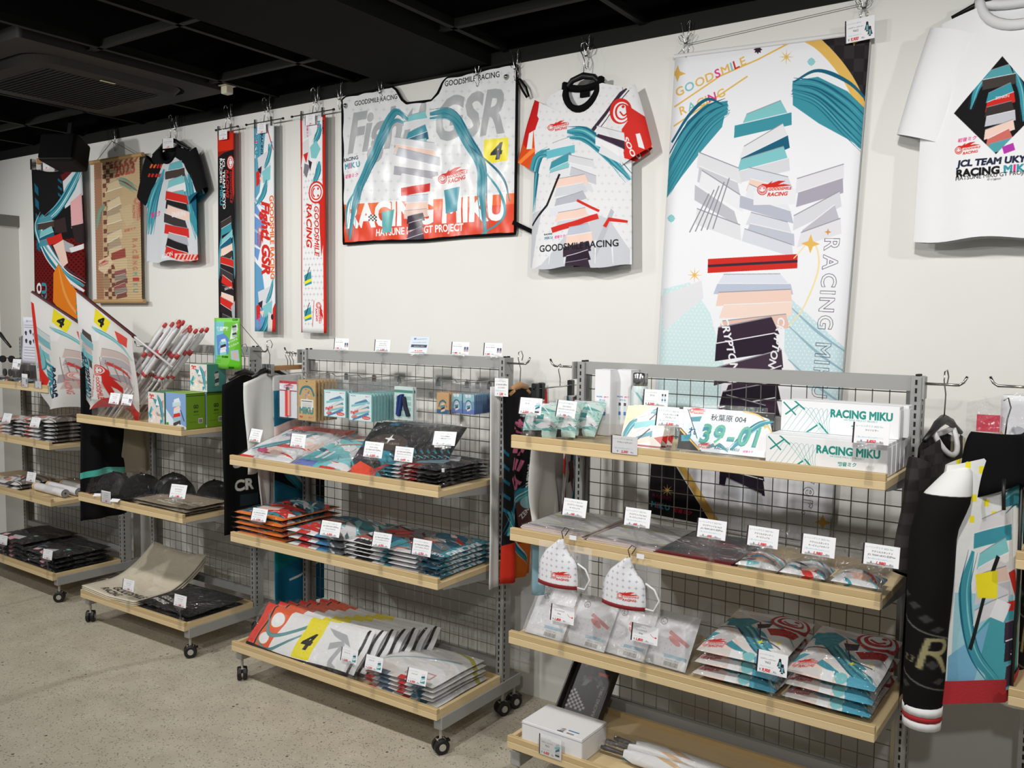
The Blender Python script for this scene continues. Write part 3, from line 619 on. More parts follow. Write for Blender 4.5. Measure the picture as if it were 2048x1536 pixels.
def ex_bagw(c): c.rect(0, 90, 100, 100, (236, 236, 236)); c.rect(10, 90, 22, 100, (220, 130, 120)); c.rect(60, 90, 80, 100, (90, 86, 84))
fold_print('f_grey', (196, 192, 186), [WH, GR, (120, 110, 104), (220, 150, 140), OFF, (70, 66, 66)], 31, 28, ex_bagw)
def ex_blackp(c): c.poly([(40, 80), (66, 74), (70, 90), (50, 94)], (200, 200, 204)); c.poly([(42, 88), (62, 86), (56, 98), (44, 96)], (236, 170, 180)); c.poly([(16, 84), (28, 80), (32, 90), (20, 94)], (236, 190, 196)); c.rect(4, 66, 12, 80, T1); c.rect(70, 60, 78, 66, T3); c.line([(60, 40), (90, 30)], 1.6, (120, 120, 120))
fold_print('f_blackp', (18, 18, 19), [DK, (30, 30, 32), (24, 24, 25)], 33, 20, ex_blackp)
def ex_beige(c): c.text('GOODSMILE', (36, 72), (96, 84), (226, 222, 212), .03, .25, 1.1); c.text('RACING', (30, 84), (70, 92), (226, 222, 212), .03, .25, 1.1)
fold_print('f_beige', (146, 134, 114), [(152, 140, 120), (138, 126, 106)], 35, 12, ex_beige)
def ex_tote(c): c.text('GOODSMILE', (30, 80), (96, 88), (28, 26, 26), .04, .25, 1.1); c.text('RACING', (22, 90), (62, 96), (28, 26, 26), .04, .25, 1.1)
fold_print('f_tote', (218, 208, 186), [(222, 212, 192), (212, 202, 180)], 37, 10, ex_tote)
def ex_bbag(c): c.text('GOODSMILE', (16, 74), (72, 88), (196, 194, 186), .04, .25, 1.1); c.text('RACING', (10, 84), (44, 94), (226, 224, 216), .04, .25, 1.1)
fold_print('f_bbag', (20, 20, 21), [(24, 24, 25), (17, 17, 18)], 39, 10, ex_bbag)
c = Cv('folded_shade_print', 420, 130, (232, 233, 234), box=(0, 0, 420, 130))
c.rect(0, 0, 60, 130, (222, 56, 40)); c.poly([(36, 0), (120, 0), (96, 130), (30, 130)], (230, 96, 50)); c.ell(78, 40, 26, 22, (236, 236, 236)); c.ell(66, 98, 20, 16, (236, 236, 236)); c.line([(44, 0), (36, 130)], 6, DK)
c.ribbons([(30, 30), (70, 80), (120, 76), (200, 30), (260, 10)], 12, [(96, 146, 146), T2, (110, 160, 160)], 3, 1); c.ribbons([(40, 110), (90, 124), (140, 100), (230, 30)], 9, [(96, 146, 146), T2], 3, 2)
c.rect(192, 0, 258, 120, YE); c.text('4', (206, 92), (244, 92), DK, .05, .2, 1.0); c.poly([(270, 20), (340, 30), (370, 60), (300, 40)], GR); c.line([(300, 70), (340, 60), (330, 110), (350, 126)], [20, 14, 18], GR, smooth=6); c.rect(0, 122, 420, 130, DK); c.line([(404, 0), (398, 130)], 8, DK)
IM['f_shade'] = c.img()

# cards ------------------------------------------------------------------
def card_img(key, lines, price, pic=None, title='レーシングミク 2023 Ver.'):
    c = Cv('card_print_'+key, 150, 92, (240, 240, 242), box=(0, 0, 150, 92)); c.rect(0, 0, 7, 92, (40, 20, 34))
    R = 96 if pic else 144
    c.text(title, (14, 19), (14+(R-14)*.86, 19), (110, 140, 150))
    y = 36
    for l in lines:
        w = min(R-20, 9.0*sum(1 if ord(ch) > 255 else .6 for ch in l)); x = 14+((R-14)-w)/2; c.text(l, (x, y), (x+w, y), (50, 50, 56), .008); y += 15
    c.text('ご購入時のお釣は500円ごとに', (16, 67), (16+(R-20)*.9, 67), (130, 180, 200))
    c.text('¥', (34 if not pic else 16, 85), (42 if not pic else 24, 85), (60, 60, 66)); x = 58 if not pic else 30; c.text(price, (x, 86), (x+8.0*len(price), 86), (214, 30, 40), .04, .25); c.text('税込', (x+8.0*len(price)+14, 84), (x+8.0*len(price)+30, 84), (60, 60, 66))
    if pic: pic(c)
    IM['card_'+key] = c.img()
def p_blob(c): chev(c, (106, 22, 142, 72), [(206, 214, 222), T3, T2, (226, 226, 230)], 5, 2, .3); c.rect(110, 72, 138, 80, DK)
def p_bottle(c):
    for x in (112, 128): c.rect(x, 22, x+9, 70, (196, 222, 230)); c.rect(x, 22, x+9, 34, (60, 64, 70)); c.rect(x, 50, x+9, 60, (70, 120, 170))
def p_band(c): c.rect(106, 60, 140, 78, T1); chev(c, (108, 22, 138, 62), [(226, 226, 230), T2, T3], 4, 3, .3)
def p_mask(c): c.line([(106, 40), (120, 52), (138, 56)], 2, RD); c.ell(138, 54, 5, 4, RD)
def p_hood(c):
    for x, y in ((112, 26), (126, 46)): c.poly([(x-12, y+28), (x-4, y+2), (x+6, y+2), (x+14, y+28), (x+7, y+28), (x+6, y+34), (x-5, y+34), (x-5, y+26)], DK); c.rect(x-4, y+8, x+6, y+30, (110, 170, 186)); c.ell(x+1, y, 6, 6, DK)
def p_two(c):
    for x in (108, 128): c.rect(x, 36, x+15, 72, (70, 84, 120)); c.poly([(x, 72), (x+8, 50), (x+15, 72)], (210, 180, 190))
CARDS = [('file1', ['クリアファイル Vol.2', 'キービジュアル'], '440', None), ('file2', ['クリアファイル Vol.2', 'キービジュアルサイド'], '440', None), ('file3', ['クリアファイル Vol.2', 'JCL TEAM UKYO 応援Ver.'], '440', None),
    ('stand1', ['アクリルスタンド 1', 'キービジュアル'], '1,980', None), ('stand2', ['アクリルスタンド 2', 'キービジュアルサイド'], '1,980', None), ('stand3', ['アクリルスタンド 3', 'JCL TEAM UKYO 応援Ver.'], '1,980', None),
    ('mirror', ['ワイドミラー'], '3,850', None), ('plate', ['ナンバープレート風', 'アドプレート'], '3,300', None), ('magnet', ['マグネットステッカー'], '2,200', None), ('pouch', ['ちょいクロスＺ', 'アクリルチャーム キービジュアル'], '700', None), ('cap', ['ポーチ'], '2,500', p_blob), ('bottle', ['ボトル'], '3,300', p_bottle),
    ('mask', ['フェイスマスク', 'Grey'], '1,800', p_mask), ('hood', ['フルグラフィックパーカー', 'Vol.2'], '9,900', p_hood), ('umb', ['フルグラフィックアンブレラ', 'Vol.2'], '4,400', p_blob),
    ('t1', ['マフラータオル', 'サイドビジュアル'], '2,200', None), ('t2', ['マフラータオル', 'キービジュアル'], '2,200', None), ('t3', ['マフラータオル', 'JCL TEAM UKYO 応援Ver.'], '2,200', None), ('t4', ['JCL TEAM UKYO 応援Ver.', 'フルグラフィックＴシャツ'], '6,600', None),
    ('b1', ['JCL TEAM UKYO 応援Ver.', 'ビジュアルバスタオル'], '5,500', None), ('b2', ['JCL TEAM UKYO 応援Ver.', 'ビジュアルタオル'], '3,300', None), ('b3', ['JCL TEAM UKYO 応援Ver.', 'フェイスタオル ホワイト'], '2,750', None), ('b4', ['JCL TEAM UKYO 応援Ver.', 'フェイスタオル ブラック'], '2,750', None),
    ('shade', ['サンシェード'], '5,500', p_band), ('bag', ['エコバッグ'], '2,500', p_band), ('tee', ['Ｔシャツ'], '3,850', None), ('gt', ['オリジナルロゴ', 'トートバッグ'], '1,980', None), ('key', ['ラバーキーホルダー'], '880', p_two), ('acr', ['こちらの商品は', '一人様2点までです'], '', None)]
for k, l, p, pic in CARDS: card_img(k, l, p, pic)
c = Cv('notice_print', 128, 160, (222, 222, 234), box=(0, 0, 100, 130))
c.text('ご購入について', (28, 14), (72, 14), (70, 70, 80))
for y in (22, 28, 84, 92, 100, 108, 116): c.rect(14, y, 86, y+1.6, (150, 150, 160))
for x, y in ((18, 40), (50, 36), (72, 44), (20, 62), (46, 66), (70, 62)): c.ell(x+6, y+4, 8, 5, (60, 60, 66)); c.rect(x+2, y+8, x+12, y+11, (60, 60, 66))
IM['notice'] = c.img()
c = Cv('blue_notice_print', 120, 140, (206, 216, 226), box=(0, 0, 100, 120)); c.ell(24, 16, 7, 7, (70, 130, 190)); c.text('BLUETOOTH', (36, 22), (84, 18), (70, 120, 180), .02); c.text('MICROFIBER TOWEL', (16, 46), (86, 44), (90, 110, 140)); c.rect(10, 58, 92, 78, (24, 40, 66)); c.text('RACING MIKU', (26, 73), (78, 71), WH, .02); c.rect(8, 92, 94, 112, WH); c.text('¥ 5,500', (34, 108), (74, 106), RD, .03)
IM['bluecard'] = c.img()

# boxes and packs ----------------------------------------------------------
c = Cv('mirror_box_print', 520, 150, (236, 236, 238), box=(0, 0, 520, 150)); GT = (38, 140, 128)
for k in range(7): c.line([(4+k*26, 150), (60+k*22, 60+8*k), (90+k*24, 30), (150+k*12, 90), (190+k*6, 150)], 1.6, (120, 176, 170), smooth=8)
for a, b in (((10, 10), (70, 70)), ((20, 70), (80, 20)), ((120, 150), (170, 110)), ((176, 100), (220, 150)), ((60, 0), (110, 40))): c.line([a, b], 7, GT)

c.text('RACING MIKU', (226, 66), (492, 66), GT, .045, 0, 1.2); c.text('HATSUNE MIKU GT PROJECT', (286, 80), (430, 80), (90, 160, 150), 0, 0, 1.1); c.text('初音ミク', (318, 116), (398, 112), GT, .03, .1, 1.0)
IM['mirror'] = c.img()
c = Cv('plate_print', 420, 210, (228, 236, 240), box=(0, 0, 420, 210))
c.poly([(0, 0), (420, 0), (420, 210), (0, 210)], (226, 235, 240)); c.poly([(0, 100), (90, 180), (120, 210), (0, 210)], DK); c.line([(0, 110), (110, 205)], 8, AU); c.poly([(300, 0), (420, 0), (420, 90), (400, 30)], DK); c.line([(280, 2), (360, 20), (418, 90)], 7, AU, smooth=6)
c.ribbons([(250, 190), (300, 120), (360, 60), (420, 40)], 34, [T1, T2, T3], 5, 2); c.ribbons([(140, 190), (190, 170), (240, 200)], 20, [T1, T2, T3], 4, 4); c.poly([(360, 90), (410, 80), (420, 170), (370, 180)], (222, 222, 226)); c.star(386, 66, 14, AU)
c.poly([(44, 48), (96, 40), (90, 66), (50, 70)], T1); c.poly([(12, 140), (60, 132), (54, 166), (16, 170)], T1); c.line([(24, 10), (90, 150)], 3, DK); c.poly([(26, 4), (110, 14), (120, 34), (40, 34)], (232, 226, 226)); logo(c, (34, 32), (112, 28), RD, (232, 226, 226))
c.text('秋葉原 004', (138, 54), (300, 54), (40, 36, 42), .008, 0, 1.0)
c.text('れ', (44, 132), (82, 132), T2, .02, 0, 1.1)
for dx, dy, q, bd in ((3, 3, (236, 236, 220), .06), (0, 0, T1, .05), (1, -1, (90, 176, 150), .0)): ctext(c, '39-01', (98+dx, 166+dy), (372+dx, 162+dy), [q], bd, 1.12, .13, 0, .2)
c.text('RACING MIKU', (176, 192), (288, 192), (60, 110, 120), .03, 0, 1.0); hatsu(c, (306, 194), (350, 192)); logo(c, (100, 196), (166, 192))
c.ell(34, 14, 4, 4, GR2); c.ell(386, 14, 4, 4, GR2)
IM['plate'] = c.img()
c = Cv('magnet_print', 220, 220, (232, 226, 214), box=(0, 0, 100, 100)); c.poly([(0, 0), (60, 0), (0, 50)], (236, 222, 180)); c.ribbons([(30, 30), (16, 50), (4, 84)], 16, [T1, T2, T3], 4, 1); c.ribbons([(60, 14), (80, 8), (100, 16)], 14, [T1, T2, T3], 4, 2); chev(c, (26, 14, 76, 92), [(224, 222, 226), T3, (216, 214, 220), T1, PE], 6, 2, .4); c.line([(24, 96), (66, 50)], 3, DK); c.line([(60, 30), (84, 2)], 3, DK); c.rect(0, 88, 100, 92, (150, 70, 70)); c.poly([(80, 70), (100, 64), (100, 84)], RD)
IM['magnet'] = c.img()
c = Cv('green_box_print', 120, 160, (112, 152, 34), box=(0, 0, 100, 130)); c.rect(0, 0, 100, 4, (60, 90, 30)); c.text('GO', (38, 52), (66, 52), (30, 56, 20), .05, 0, 1.1); c.text('&FUN', (39, 68), (64, 68), (30, 56, 20), .05, 0, .9); c.rect(64, 92, 88, 112, (220, 220, 214))
for k in range(8): c.rect(67+k*2.4, 95, 68.4+k*2.4, 110, (40, 40, 40))
c.rect(14, 104, 54, 107, (90, 124, 30)); c.line([(36, 78), (68, 78)], 1.5, (60, 90, 30))
IM['green_box'] = c.img()
c = Cv('green_front_print', 120, 160, (128, 160, 204), box=(0, 0, 100, 130)); c.poly([(0, 130), (0, 60), (40, 100), (100, 120), (100, 130)], (214, 222, 232)); chev(c, (34, 16, 76, 124), [(222, 228, 234), (190, 214, 222), PE, (206, 214, 224), RD, (150, 186, 200), (70, 60, 66)], 8, 2, .3); c.rect(2, 110, 14, 128, (80, 140, 40)); c.line([(74, 60), (92, 100)], 5, (70, 90, 120))
IM['green_front'] = c.img()
c = Cv('teal_box_print', 120, 160, (74, 138, 128), box=(0, 0, 100, 130)); chev(c, (38, 24, 64, 98), [(60, 70, 66), (190, 190, 176), (206, 196, 176), (40, 50, 48)], 6, 2, .3); c.text('GSR', (26, 112), (46, 112), (50, 100, 92)); c.text('RACING MIKU', (58, 112), (84, 112), (90, 110, 100))
IM['teal_box'] = c.img()
c = Cv('fight_box_print', 120, 160, (216, 208, 204), box=(0, 0, 100, 130)); c.rect(4, 4, 44, 36, (226, 226, 226)); c.text('Fight', (8, 18), (40, 18), RD, .05, .2); c.text('GSR!!', (8, 32), (40, 32), RD, .05, .2); c.shards((0, 30, 100, 130), [T1, (226, 214, 206), PE, (170, 150, 146), T3, WH], 26, 4, .5); c.ribbons([(60, 10), (80, 50), (92, 120)], 18, [T1, T2, T3], 4, 3)
IM['fight_box'] = c.img()
c = Cv('green_pack_print', 160, 320, (112, 184, 70), box=(0, 0, 100, 200)); c.poly([(0, 0), (44, 0), (30, 110), (0, 190)], (120, 190, 196)); c.poly([(50, 200), (100, 60), (100, 200)], (92, 176, 40)); c.rect(0, 0, 100, 14, (120, 196, 80)); c.text('GSR', (74, 10), (96, 10), (40, 90, 30), .04)
c.text('数量限定', (8, 50), (62, 46), WH, .05, 0, 1.2); c.poly([(8, 70), (40, 60), (58, 80), (58, 140), (14, 146)], (92, 136, 196)); chev(c, (22, 80, 50, 142), [(222, 220, 222), T3, PUR, (206, 214, 224)], 6, 2, .3); c.line([(30, 92), (18, 120)], 4, (140, 170, 190))
c.poly([(72, 30), (92, 20), (94, 44), (80, 78), (62, 84)], (214, 224, 214)); chev(c, (72, 26, 90, 72), [(60, 70, 60), (160, 180, 170), (190, 200, 190)], 5, 3, .3); c.text('オリジナル', (56, 100), (92, 82), WH, .03); c.text('ミニパック', (58, 116), (96, 98), WH, .03); c.poly([(64, 128), (92, 122), (96, 168), (66, 162)], (160, 180, 200)); c.poly([(70, 136), (86, 130), (88, 160), (74, 158)], (196, 168, 156)); c.text('¥1000', (32, 156), (56, 156), (24, 60, 20), .06, 0, 1.1)
for y in (150, 166, 174): c.rect(6, y, 28, y+2, (70, 140, 60))
c.rect(58, 190, 76, 198, (40, 100, 30))
IM['green_pack'] = c.img()
def flag_art(c, s_):
    c.poly([(0, 0), (60, 0), (46, 60), (0, 90)], (238, 238, 238)); c.poly([(36, 2), (64, 6), (58, 34), (34, 30)], YE); c.text('4', (42, 28), (54, 28), DK, .05, .2); c.poly([(70, 20), (92, 14), (88, 40), (74, 44)], (222, 80, 70))
    c.ribbons([(30, 44), (60, 40), (96, 60)], 9, [T3, T1, (180, 210, 214)], 4, s_); chev(c, (6, 62, 34, 124), [(206, 216, 218), (130, 186, 194), (226, 222, 220), T3] if s_ else [(86, 74, 70), (130, 186, 194), (206, 190, 184), T3], 5, s_+2, .3); c.ribbons([(14, 100), (20, 130), (4, 160)], 12, [T3, T1], 3, s_+1); chev(c, (52, 64, 90, 150), [(206, 188, 182), (186, 180, 182), (214, 206, 204), (170, 166, 170)], 5, s_+4, .3); c.line([(60, 100), (84, 116)], 6, (206, 70, 66))
    for k in range(5): c.line([(52+k*7, 90+k*4), (60+k*6, 140)], 1, (150, 130, 128))
c = Cv('flag_print_a', 220, 320, (228, 226, 224), box=(0, 0, 100, 200)); flag_art(c, 0)
c.text('JCL TEAM UKYO', (14, 118), (30, 190), NAVY, .05, 0, 1.3); c.text('RACING', (6, 122), (14, 158), NAVY, .05, 0, 1.2); c.text('MIKU', (15, 161), (22, 192), T1, .05, 0, 1.2); logo(c, (34, 110), (46, 186), RD, (230, 228, 226)); c.poly([(60, 180), (100, 170), (100, 200), (50, 200)], (206, 62, 54))
IM['flag_a'] = c.img()
c = Cv('flag_print_b', 220, 320, (228, 226, 224), box=(0, 0, 100, 200)); flag_art(c, 1)
c.text('MIKU', (24, 120), (34, 178), T1, .06, 0, 1.3); c.text('RACING', (36, 118), (46, 178), NAVY, .05, 0, 1.2); c.line([(2, 20), (6, 100), (18, 170)], [5, 9, 8], (222, 50, 40)); c.poly([(10, 140), (30, 150), (24, 176), (14, 178)], (222, 50, 40)); logo(c, (56, 120), (64, 180), (222, 130, 124), (230, 228, 226))
IM['flag_b'] = c.img()
def pouch_img():
    c = Cv('pouch_print', 120, 150, (228, 240, 242), box=(0, 0, 100, 120)); c.line([(0, 0), (100, 0), (100, 120), (0, 120), (0, 0)], 8, (150, 206, 206)); c.text('RACING', (8, 13), (30, 13), (70, 110, 160), .03); c.text('初音ミク', (72, 13), (92, 12), PK, .03)
    chev(c, (10, 22, 92, 88), [(70, 130, 176), (130, 200, 206), (224, 224, 228), T1, (240, 216, 206), T3], 7, 2, .4)
    c.text('Fight!', (8, 92), (44, 80), (222, 60, 54), .06, .2); c.text('GSR', (12, 110), (38, 106), (222, 60, 54), .06, .2); c.ell(76, 104, 18, 8, (222, 70, 60)); c.text('RACING', (64, 107), (88, 107), WH, .04)
    IM['pouch'] = c.img()
pouch_img()
c = Cv('kraft_print', 120, 190, (196, 162, 108), box=(0, 0, 100, 160)); c.line([(10, 60), (24, 34), (50, 26), (76, 34), (92, 62)], 9, (40, 116, 124), smooth=8); c.shards((34, 40, 70, 78), [(150, 140, 170), (220, 190, 180), (120, 110, 130)], 8, 3, .6); c.rect(16, 76, 88, 116, (228, 226, 220)); c.rect(20, 82, 80, 85, (50, 80, 100))
for y in (92, 98, 104): c.rect(24, y, 76, y+1.6, (150, 150, 150))
c.text('MIKU', (8, 132), (88, 132), (40, 130, 130), .05, 0, 1.0); c.ell(18, 146, 10, 5, (200, 70, 50)); c.text('初音ミク', (60, 150), (88, 148), (206, 80, 90), .03); c.ell(50, 6, 5, 2, DK)
IM['kraft'] = c.img()
c = Cv('strap_card_print', 90, 170, (222, 226, 232), box=(0, 0, 100, 190)); c.rect(0, 0, 100, 14, (186, 30, 50)); c.rect(0, 48, 100, 53, (176, 30, 50)); logo(c, (26, 42), (84, 36), (176, 40, 60), (222, 226, 232))
IM['strap'] = c.img()
c = Cv('charm_print', 60, 90, (110, 150, 190), box=(0, 0, 60, 90)); c.poly([(0, 0), (60, 0), (60, 30), (0, 40)], (150, 196, 206)); c.rect(0, 70, 60, 90, (96, 120, 186)); c.ell(30, 48, 20, 26, (180, 206, 216)); c.line([(12, 62), (16, 38), (30, 28), (44, 38), (48, 62)], [3, 7, 3], (60, 110, 140), smooth=6); chev(c, (20, 40, 40, 72), [(230, 214, 214), T1, (46, 40, 60)], 4, 2, .3); c.text('8', (14, 16), (28, 12), WH, .05); c.text('8', (30, 14), (44, 12), WH, .05)
IM['charm'] = c.img()
c = Cv('wood_charm_print', 60, 90, (206, 164, 116), box=(0, 0, 60, 90)); c.rect(0, 72, 60, 90, (54, 100, 134)); c.line([(10, 62), (16, 42), (30, 34), (44, 42), (50, 62)], [4, 9, 4], (50, 110, 130), smooth=6); chev(c, (18, 42, 42, 76), [(230, 200, 180), T1, DK], 4, 2, .3); c.ell(46, 50, 7, 5, (220, 130, 90))
IM['wood_charm'] = c.img()
c = Cv('blue_strap_card_print', 70, 120, (206, 226, 222), box=(0, 0, 70, 120)); c.rect(0, 12, 70, 22, (70, 140, 130))
for k in range(4): c.rect(6, 34+k*20, 64, 48+k*20, (150, 196, 190)); c.rect(10, 36+k*20, 40, 38+k*20, WH)
IM['bluestrap'] = c.img()
c = Cv('file_print', 160, 220, (196, 194, 194), box=(0, 0, 100, 140)); c.bands((0, 0, 100, 140), [(150, 146, 150), (170, 168, 172), (206, 206, 208), (120, 116, 124), (186, 180, 120)], 26, 4); c.rect(0, 132, 100, 140, (214, 190, 190))
IM['file'] = c.img()
c = Cv('file_dark_print', 160, 220, (70, 56, 60), box=(0, 0, 100, 140)); c.bands((0, 0, 100, 140), [(90, 84, 86), (52, 44, 48), (120, 60, 60), (60, 70, 74), (130, 126, 128)], 26, 6); c.rect(0, 134, 100, 140, (120, 30, 40))
IM['file_dark'] = c.img()
for k, sd in (('acr1', 3), ('acr2', 6), ('acr3', 8)):
    c = Cv(k+'_print', 100, 100, (214, 216, 218), box=(0, 0, 100, 100)); c.bands((0, 0, 100, 100), [T1, T2, (226, 200, 190), PUR, WH, RD, T3, (190, 190, 194)], 22, sd); c.poly([(40, 70), (80, 66), (74, 90), (46, 90)], (236, 190, 170)); c.rect(0, 80, 26, 100, WH)
    IM[k] = c.img()
def mask_img():
    c = Cv('mask_print', 140, 140, (232, 232, 236), box=(0, 0, 100, 100))
    for j in range(8):
        for i in range(8): c.star(6+i*12.5, 6+j*12.5, 3.6, (176, 178, 190), 4, .4)
    c.rect(0, 92, 100, 100, (176, 56, 64)); logo(c, (44, 84), (88, 82)); IM['mask'] = c.img()
mask_img()
def maskbag(k, ch):
    c = Cv('mask_bag_print_'+k, 120, 150, (226, 226, 230), box=(0, 0, 100, 120)); c.ell(24, 24, 8, 8, (70, 70, 76)); c.ell(24, 24, 6.4, 6.4, (226, 226, 230)); c.text(ch, (21, 28), (27, 28), (70, 70, 76), .03); c.poly([(10, 60), (90, 40), (96, 110), (20, 116)], (234, 234, 238))
    for j in range(5):
        for i in range(6): c.star(20+i*12, 60+j*11, 2.4, (196, 198, 208), 4, .4)
    c.line([(44, 44), (92, 66)], 8, (206, 90, 94)); c.ell(60, 62, 16, 6, (222, 110, 104), rot=.5); c.rect(46, 92, 96, 118, (240, 240, 240)); c.rect(46, 92, 96, 99, (130, 180, 206)); c.text('RACING MIKU', (52, 105), (80, 105), (90, 90, 96))
    for q in range(12): c.rect(50+q*2.6, 107, 51.4+q*2.6, 116, (60, 60, 60))
    IM['maskbag_'+k] = c.img()
for k, ch in (('s', 'S'), ('m', 'M'), ('l', 'L'), ('n', 'M')): maskbag(k, ch)
c = Cv('white_box_top_print', 260, 180, (232, 232, 234), box=(0, 0, 240, 160)); c.rect(136, 122, 164, 148, (226, 226, 228)); chev(c, (140, 124, 160, 144), [(90, 90, 96), (200, 200, 204)], 4, 2, .3); c.rect(136, 146, 160, 151, DK); c.rect(168, 124, 210, 150, (240, 240, 240)); c.rect(168, 124, 210, 131, (90, 130, 180))
for k in range(12): c.rect(172+k*2.4, 142, 173.4+k*2.4, 150, (50, 50, 50))
IM['white_box_top'] = c.img()
c = Cv('tray_print', 200, 280, (38, 34, 34), box=(0, 0, 100, 140)); c.shards((20, 10, 90, 70), [(90, 90, 92), (60, 58, 60), (120, 70, 70), (110, 120, 118), (46, 44, 44)], 20, 5, .4); c.rect(60, 40, 84, 46, (190, 80, 60))
for j in range(8):
    for i in range(8):
        if i+(7-j)*.9 < 8 and (i+j) % 2: c.rect(8+i*6, 86+j*5, 14+i*6, 91+j*5, (170, 168, 168))
c.text('RACING MIKU', (84, 128), (84, 66), (150, 140, 140), .02)
IM['tray'] = c.img()
c = Cv('bottle_box_print', 60, 220, (234, 234, 236), box=(0, 0, 60, 220)); c.text('RACING', (8, 92), (30, 92), (60, 110, 170), .04); c.text('初音ミク', (36, 92), (54, 91), (214, 40, 70), .03); c.text('ボトル', (18, 104), (42, 104), (90, 130, 180), .03)
for x in (14, 34): c.rect(x, 110, x+9, 168, (206, 220, 228)); c.rect(x, 110, x+9, 120, (80, 84, 90)); c.rect(x, 140, x+9, 152, (90, 130, 190))
IM['bottle_box'] = c.img()
c = Cv('bottle_print', 80, 220, (206, 218, 218), box=(0, 0, 80, 220)); c.bands((0, 90, 80, 220), [(120, 180, 186), (226, 230, 230), (150, 160, 166), (170, 206, 208)], 20, 5, 1.2)
IM['bottle'] = c.img()
c = Cv('umbrella_print', 90, 300, (230, 230, 232), box=(0, 0, 90, 300))
for k in range(9): c.line([(-40+k*22, 300), (20+k*22, 100), (60+k*24, 0)], [5, 12, 6], [(196, 140, 90), (236, 236, 238), (214, 180, 140), WH, T2, (236, 236, 238), (196, 148, 104), T1, WH][k], smooth=6)
IM['umbrella'] = c.img()
# hung garments on the racks --------------------------------------------------
c = Cv('black_jersey_print', 120, 420, DK, box=(0, 0, 100, 400)); c.text('初音ミク', (40, 60), (22, 210), (206, 110, 140), .05, 0, 1.3); c.text('RACING MIKU', (72, 160), (66, 250), WH, .05, 0, 1.3); c.text('GOODSMILE', (84, 90), (78, 150), (200, 200, 200), .04, 0, 1.2); c.rect(74, 60, 96, 84, (206, 80, 40))
for k in range(5): c.poly([(0, 120+k*30), (16, 132+k*30), (14, 138+k*30), (0, 128+k*30)], T2)
c.ribbons([(80, 210), (40, 240), (10, 300)], 34, [T1, T2, T3, WH], 5, 3); c.poly([(50, 240), (100, 230), (100, 300), (60, 300)], (96, 62, 60)); c.text('ZENRIN', (64, 276), (92, 240), WH, .03); c.poly([(40, 300), (100, 284), (100, 330), (44, 326)], (200, 60, 40)); c.poly([(0, 320), (40, 310), (60, 400), (0, 400)], (196, 50, 34)); c.poly([(36, 330), (100, 324), (100, 400), (50, 400)], (214, 110, 40)); c.ribbons([(10, 250), (50, 330), (90, 380)], 16, [T1, WH, T2], 4, 6); c.ell(76, 240, 16, 14, (150, 200, 204))
IM['bjersey'] = c.img()
c = Cv('dark_jersey_print', 140, 340, (42, 38, 38), box=(0, 0, 100, 260))
for j in range(26):
    for i in range(10):
        if (i+j) % 2: c.rect(i*10, j*10, i*10+10, j*10+10, (56, 51, 50))
c.poly([(70, 0), (100, 0), (100, 260), (64, 260), (74, 120)], (214, 214, 210)); c.line([(76, 10), (68, 120), (80, 170)], 3, AU, smooth=6); c.line([(72, 180), (90, 210), (78, 258)], [2, 10, 3], T2, smooth=6); c.line([(64, 100), (84, 140), (70, 170)], [2, 5, 2], YE, smooth=6); c.line([(60, 190), (96, 180)], 6, NAVY); c.line([(60, 206), (96, 194)], 4, (220, 210, 170))
IM['djersey'] = c.img()
c = Cv('hoodie_print', 420, 420, (228, 228, 226), box=(0, 0, 100, 100))
for k in range(9): c.rect(22+(k*13) % 22, 4+(k*7) % 26, 25+(k*13) % 22, 7+(k*7) % 26, YE)
for k in range(9): c.rect(66+(k*11) % 22, 6+(k*9) % 26, 69+(k*11) % 22, 9+(k*9) % 26, YE)
c.poly([(18, 60), (82, 60), (82, 100), (18, 100)], (158, 204, 214)); c.poly([(30, 78), (50, 62), (70, 70), (82, 90), (82, 100), (40, 100)], (72, 158, 168)); c.poly([(16, 88), (40, 72), (30, 100), (16, 100)], (120, 176, 206))
c.ribbons([(46, 22), (56, 18), (70, 26), (84, 44)], 11, [T1, T2, T3], 4, 1); c.ribbons([(28, 42), (24, 60), (30, 84), (44, 98)], 8, [T1, T2, T3], 4, 3); c.ribbons([(54, 84), (70, 76), (84, 66)], 9, [T1, T2, T3], 4, 5); chev(c, (28, 24, 52, 66), [(216, 214, 216), T1, T3, (224, 220, 220), PE, (206, 204, 208)], 7, 2, .3); c.line([(44, 44), (36, 62), (28, 84)], 2.2, DK); c.poly([(30, 52), (44, 50), (44, 62), (32, 62)], YE); c.line([(52, 50), (58, 64)], 4, RD); c.line([(46, 66), (66, 62)], 4, RD); chev(c, (48, 68, 64, 92), [PUR, (44, 34, 48)], 3, 3, .4); c.text('NOTON', (54, 86), (58, 76), WH, .03); c.poly([(44, 62), (52, 64), (48, 72), (40, 70)], WH)
for x, y in ((62, 80), (70, 86), (58, 92)): c.rect(x, y, x+2, y+2, WH)
IM['hoodie'] = c.img()
c = Cv('hood_sleeve_print', 60, 220, (22, 21, 21), box=(0, 0, 60, 220)); c.rect(0, 0, 60, 28, (226, 226, 224)); c.text('R', (36, 180), (54, 183), (150, 142, 104), 0, 0, 1.2); c.text('23', (28, 176), (35, 177), (150, 142, 104)); c.line([(0, 120), (60, 160)], 1.2, (120, 118, 110)); c.line([(0, 170), (60, 206)], 1.2, (120, 118, 110))
for k in range(7): c.star(10+k*6, 90+k*9, 4, (62, 60, 58), 4, .6)
for x, y in ((44, 176), (48, 190), (30, 196)): c.star(x, y, 4, (62, 60, 58), 4, .6)
IM['hsleeve'] = c.img()
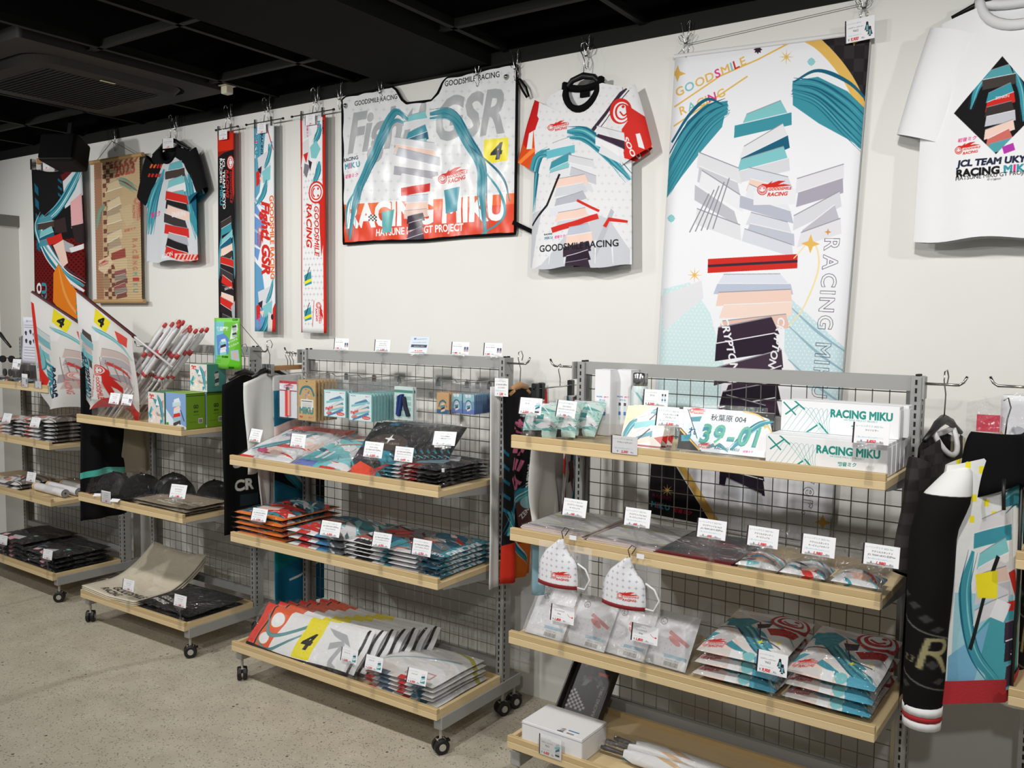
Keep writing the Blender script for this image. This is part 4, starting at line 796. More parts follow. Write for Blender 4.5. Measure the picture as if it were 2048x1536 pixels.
c = Cv('teal_towel_print', 120, 420, T2, box=(0, 0, 100, 380)); c.poly([(0, 60), (100, 40), (100, 120), (0, 90)], (226, 200, 196)); c.poly([(0, 90), (100, 118), (100, 200), (0, 150)], (24, 28, 32)); c.ribbons([(0, 110), (50, 160), (100, 230)], 26, [T1, T2, WH], 4, 2); c.rect(0, 220, 100, 380, (20, 130, 142)); c.line([(0, 210), (60, 250), (98, 300)], 6, (190, 210, 206)); c.poly([(0, 310), (100, 280), (100, 380), (0, 380)], (26, 110, 150)); c.line([(30, 330), (98, 310)], 4, WH); c.poly([(0, 250), (14, 262), (0, 274)], RD)
IM['teal_towel'] = c.img()
c = Cv('red_scarf_print', 60, 200, (236, 236, 236), box=(0, 0, 60, 200)); c.poly([(10, 0), (50, 10), (58, 90), (30, 120), (6, 60)], (220, 58, 48)); c.text('SOO', (14, 40), (26, 110), WH, .06); c.poly([(14, 140), (56, 130), (50, 160), (12, 170)], RD); logo(c, (14, 158), (50, 150), WH, RD)
IM['red_scarf'] = c.img()
c = Cv('printed_scarf_print', 60, 200, (190, 186, 182), box=(0, 0, 60, 200)); c.shards((0, 0, 60, 200), [(226, 222, 220), T2, (120, 80, 80), (180, 60, 60), (60, 60, 64), T1], 30, 6, .5); logo(c, (20, 60), (54, 52)); 
IM['pscarf'] = c.img()
c = Cv('clear_bag_art', 160, 120, (236, 236, 240), box=(0, 0, 100, 75)); c.ribbons([(60, 70), (80, 30), (100, 14)], 14, [(140, 180, 196), T1, (190, 210, 220)], 4, 1); c.ell(40, 20, 9, 5, (170, 172, 180)); c.ell(20, 44, 8, 6, (190, 192, 196)); c.line([(38, 22), (56, 50)], 1, (140, 140, 146)); c.poly([(30, 8), (70, 0), (80, 12), (50, 14)], (230, 110, 120)); c.line([(0, 50), (20, 66)], 2, AU)
IM['clearbag'] = c.img()
# ------------------------------------------------------------------ the room shell
def wall_material():
    m, nt, b = pbsdf('painted_wall'); tc = nt.nodes.new('ShaderNodeTexCoord')
    n = nt.nodes.new('ShaderNodeTexNoise'); n.inputs['Scale'].default_value = 1.6; n.inputs['Detail'].default_value = 5
    n2 = nt.nodes.new('ShaderNodeTexNoise'); n2.inputs['Scale'].default_value = 90
    r = nt.nodes.new('ShaderNodeMixRGB'); r.inputs[1].default_value = (*lin((222, 221, 215)), 1); r.inputs[2].default_value = (*lin((232, 231, 226)), 1)
    bp = nt.nodes.new('ShaderNodeBump'); bp.inputs['Strength'].default_value = .12; bp.inputs['Distance'].default_value = .002
    L = nt.links.new; L(tc.outputs['Object'], n.inputs['Vector']); L(tc.outputs['Object'], n2.inputs['Vector']); L(n.outputs['Fac'], r.inputs[0]); L(r.outputs[0], b.inputs['Base Color'])
    L(n2.outputs['Fac'], bp.inputs['Height']); L(bp.outputs['Normal'], b.inputs['Normal']); b.inputs['Roughness'].default_value = .7; return m
WALLM = wall_material()
def floor_material():
    m, nt, b = pbsdf('polished_concrete'); tc = nt.nodes.new('ShaderNodeTexCoord'); L = nt.links.new
    def noise(s, d=4): n = nt.nodes.new('ShaderNodeTexNoise'); n.inputs['Scale'].default_value = s; n.inputs['Detail'].default_value = d; L(tc.outputs['Object'], n.inputs['Vector']); return n
    def ramp(src, p0, p1, c0, c1):
        r = nt.nodes.new('ShaderNodeValToRGB'); r.color_ramp.elements[0].position = p0; r.color_ramp.elements[1].position = p1
        r.color_ramp.elements[0].color = c0; r.color_ramp.elements[1].color = c1; L(src, r.inputs[0]); return r
    def mix(f, a, c, t='MIX'):
        x = nt.nodes.new('ShaderNodeMixRGB'); x.blend_type = t
        L(f, x.inputs[0]) if not isinstance(f, float) else setattr(x.inputs[0], 'default_value', f)
        for k, q in ((1, a), (2, c)):
            if isinstance(q, tuple): x.inputs[k].default_value = q
            else: L(q, x.inputs[k])
        return x.outputs[0]
    big = noise(1.1, 6); med = noise(7, 5)
    base = mix(big.outputs['Fac'], (*lin((176, 168, 151)), 1), (*lin((196, 188, 170)), 1)); base = mix(.25, base, ramp(med.outputs['Fac'], .3, .7, (*lin((158, 150, 132)), 1), (*lin((210, 202, 184)), 1)).outputs[0])
    def specks(scale, lo, hi, nscale, t0, t1, colr, amt, base):
        v = nt.nodes.new('ShaderNodeTexVoronoi'); v.inputs['Scale'].default_value = scale; L(tc.outputs['Object'], v.inputs['Vector'])
        d = ramp(v.outputs['Distance'], lo, hi, (amt, amt, amt, 1), (0, 0, 0, 1)); s_ = ramp(noise(nscale, 2).outputs['Fac'], t0, t1, (0, 0, 0, 1), (1, 1, 1, 1))
        mm = nt.nodes.new('ShaderNodeMath'); mm.operation = 'MULTIPLY'; L(d.outputs[0], mm.inputs[0]); L(s_.outputs[0], mm.inputs[1]); return mix(mm.outputs[0], base, (*lin(colr), 1))
    base = specks(60, .14, .26, 29, .50, .56, (92, 86, 75), .75, base); base = specks(95, .2, .34, 31, .44, .5, (108, 101, 89), .7, base); base = specks(70, .16, .28, 27, .52, .57, (212, 206, 192), .8, base); base = specks(24, .10, .16, 13, .55, .6, (62, 56, 48), .9, base)
    wv = nt.nodes.new('ShaderNodeTexWave'); wv.inputs['Scale'].default_value = .16; wv.inputs['Distortion'].default_value = 9; wv.inputs['Detail'].default_value = 3; L(tc.outputs['Object'], wv.inputs['Vector'])
    cr = ramp(wv.outputs['Fac'], .0, .004, (*lin((150, 142, 126)), 1), (1, 1, 1, 1)); base = mix(.25, base, cr.outputs[0], 'MULTIPLY')
    L(base, b.inputs['Base Color']); rr = ramp(med.outputs['Fac'], .3, .7, (.38, .38, .38, 1), (.6, .6, .6, 1)); L(rr.outputs[0], b.inputs['Roughness']); b.inputs['Specular IOR Level'].default_value = .35
    return m
obj('floor', MB().box(-7, 6.5, -6, .1, -.1, 0), floor_material(), kind='structure')
obj('wall_back', MB().box(-7, 6.5, 0, .12, 0, 2.728), WALLM, kind='structure')
obj('trim_1', MB().box(-7, 6.5, -.006, .12, 2.728, 2.79), BARB, kind='structure')
obj('ceiling', MB().box(-7, 6.5, -6, .12, 3.15, 3.25), CEILB, kind='structure')
obj('wall_upper', MB().box(-7, 6.5, 0.02, .12, 2.79, 3.15), CEILB, kind='structure')
# boxed-out beam across the ceiling
obj('ceiling_beam', MB().box(.34, .92, -6, .02, 2.738, 3.15), mat('beam_black_paint', (19, 19, 18), .85, spec=.1, bump=.25, bscale=6, var=.3), kind='structure')
# partition at the far left with its head rail
pt = obj('wall_left', MB().box(-5.2, -3.16, -.14, 0, 0, 2.25), WALLM, kind='structure')
obj('trim_2', MB().box(-5.2, -3.145, -.17, 0, 2.25, 2.325), mat('grey_trim', (120, 118, 112), .6), kind='structure')
# open ceiling grid: each bar its own piece
def tbar(x0, x1, y0, y1):
    m = MB()
    if x1-x0 > y1-y0: yc = (y0+y1)/2; m.box(x0, x1, yc-.012, yc+.012, 2.782, 2.786); m.box(x0, x1, yc-.002, yc+.002, 2.786, 2.82)
    else: xc = (x0+x1)/2; m.box(xc-.012, xc+.012, y0, y1, 2.782, 2.786); m.box(xc-.002, xc+.002, y0, y1, 2.786, 2.82)
    return m
grid_root = empty('ceiling_grid', (0, 0, 0), kind='structure')
for y in (-.365, -.975, -1.585, -2.195): obj('grid_bar', tbar(-6, .33, y-.01, y+.01), BARB, grid_root); obj('grid_bar', tbar(.93, 6, y-.01, y+.01), BARB, grid_root)
for x in (-2.9, -2.3, -1.65, -1.05, -.45, .105, 1.0, 1.64, 2.27, 2.9): obj('grid_bar', tbar(x-.01, x+.01, -4, -.006), BARB, grid_root)
# cassette air conditioner
ac = empty('ceiling_air_conditioner', (-1.04, -.77, 2.765), label='dark square cassette air conditioner set in the black ceiling grid, upper left', category='air conditioner')
def ring(m, h0, h1, r0, r1, z0, z1, n=32):
    def sq(h, r):
        P = []
        for k, (sx, sy) in enumerate(((1, 1), (-1, 1), (-1, -1), (1, -1))):
            for j in range(n//4): t = math.pi/2*(k+j/(n//4-1)); P.append((sx*(h-r)+r*math.cos(t), sy*(h-r)+r*math.sin(t)))
        return P
    a, b = sq(h0, r0), sq(h1, r1); q = len(m.v); N = len(a)
    m.v += [(x, y, z0) for x, y in a]+[(x, y, z1) for x, y in b]
    for i in range(N): m.face([q+i, q+(i+1) % N, q+N+(i+1) % N, q+N+i])
    return m
m = MB(); ring(m, .51, .51, .02, .02, .05, 0); ring(m, .51, .40, .02, .12, 0, -.005); obj('panel_frame', m, ACG, ac)
m = MB(); ring(m, .385, .36, .12, .11, .0, -.03); ring(m, .36, .285, .11, .03, -.03, -.035); ring(m, .40, .385, .12, .12, -.005, 0.03); obj('intake_ring', m, ACG, ac)
for k in range(4):
    obj('louver', MB().box(-.25, .25, -.012, .012, -.004, .0), mat('louver_black', (14, 14, 14), .7), ac, (.392*math.cos(k*math.pi/2), .392*math.sin(k*math.pi/2), .012), (0, 0, k*math.pi/2+math.pi/2))
m = MB(); m.box(-.285, .285, -.285, .285, -.032, -.024)
for k in range(24): m.box(-.28, .28, -.28+k*.0235, -.28+k*.0235+.008, -.036, -.032)
obj('grille', m, mat('grille_dark', (26, 25, 22), .8), ac)
obj('sticker', MB().box(-.035, .035, -.008, .008, -.038, -.036), mat('cream_sticker', (200, 190, 150), .6), ac, (.30, .0, 0), (0, 0, 1.57))
se = empty('ceiling_sensor', (-.50, -.285, 2.745), label='small cream box-shaped sensor on the corner of the air conditioner panel', category='sensor')
bevel(obj('sensor_case', MB().box(-.022, .022, -.022, .022, 0, .038), mat('cream_plastic', (214, 208, 186), .5), se), .006, 2)
obj('sensor_foot', MB().box(-.03, .03, -.03, .03, .038, .044), mat('cream_plastic', (214, 208, 186), .5), se)
# wall speaker hung from the ceiling
sp = empty('wall_speaker', (-2.0, -.28, 2.60), (math.radians(-14), 0, math.radians(28)), label='black loudspeaker hung below the ceiling above the dark printed towel', category='speaker')
bevel(obj('speaker_cabinet', MB().prism([(-.115, -.10), (.115, -.10), (.09, .09), (-.09, .09)], -.085, .085, axis='z'), mat('speaker_black', (16, 16, 17), .6, spec=.2), sp), .018, 3)
bevel(obj('speaker_grille', MB().box(-.105, .105, -.108, -.097, -.072, .072), mat('speaker_grille', (9, 9, 10), .85, spec=.1, bump=.4, bscale=300), sp), .006, 2)
obj('hanging_bracket', MB().box(-.012, .012, -.01, .01, .08, .5), BLACKP, sp); obj('bracket_plate', MB().box(-.05, .05, -.02, .02, .084, .092), BLACKP, sp)

# ------------------------------------------------------------------ wire clips along the top of the wall
def wire_clip(x, z, label, dx=0.0):
    m = MB()
    for s in (-1, 1):
        m.tube([(s*.004, 0, -.055), (s*.013, -.003, -.03), (s*.004, -.004, -.012), (s*.010, -.006, .02), (s*.016+dx, -.012, .062), (s*.020+dx, -.012, .060)], .0016, 5)
        m.tube([(0, -.004, -.012), (s*.02, -.008, -.002), (s*.028, -.010, .014), (s*.02, -.008, .02), (s*.004, -.004, 0)], .0013, 5)
    m.tube([(-.006, -.003, -.055), (0, 0, -.062), (.006, -.003, -.055)], .0016, 5)
    o = empty('wire_clip', (x, -.022, z), label=label, category='clip', group='wire clips along the top of the wall')
    obj('clip_wire', m, STEEL, o, smooth=True)
    obj('clip_spring', MB().cyl((-.007, -.004, -.012), (.007, -.004, -.012), .004, 8), STEEL, o)
    m = MB().tube([(0, -.002, .0), (.004, .006, .03), (.012, .012, .055), (.004, .015, .075), (-.006, .012, .06)], .0012, 5); obj('ceiling_hook', m, STEEL, o, smooth=True)
    return o
for x, z, t in ((1.405, 2.71, 'wire clip holding the hanger of the white race jersey'), (1.831, 2.69, 'wire clip at the upper left corner of the tall white wall banner'), (2.462, 2.70, 'wire clip at the upper right corner of the tall white wall banner'), (.86, 2.715, 'wire clip on the top edge of the windshield shade, right of its notch'), (1.062, 2.71, 'wire clip at the top right corner of the windshield shade'), (.02, 2.72, 'wire clip at the top left corner of the windshield shade'), (.29, 2.715, 'wire clip on the top edge of the windshield shade, left of its notch'),
        (-.14, 2.725, 'wire clip above the white scarf with the red smiling badge'), (-.50, 2.725, 'wire clip above the pale blue scarf'), (-.815, 2.725, 'wire clip above the black and red scarf'), (-1.30, 2.72, 'wire clip above the black printed t-shirt'), (-1.92, 2.71, 'wire clip holding the cord of the bamboo hanging'), (-2.72, 2.71, 'wire clip above the dark printed towel'), (2.925, 2.73, 'wire clip above the white t-shirt with the dark diamond')): wire_clip(x, z, t)

# ------------------------------------------------------------------ cloth, shirts and cards
def sheet(name, w, h, img, loc, rz=0, amp=.006, folds=3, seed=0, nx=16, ny=24, parent=None, rough=.8, thick=.002, fn=None, bump=0.0, alpha=None, spec=.12, key=None, **kw):
    r = random.Random(seed); p1, p2 = r.uniform(0, 6), r.uniform(0, 6)
    def P(u, v):
        x = (u-.5)*w; z = -(1-v)*h; d = (1-v)
        y = amp*(math.sin(u*folds*2*math.pi+p1+d*.7)*(.3+.7*d)+.5*math.sin(u*folds*3.7+v*5+p2))
        if fn: return fn(u, v, x, y, z)
        return (x, y, z)
    m = MB(); m.grid(nx, ny, P); m.keep = True
    mm = img_mat(key or 'print_'+name+str(seed), img, rough, spec, bump, alpha=alpha) if not isinstance(img, bpy.types.Material) else img
    o = obj(name, m, mm, parent, loc, (0, 0, rz), smooth=True, **kw)
    md = o.modifiers.new('thick', 'SOLIDIFY'); md.thickness = thick; md.offset = 0
    return o
def shirt_mesh(sh, cw, hw, L, nw, nd, slope, sl, sa, s1, s2, t, seed, rect, long_=False, wr=.010, deform=None, sleeves=(-1, 1), back=True):
    r = random.Random(seed); ph = [r.uniform(0, 6) for _ in range(6)]
    x0, x1, z0, z1 = rect
    def uv(p): return (min(max((p[0]-x0)/(x1-x0), 0), 1), min(max((p[2]-z0)/(z1-z0), 0), 1))
    def half(z):
        d = -z
        if d < .12: return sh+(cw-sh)*max(0, (d-.02)/.10)*.6
        a = min(1, (d-.12)/(.2)); q = min(1, max(0, (d-.3)/max(L-.3, .01)))
        return (sh+(cw-sh)*.6)*(1-a)+cw*a+(hw-cw)*q
    m = MB(); m.keep = True
    def panel(side):
        def P(u, v):
            s = 2*u-1; zt = -slope*min(1, abs(s)*1.02)**1.1*sh/.2
            if abs(s)*sh < nw: q = math.sqrt(max(0, 1-(abs(s)*sh/nw)**2)); zt = min(zt, -nd*q) if side < 0 else min(zt, -.25*nd*q)
            k = 1-v; z = zt+k*(-L-zt)
            x = s*(sh*(1-min(1, k*6))+half(z)*min(1, k*6))
            y = side*t*math.sqrt(max(0, 1-s*s*.98))*(.6+.4*k)
            y += wr*k*(math.sin(s*5+ph[0]+k*1.5)*.6+math.sin(s*11+ph[1]-k*2)*.4)*(1-abs(s)**4)
            z += wr*.6*k*k*math.sin(s*6+ph[2])
            return (x, y, z)
        m.grid(22, 20, P, flip=(side > 0), uvfn=uv)
    panel(-1)
    if back: panel(1)
    for sg in sleeves:
        a0 = Vector((sg*(sh-.035), 0, -slope-.035 if not long_ else -slope-.05)); d = Vector((sg*math.cos(sa), 0, -math.sin(sa))); nrm = Vector((sg*math.sin(sa), 0, math.cos(sa)))
        def S(u, v, a0=a0, d=d, nrm=nrm, sg=sg):
            th = 2*math.pi*u*sg; ww = s1+(s2-s1)*v; yy = t*(.75 if not long_ else .9)
            c = a0+d*(sl*v)+Vector((0, 0, -1))*(.05*v*v if not long_ else 0)
            p = c+nrm*(ww*math.cos(th)); p.y += -yy*math.sin(th)*(1+.15*math.sin(v*9+ph[3])); p.z += (.008*math.sin(v*14+u*6+ph[4]) if long_ else 0); return p
        m.grid(16, 10 if not long_ else 26, S, uvfn=uv)
    if deform: m.v = [deform(Vector(p)) for p in m.v]
    return m
def hanger(parent, w=.36, drop=.10, hook=.09, m=BLACKP, z=0.0, bar=False):
    h = MB().tube([(.012, 0, hook+.012), (.020, 0, hook+.03), (.008, 0, hook+.05), (-.012, 0, hook+.045), (-.014, 0, hook+.02), (.004, 0, hook-.02), (0, 0, 0)], .002, 6); obj('hanger_hook', h, STEEL, parent, (0, 0, z), smooth=True)
    b = MB().tube([(-w/2, 0, -drop), (-w*.3, 0, -drop*.55), (-.05, 0, -.012), (0, 0, 0), (.05, 0, -.012), (w*.3, 0, -drop*.55), (w/2, 0, -drop)], [.007, .009, .012, .014, .012, .009, .007], 8)
    obj('hanger_arms', b, m, parent, (0, 0, z), smooth=True)
    if bar: obj('hanger_bar', MB().cyl((-w*.42, 0, -drop-.01), (w*.42, 0, -drop-.01), .004, 8), m, parent, (0, 0, z))
def collar(parent, nw, nd, m, r=.009, t=.03, rise=.0):
    P = [(nw*math.cos(a), -t*.75*max(0, -math.sin(a))+t*.7*max(0, math.sin(a))*.6, (-nd*-math.sin(a) if math.sin(a) < 0 else -.25*nd*math.sin(a)) if False else (-nd*(-math.sin(a)) if math.sin(a) < 0 else -.22*nd*math.sin(a))+rise) for a in np.linspace(0, 2*math.pi, 32, endpoint=False)]
    return obj('collar', MB().tube(P, r, 6, closed=True), m, parent, smooth=True)
CARD_M = {}
def card(key, loc, rz=0.0, tilt=.22, stand='lip', label='', hgt=.075, size=(.091, .055), group='price cards', name='price_card', arm=None):
    o = empty(name, loc, (0, 0, rz), label=label, category='price card', group=group)
    w, h = size; k = ('card', key, size)
    if k not in CARD_M: CARD_M[k] = MB().box(-w/2, w/2, 0, .0012, 0, h, mis=[0, 1, 1, 1, 1, 1]).mesh('card', [img_mat('card_'+key, IM['card_'+key] if 'card_'+key in IM else IM[key], .5), WHITEP])
    if stand in ('flat', 'hang'):
        obj('card', CARD_M[k], None, o, (0, 0, 0 if stand == 'flat' else -h), (0, 0, 0)) if False else link('card', CARD_M[k], o, (0, 0, 0 if stand == 'flat' else -h-.012), (-tilt if stand == 'hang' else 0, 0, 0))
        if stand == 'hang':
            if 'hc' not in CARD_M: CARD_M['hc'] = MB().box(-.006, .006, -.003, .003, -.02, .012).cyl((0, 0, .01), (0, 0, .03), .0015, 6).mesh('card_clip', CLEAR)
            link('card_clip', CARD_M['hc'], o)
        else:
            if 'fc' not in CARD_M: CARD_M['fc'] = MB().box(-w/2-.001, w/2+.001, -.002, -.0015, -.001, h+.001).mesh('card_sleeve', CLEAR)
            link('card_sleeve', CARD_M['fc'], o)
        return o
    c = link('card', CARD_M[k], o, (0, -.006, hgt), (-tilt, 0, 0))
    kk = ('holder', w)
    if kk not in CARD_M:
        CARD_M[kk] = MB().box(-w*.36, w*.36, -.004, .0, -.010, .006).box(-w*.36, w*.36, .002, .004, -.010, .010).mesh('card_holder', CLEAR)
        CARD_M['arm'] = MB().tube([(0, 0, .012), (.006, -.004, .03), (-.004, -.004, .05), (0, -.004, .068)], [.005, .0045, .004, .004], 8).tube([(-.016, -.004, .07), (-.008, -.004, .058), (0, -.004, .05), (.008, -.004, .058), (.016, -.004, .07)], .0025, 6).mesh('clip_arm', CLEAR, True)
        CARD_M['clip'] = MB().prism([(-.007, .016), (.007, .016), (.011, -.032), (-.011, -.032)], -.008, -.004).prism([(-.007, .016), (.007, .016), (.010, -.014), (-.010, -.014)], .012, .015).box(-.007, .007, -.008, .015, .008, .014).mesh('clip_jaw', CLEAR)
        CARD_M['stud'] = MB().cyl((0, 0, .0), (0, 0, .010), .005, 10).mesh('white_stud', WHITEP)
    link('card_holder', CARD_M[kk], o, (0, -.006, hgt), (-tilt, 0, 0))
    a = link('clip_arm', CARD_M['arm'], o); a.scale = (1, 1, hgt/.072)
    link('clip_jaw', CARD_M['clip'], o)
    return o
def wire_line(name, pts, r, m, **kw): return obj(name, MB().tube(pts, r, 5), m, smooth=True, **kw)

# tall banner -----------------------------------------------------------
tp = empty('tapestry', (2.1375, -.02, 2.628), (0, math.radians(2.3), 0), label='tall white wall banner with teal ribbons, gold lettering and a black checkered corner', category='banner')
sheet('banner_cloth', .70, 1.765, IM['tapestry'], (0, 0, 0), 0, .0035, 1.5, 4, 14, 40, tp, .7, .0015)
obj('top_rod', MB().cyl((-.355, 0, -.004), (.355, 0, -.004), .008, 10), mat('white_rod', (226, 226, 226), .5), tp)
obj('bottom_rod', MB().cyl((-.355, 0, -1.762), (.355, 0, -1.762), .008, 10), mat('white_rod', (226, 226, 226), .5), tp)
obj('hanging_cord', MB().tube([(-.345, 0, 0), (-.305, 0, .036), (.315, 0, .09), (.345, 0, .0)], .0012, 5), mat('grey_cord', (120, 120, 118), .7), tp)
obj('side_hem', MB().box(.347, .351, -.004, .004, -1.76, 0), mat('grey_hem', (150, 150, 148), .6), tp)
card('hood', (2.457, -.05, 2.66), -.15, -.1, 'hang', 'price card clipped at the upper right corner of the tall white banner', size=(.098, .072))

# windshield shade --------------------------------------------------------
ws = empty('windshield_shade', (0, -.02, 0), label='shiny white windshield shade with black edging, orange band and grey slogan on the wall', category='car sunshade')
def zt_shade(x):
    a = [(.034, 2.705), (.06, 2.716), (.36, 2.722), (.385, 2.705), (.42, 2.655), (.45, 2.634), (.60, 2.628), (.635, 2.655), (.665, 2.70), (.69, 2.716), (1.05, 2.722), (1.066, 2.708)]
    return float(np.interp(x, [p[0] for p in a], [p[1] for p in a]))
def zb_shade(x): return float(np.interp(x, [.034, .25, .55, .8, 1.066], [2.008, 2.012, 2.004, 2.012, 2.012]))
m = MB(); m.keep = True; rr = random.Random(5); fx = [.034+.104*k for k in range(11)]
def PS(u, v):
    x = .034+u*1.032; z = zb_shade(x)+v*(zt_shade(x)-zb_shade(x)); y = -.004*abs(math.sin((x-.034)/.104*math.pi))-.0025*math.sin(z*40+x*9)*math.sin(x*31)
    return (x+.008*(1-v)*(1-u), y, z)
m.grid(90, 40, PS, uvfn=lambda p: ((p[0]-.034)/1.032, (p[2]-2.006)/.712))
obj('shade_sheet', m, img_mat('print_shade', IM['shade'], .30, .35, .10, 9, bdist=.02), ws, smooth=True)
e = [(.034+k*.0086, 0, zt_shade(.034+k*.0086)) for k in range(121)]+[(1.066, 0, z) for z in np.linspace(2.69, 2.02, 12)]+[(x, 0, zb_shade(x)) for x in np.linspace(1.066, .042, 30)]+[(.034+.008*(2.7-z)/.7, 0, z) for z in np.linspace(2.02, 2.69, 12)]
obj('edge_binding', MB().tube(e, .0065, 6, closed=True), BLACKF, ws, smooth=True)
obj('strap', MB().tube([(1.068, -.004, 2.655), (1.09, -.01, 2.65), (1.12, -.012, 2.615), (1.135, -.012, 2.575), (1.125, -.012, 2.572), (1.105, -.012, 2.60), (1.072, -.006, 2.65)], .005, 5), BLACKF, ws, smooth=True)
obj('strap', MB().box(-.075, .075, -.002, .002, -.009, .009), BLACKF, ws, (1.128, -.008, 2.028), (0, math.radians(24), 0))
for x, z in ((.062, 2.672), (1.015, 2.672)): obj('suction_cup', MB().tube([(x, -.006, z), (x, -.012, z), (x, -.02, z)], [.013, .010, .004], 12), STEEL, ws, smooth=True)

# jerseys on the wall -------------------------------------------------------
def shirt(name, cx, zt, y, dims, img, rect, label, collar_m, seed, colr=.009, hang_w=.36, hang_z=.0, rz=0, tagm=None, rough=.8, hook=.09, sleeves=(-1, 1)):
    o = empty(name, (cx, y, zt), (0, 0, rz), label=label, category='shirt')
    sh, cw, hw, L, nw, nd, slope, sl, sa, s1, s2, t = dims
    obj('shirt_body', shirt_mesh(*dims, seed, (rect[0]-cx, rect[1]-cx, rect[2]-zt, rect[3]-zt), sleeves=sleeves), img_mat('print_'+name+str(seed), img, rough, .12, .25, 40, bdist=.004), o, smooth=True)
    collar(o, nw, nd, collar_m, colr, t)
    hanger(o, hang_w, .07, hook, BLACKP, hang_z)
    if tagm: obj('neck_label', MB().box(-.022, .022, -.001, .001, -.03, 0), tagm, o, (0, t*.4, -.03))
    return o
WHITEF = mat('white_knit', (228, 228, 228), .85)
shirt('race_jersey', 1.412, 2.592, -.06, (.175, .222, .235, .735, .082, .115, .055, .21, math.radians(63), .100, .082, .035), IM['jersey'], (1.09, 1.74, 1.85, 2.62), 'white race jersey with black collar, orange and red sleeves on a black hanger', BLACKF, 3, .014, .26, .02, tagm=BLACKF, rough=.65, hook=.08)
shirt('white_tee', 2.925, 2.632, -.075, (.215, .262, .27, .725, .115, .10, .05, .28, math.radians(72), .075, .072, .045), IM['tee'], (2.6, 3.25, 1.88, 2.65), 'plain white t-shirt with a dark diamond print at the upper right', WHITEF, 6, .016, .38, .03, hook=.07)
shirt('black_tee', -1.30, 2.615, -.06, (.18, .235, .245, .66, .085, .10, .055, .20, math.radians(58), .105, .09, .035), IM['btee'], (-1.6, -1.0, 1.95, 2.62), 'black short-sleeved t-shirt with a teal and red print high on the wall', BLACKF, 9, .010, .34, .03)
card('tee', (2.99, -.13, 2.70), 0, -.05, 'hang', 'price card clipped above the white t-shirt with the dark diamond')
card('t4', (-1.29, -.085, 2.66), .1, 0, 'hang', 'price card clipped at the neck of the black t-shirt on the wall')

# scarves on clip hangers ---------------------------------------------------
def scarf(x0, x1, z0, img, label, seed, bar=(-.05, .05), price=None, plab=''):
    w = x1-x0; cx = (x0+x1)/2
    o = empty('scarf', (cx, -.055, 2.638), label=label, category='scarf', group='long scarves hung on the wall')
    sheet('scarf_cloth', w, 2.638-z0, img, (0, 0, 0), 0, .004, 1, seed, 8, 40, o, .85, .003)
    h = empty('clip_hanger', (cx, -.055, 2.655), label='chrome clip hanger above the '+label, category='hanger', group='clip hangers of the wall scarves')
    obj('hanger_rod', MB().cyl((-w/2+bar[0], 0, 0), (w/2+bar[1], 0, 0), .0028, 8), mat('dark_chrome', (90, 90, 90), .3, 1), h)
    obj('hanger_hook', MB().tube([(.02, 0, .105), (.012, 0, .122), (-.006, 0, .12), (-.012, 0, .10), (.004, 0, .07), (.010, 0, .05), (0, 0, 0)], .002, 6), STEEL, h, smooth=True)
    for s in (-1, 1):
        obj('hanger_clip', MB().box(-.006, .006, -.006, .006, -.028, .018).cyl((-.009, 0, .0), (.009, 0, 0), .006, 8), STEEL, h, (s*(w/2-.014), 0, 0))
        obj('rod_end', MB().cyl((-.004, 0, 0), (.004, 0, 0), .006, 8), BLACKP, h, (s*w/2+(bar[0] if s < 0 else bar[1]), 0, 0))
    if price: card(price, (cx+.004, -.075, 2.655), .08, 0, 'hang', plab, size=(.066, .05))
    return o
scarf(-.885, -.748, 1.46, IM['scarf_a'], 'black and red scarf with white slogan', 11, (-.01, .035), 't3', 'price card on the black and red wall scarf')
scarf(-.582, -.425, 1.566, IM['scarf_b'], 'pale blue scarf with red slogan', 12, (-.06, .07), 't1', 'price card on the pale blue wall scarf')
scarf(-.228, -.05, 1.566, IM['scarf_c'], 'white scarf with red smiling badge', 13, (-.06, .06), 't2', 'price card on the white and red wall scarf')
# towel and bamboo hanging ----------------------------------------------------
tw = empty('bath_towel', (-2.56, -.05, 2.625), label='large dark towel with teal swirl and orange patch at the far left wall', category='towel')
sheet('towel_cloth', .62, 1.12, IM['towel'], (0, 0, 0), 0, .008, 2, 21, 18, 40, tw, .9, .004, fn=lambda u, v, x, y, z: (x, y, z-.05*v*v*math.sin(math.pi*u)))
th = empty('trouser_hanger', (-2.63, -.062, 2.645), label='wooden clip hanger holding the dark printed towel', category='hanger')
obj('wooden_bar', MB().box(-.13, .13, -.008, .008, -.008, .03), mat('hanger_wood', (176, 132, 86), .5), th); obj('hanger_hook', MB().tube([(.02, 0, .095), (.004, 0, .11), (-.014, 0, .095), (.004, 0, .06), (0, 0, .02)], .002, 6), STEEL, th, smooth=True)
for s in (-1, 1): obj('hanger_clip', MB().box(-.012, .012, -.014, .014, -.04, .03), STEEL, th, (s*.19, 0, 0)); obj('side_rod', MB().cyl((s*.13, 0, 0), (s*.2, 0, 0), .003, 6), STEEL, th)
card('b1', (-2.63, -.075, 2.665), .1, 0, 'hang', 'price card on the hanger of the dark wall towel', size=(.075, .06))
bs = empty('bamboo_scroll', (-1.888, -.035, 2.597), label='tan bamboo wall scroll with wooden rods and faded print', category='wall scroll')
WD = mat('scroll_wood', (186, 150, 98), .5)
bmesh_slats = MB(); bmesh_slats.keep = True
bmesh_slats.grid(6, 108, lambda u, v: ((u-.5)*.49, -.0025*(1 if int(round(v*108)) % 2 else 0), -(1-v)*.865))
obj('bamboo_mat', bmesh_slats, img_mat('print_bamboo', IM['bamboo'], .6), bs)
for z, w in ((0, .56), (-.868, .54)): obj('scroll_rod', MB().cyl((-w/2, 0, z), (w/2, 0, z), .013, 10), WD, bs)
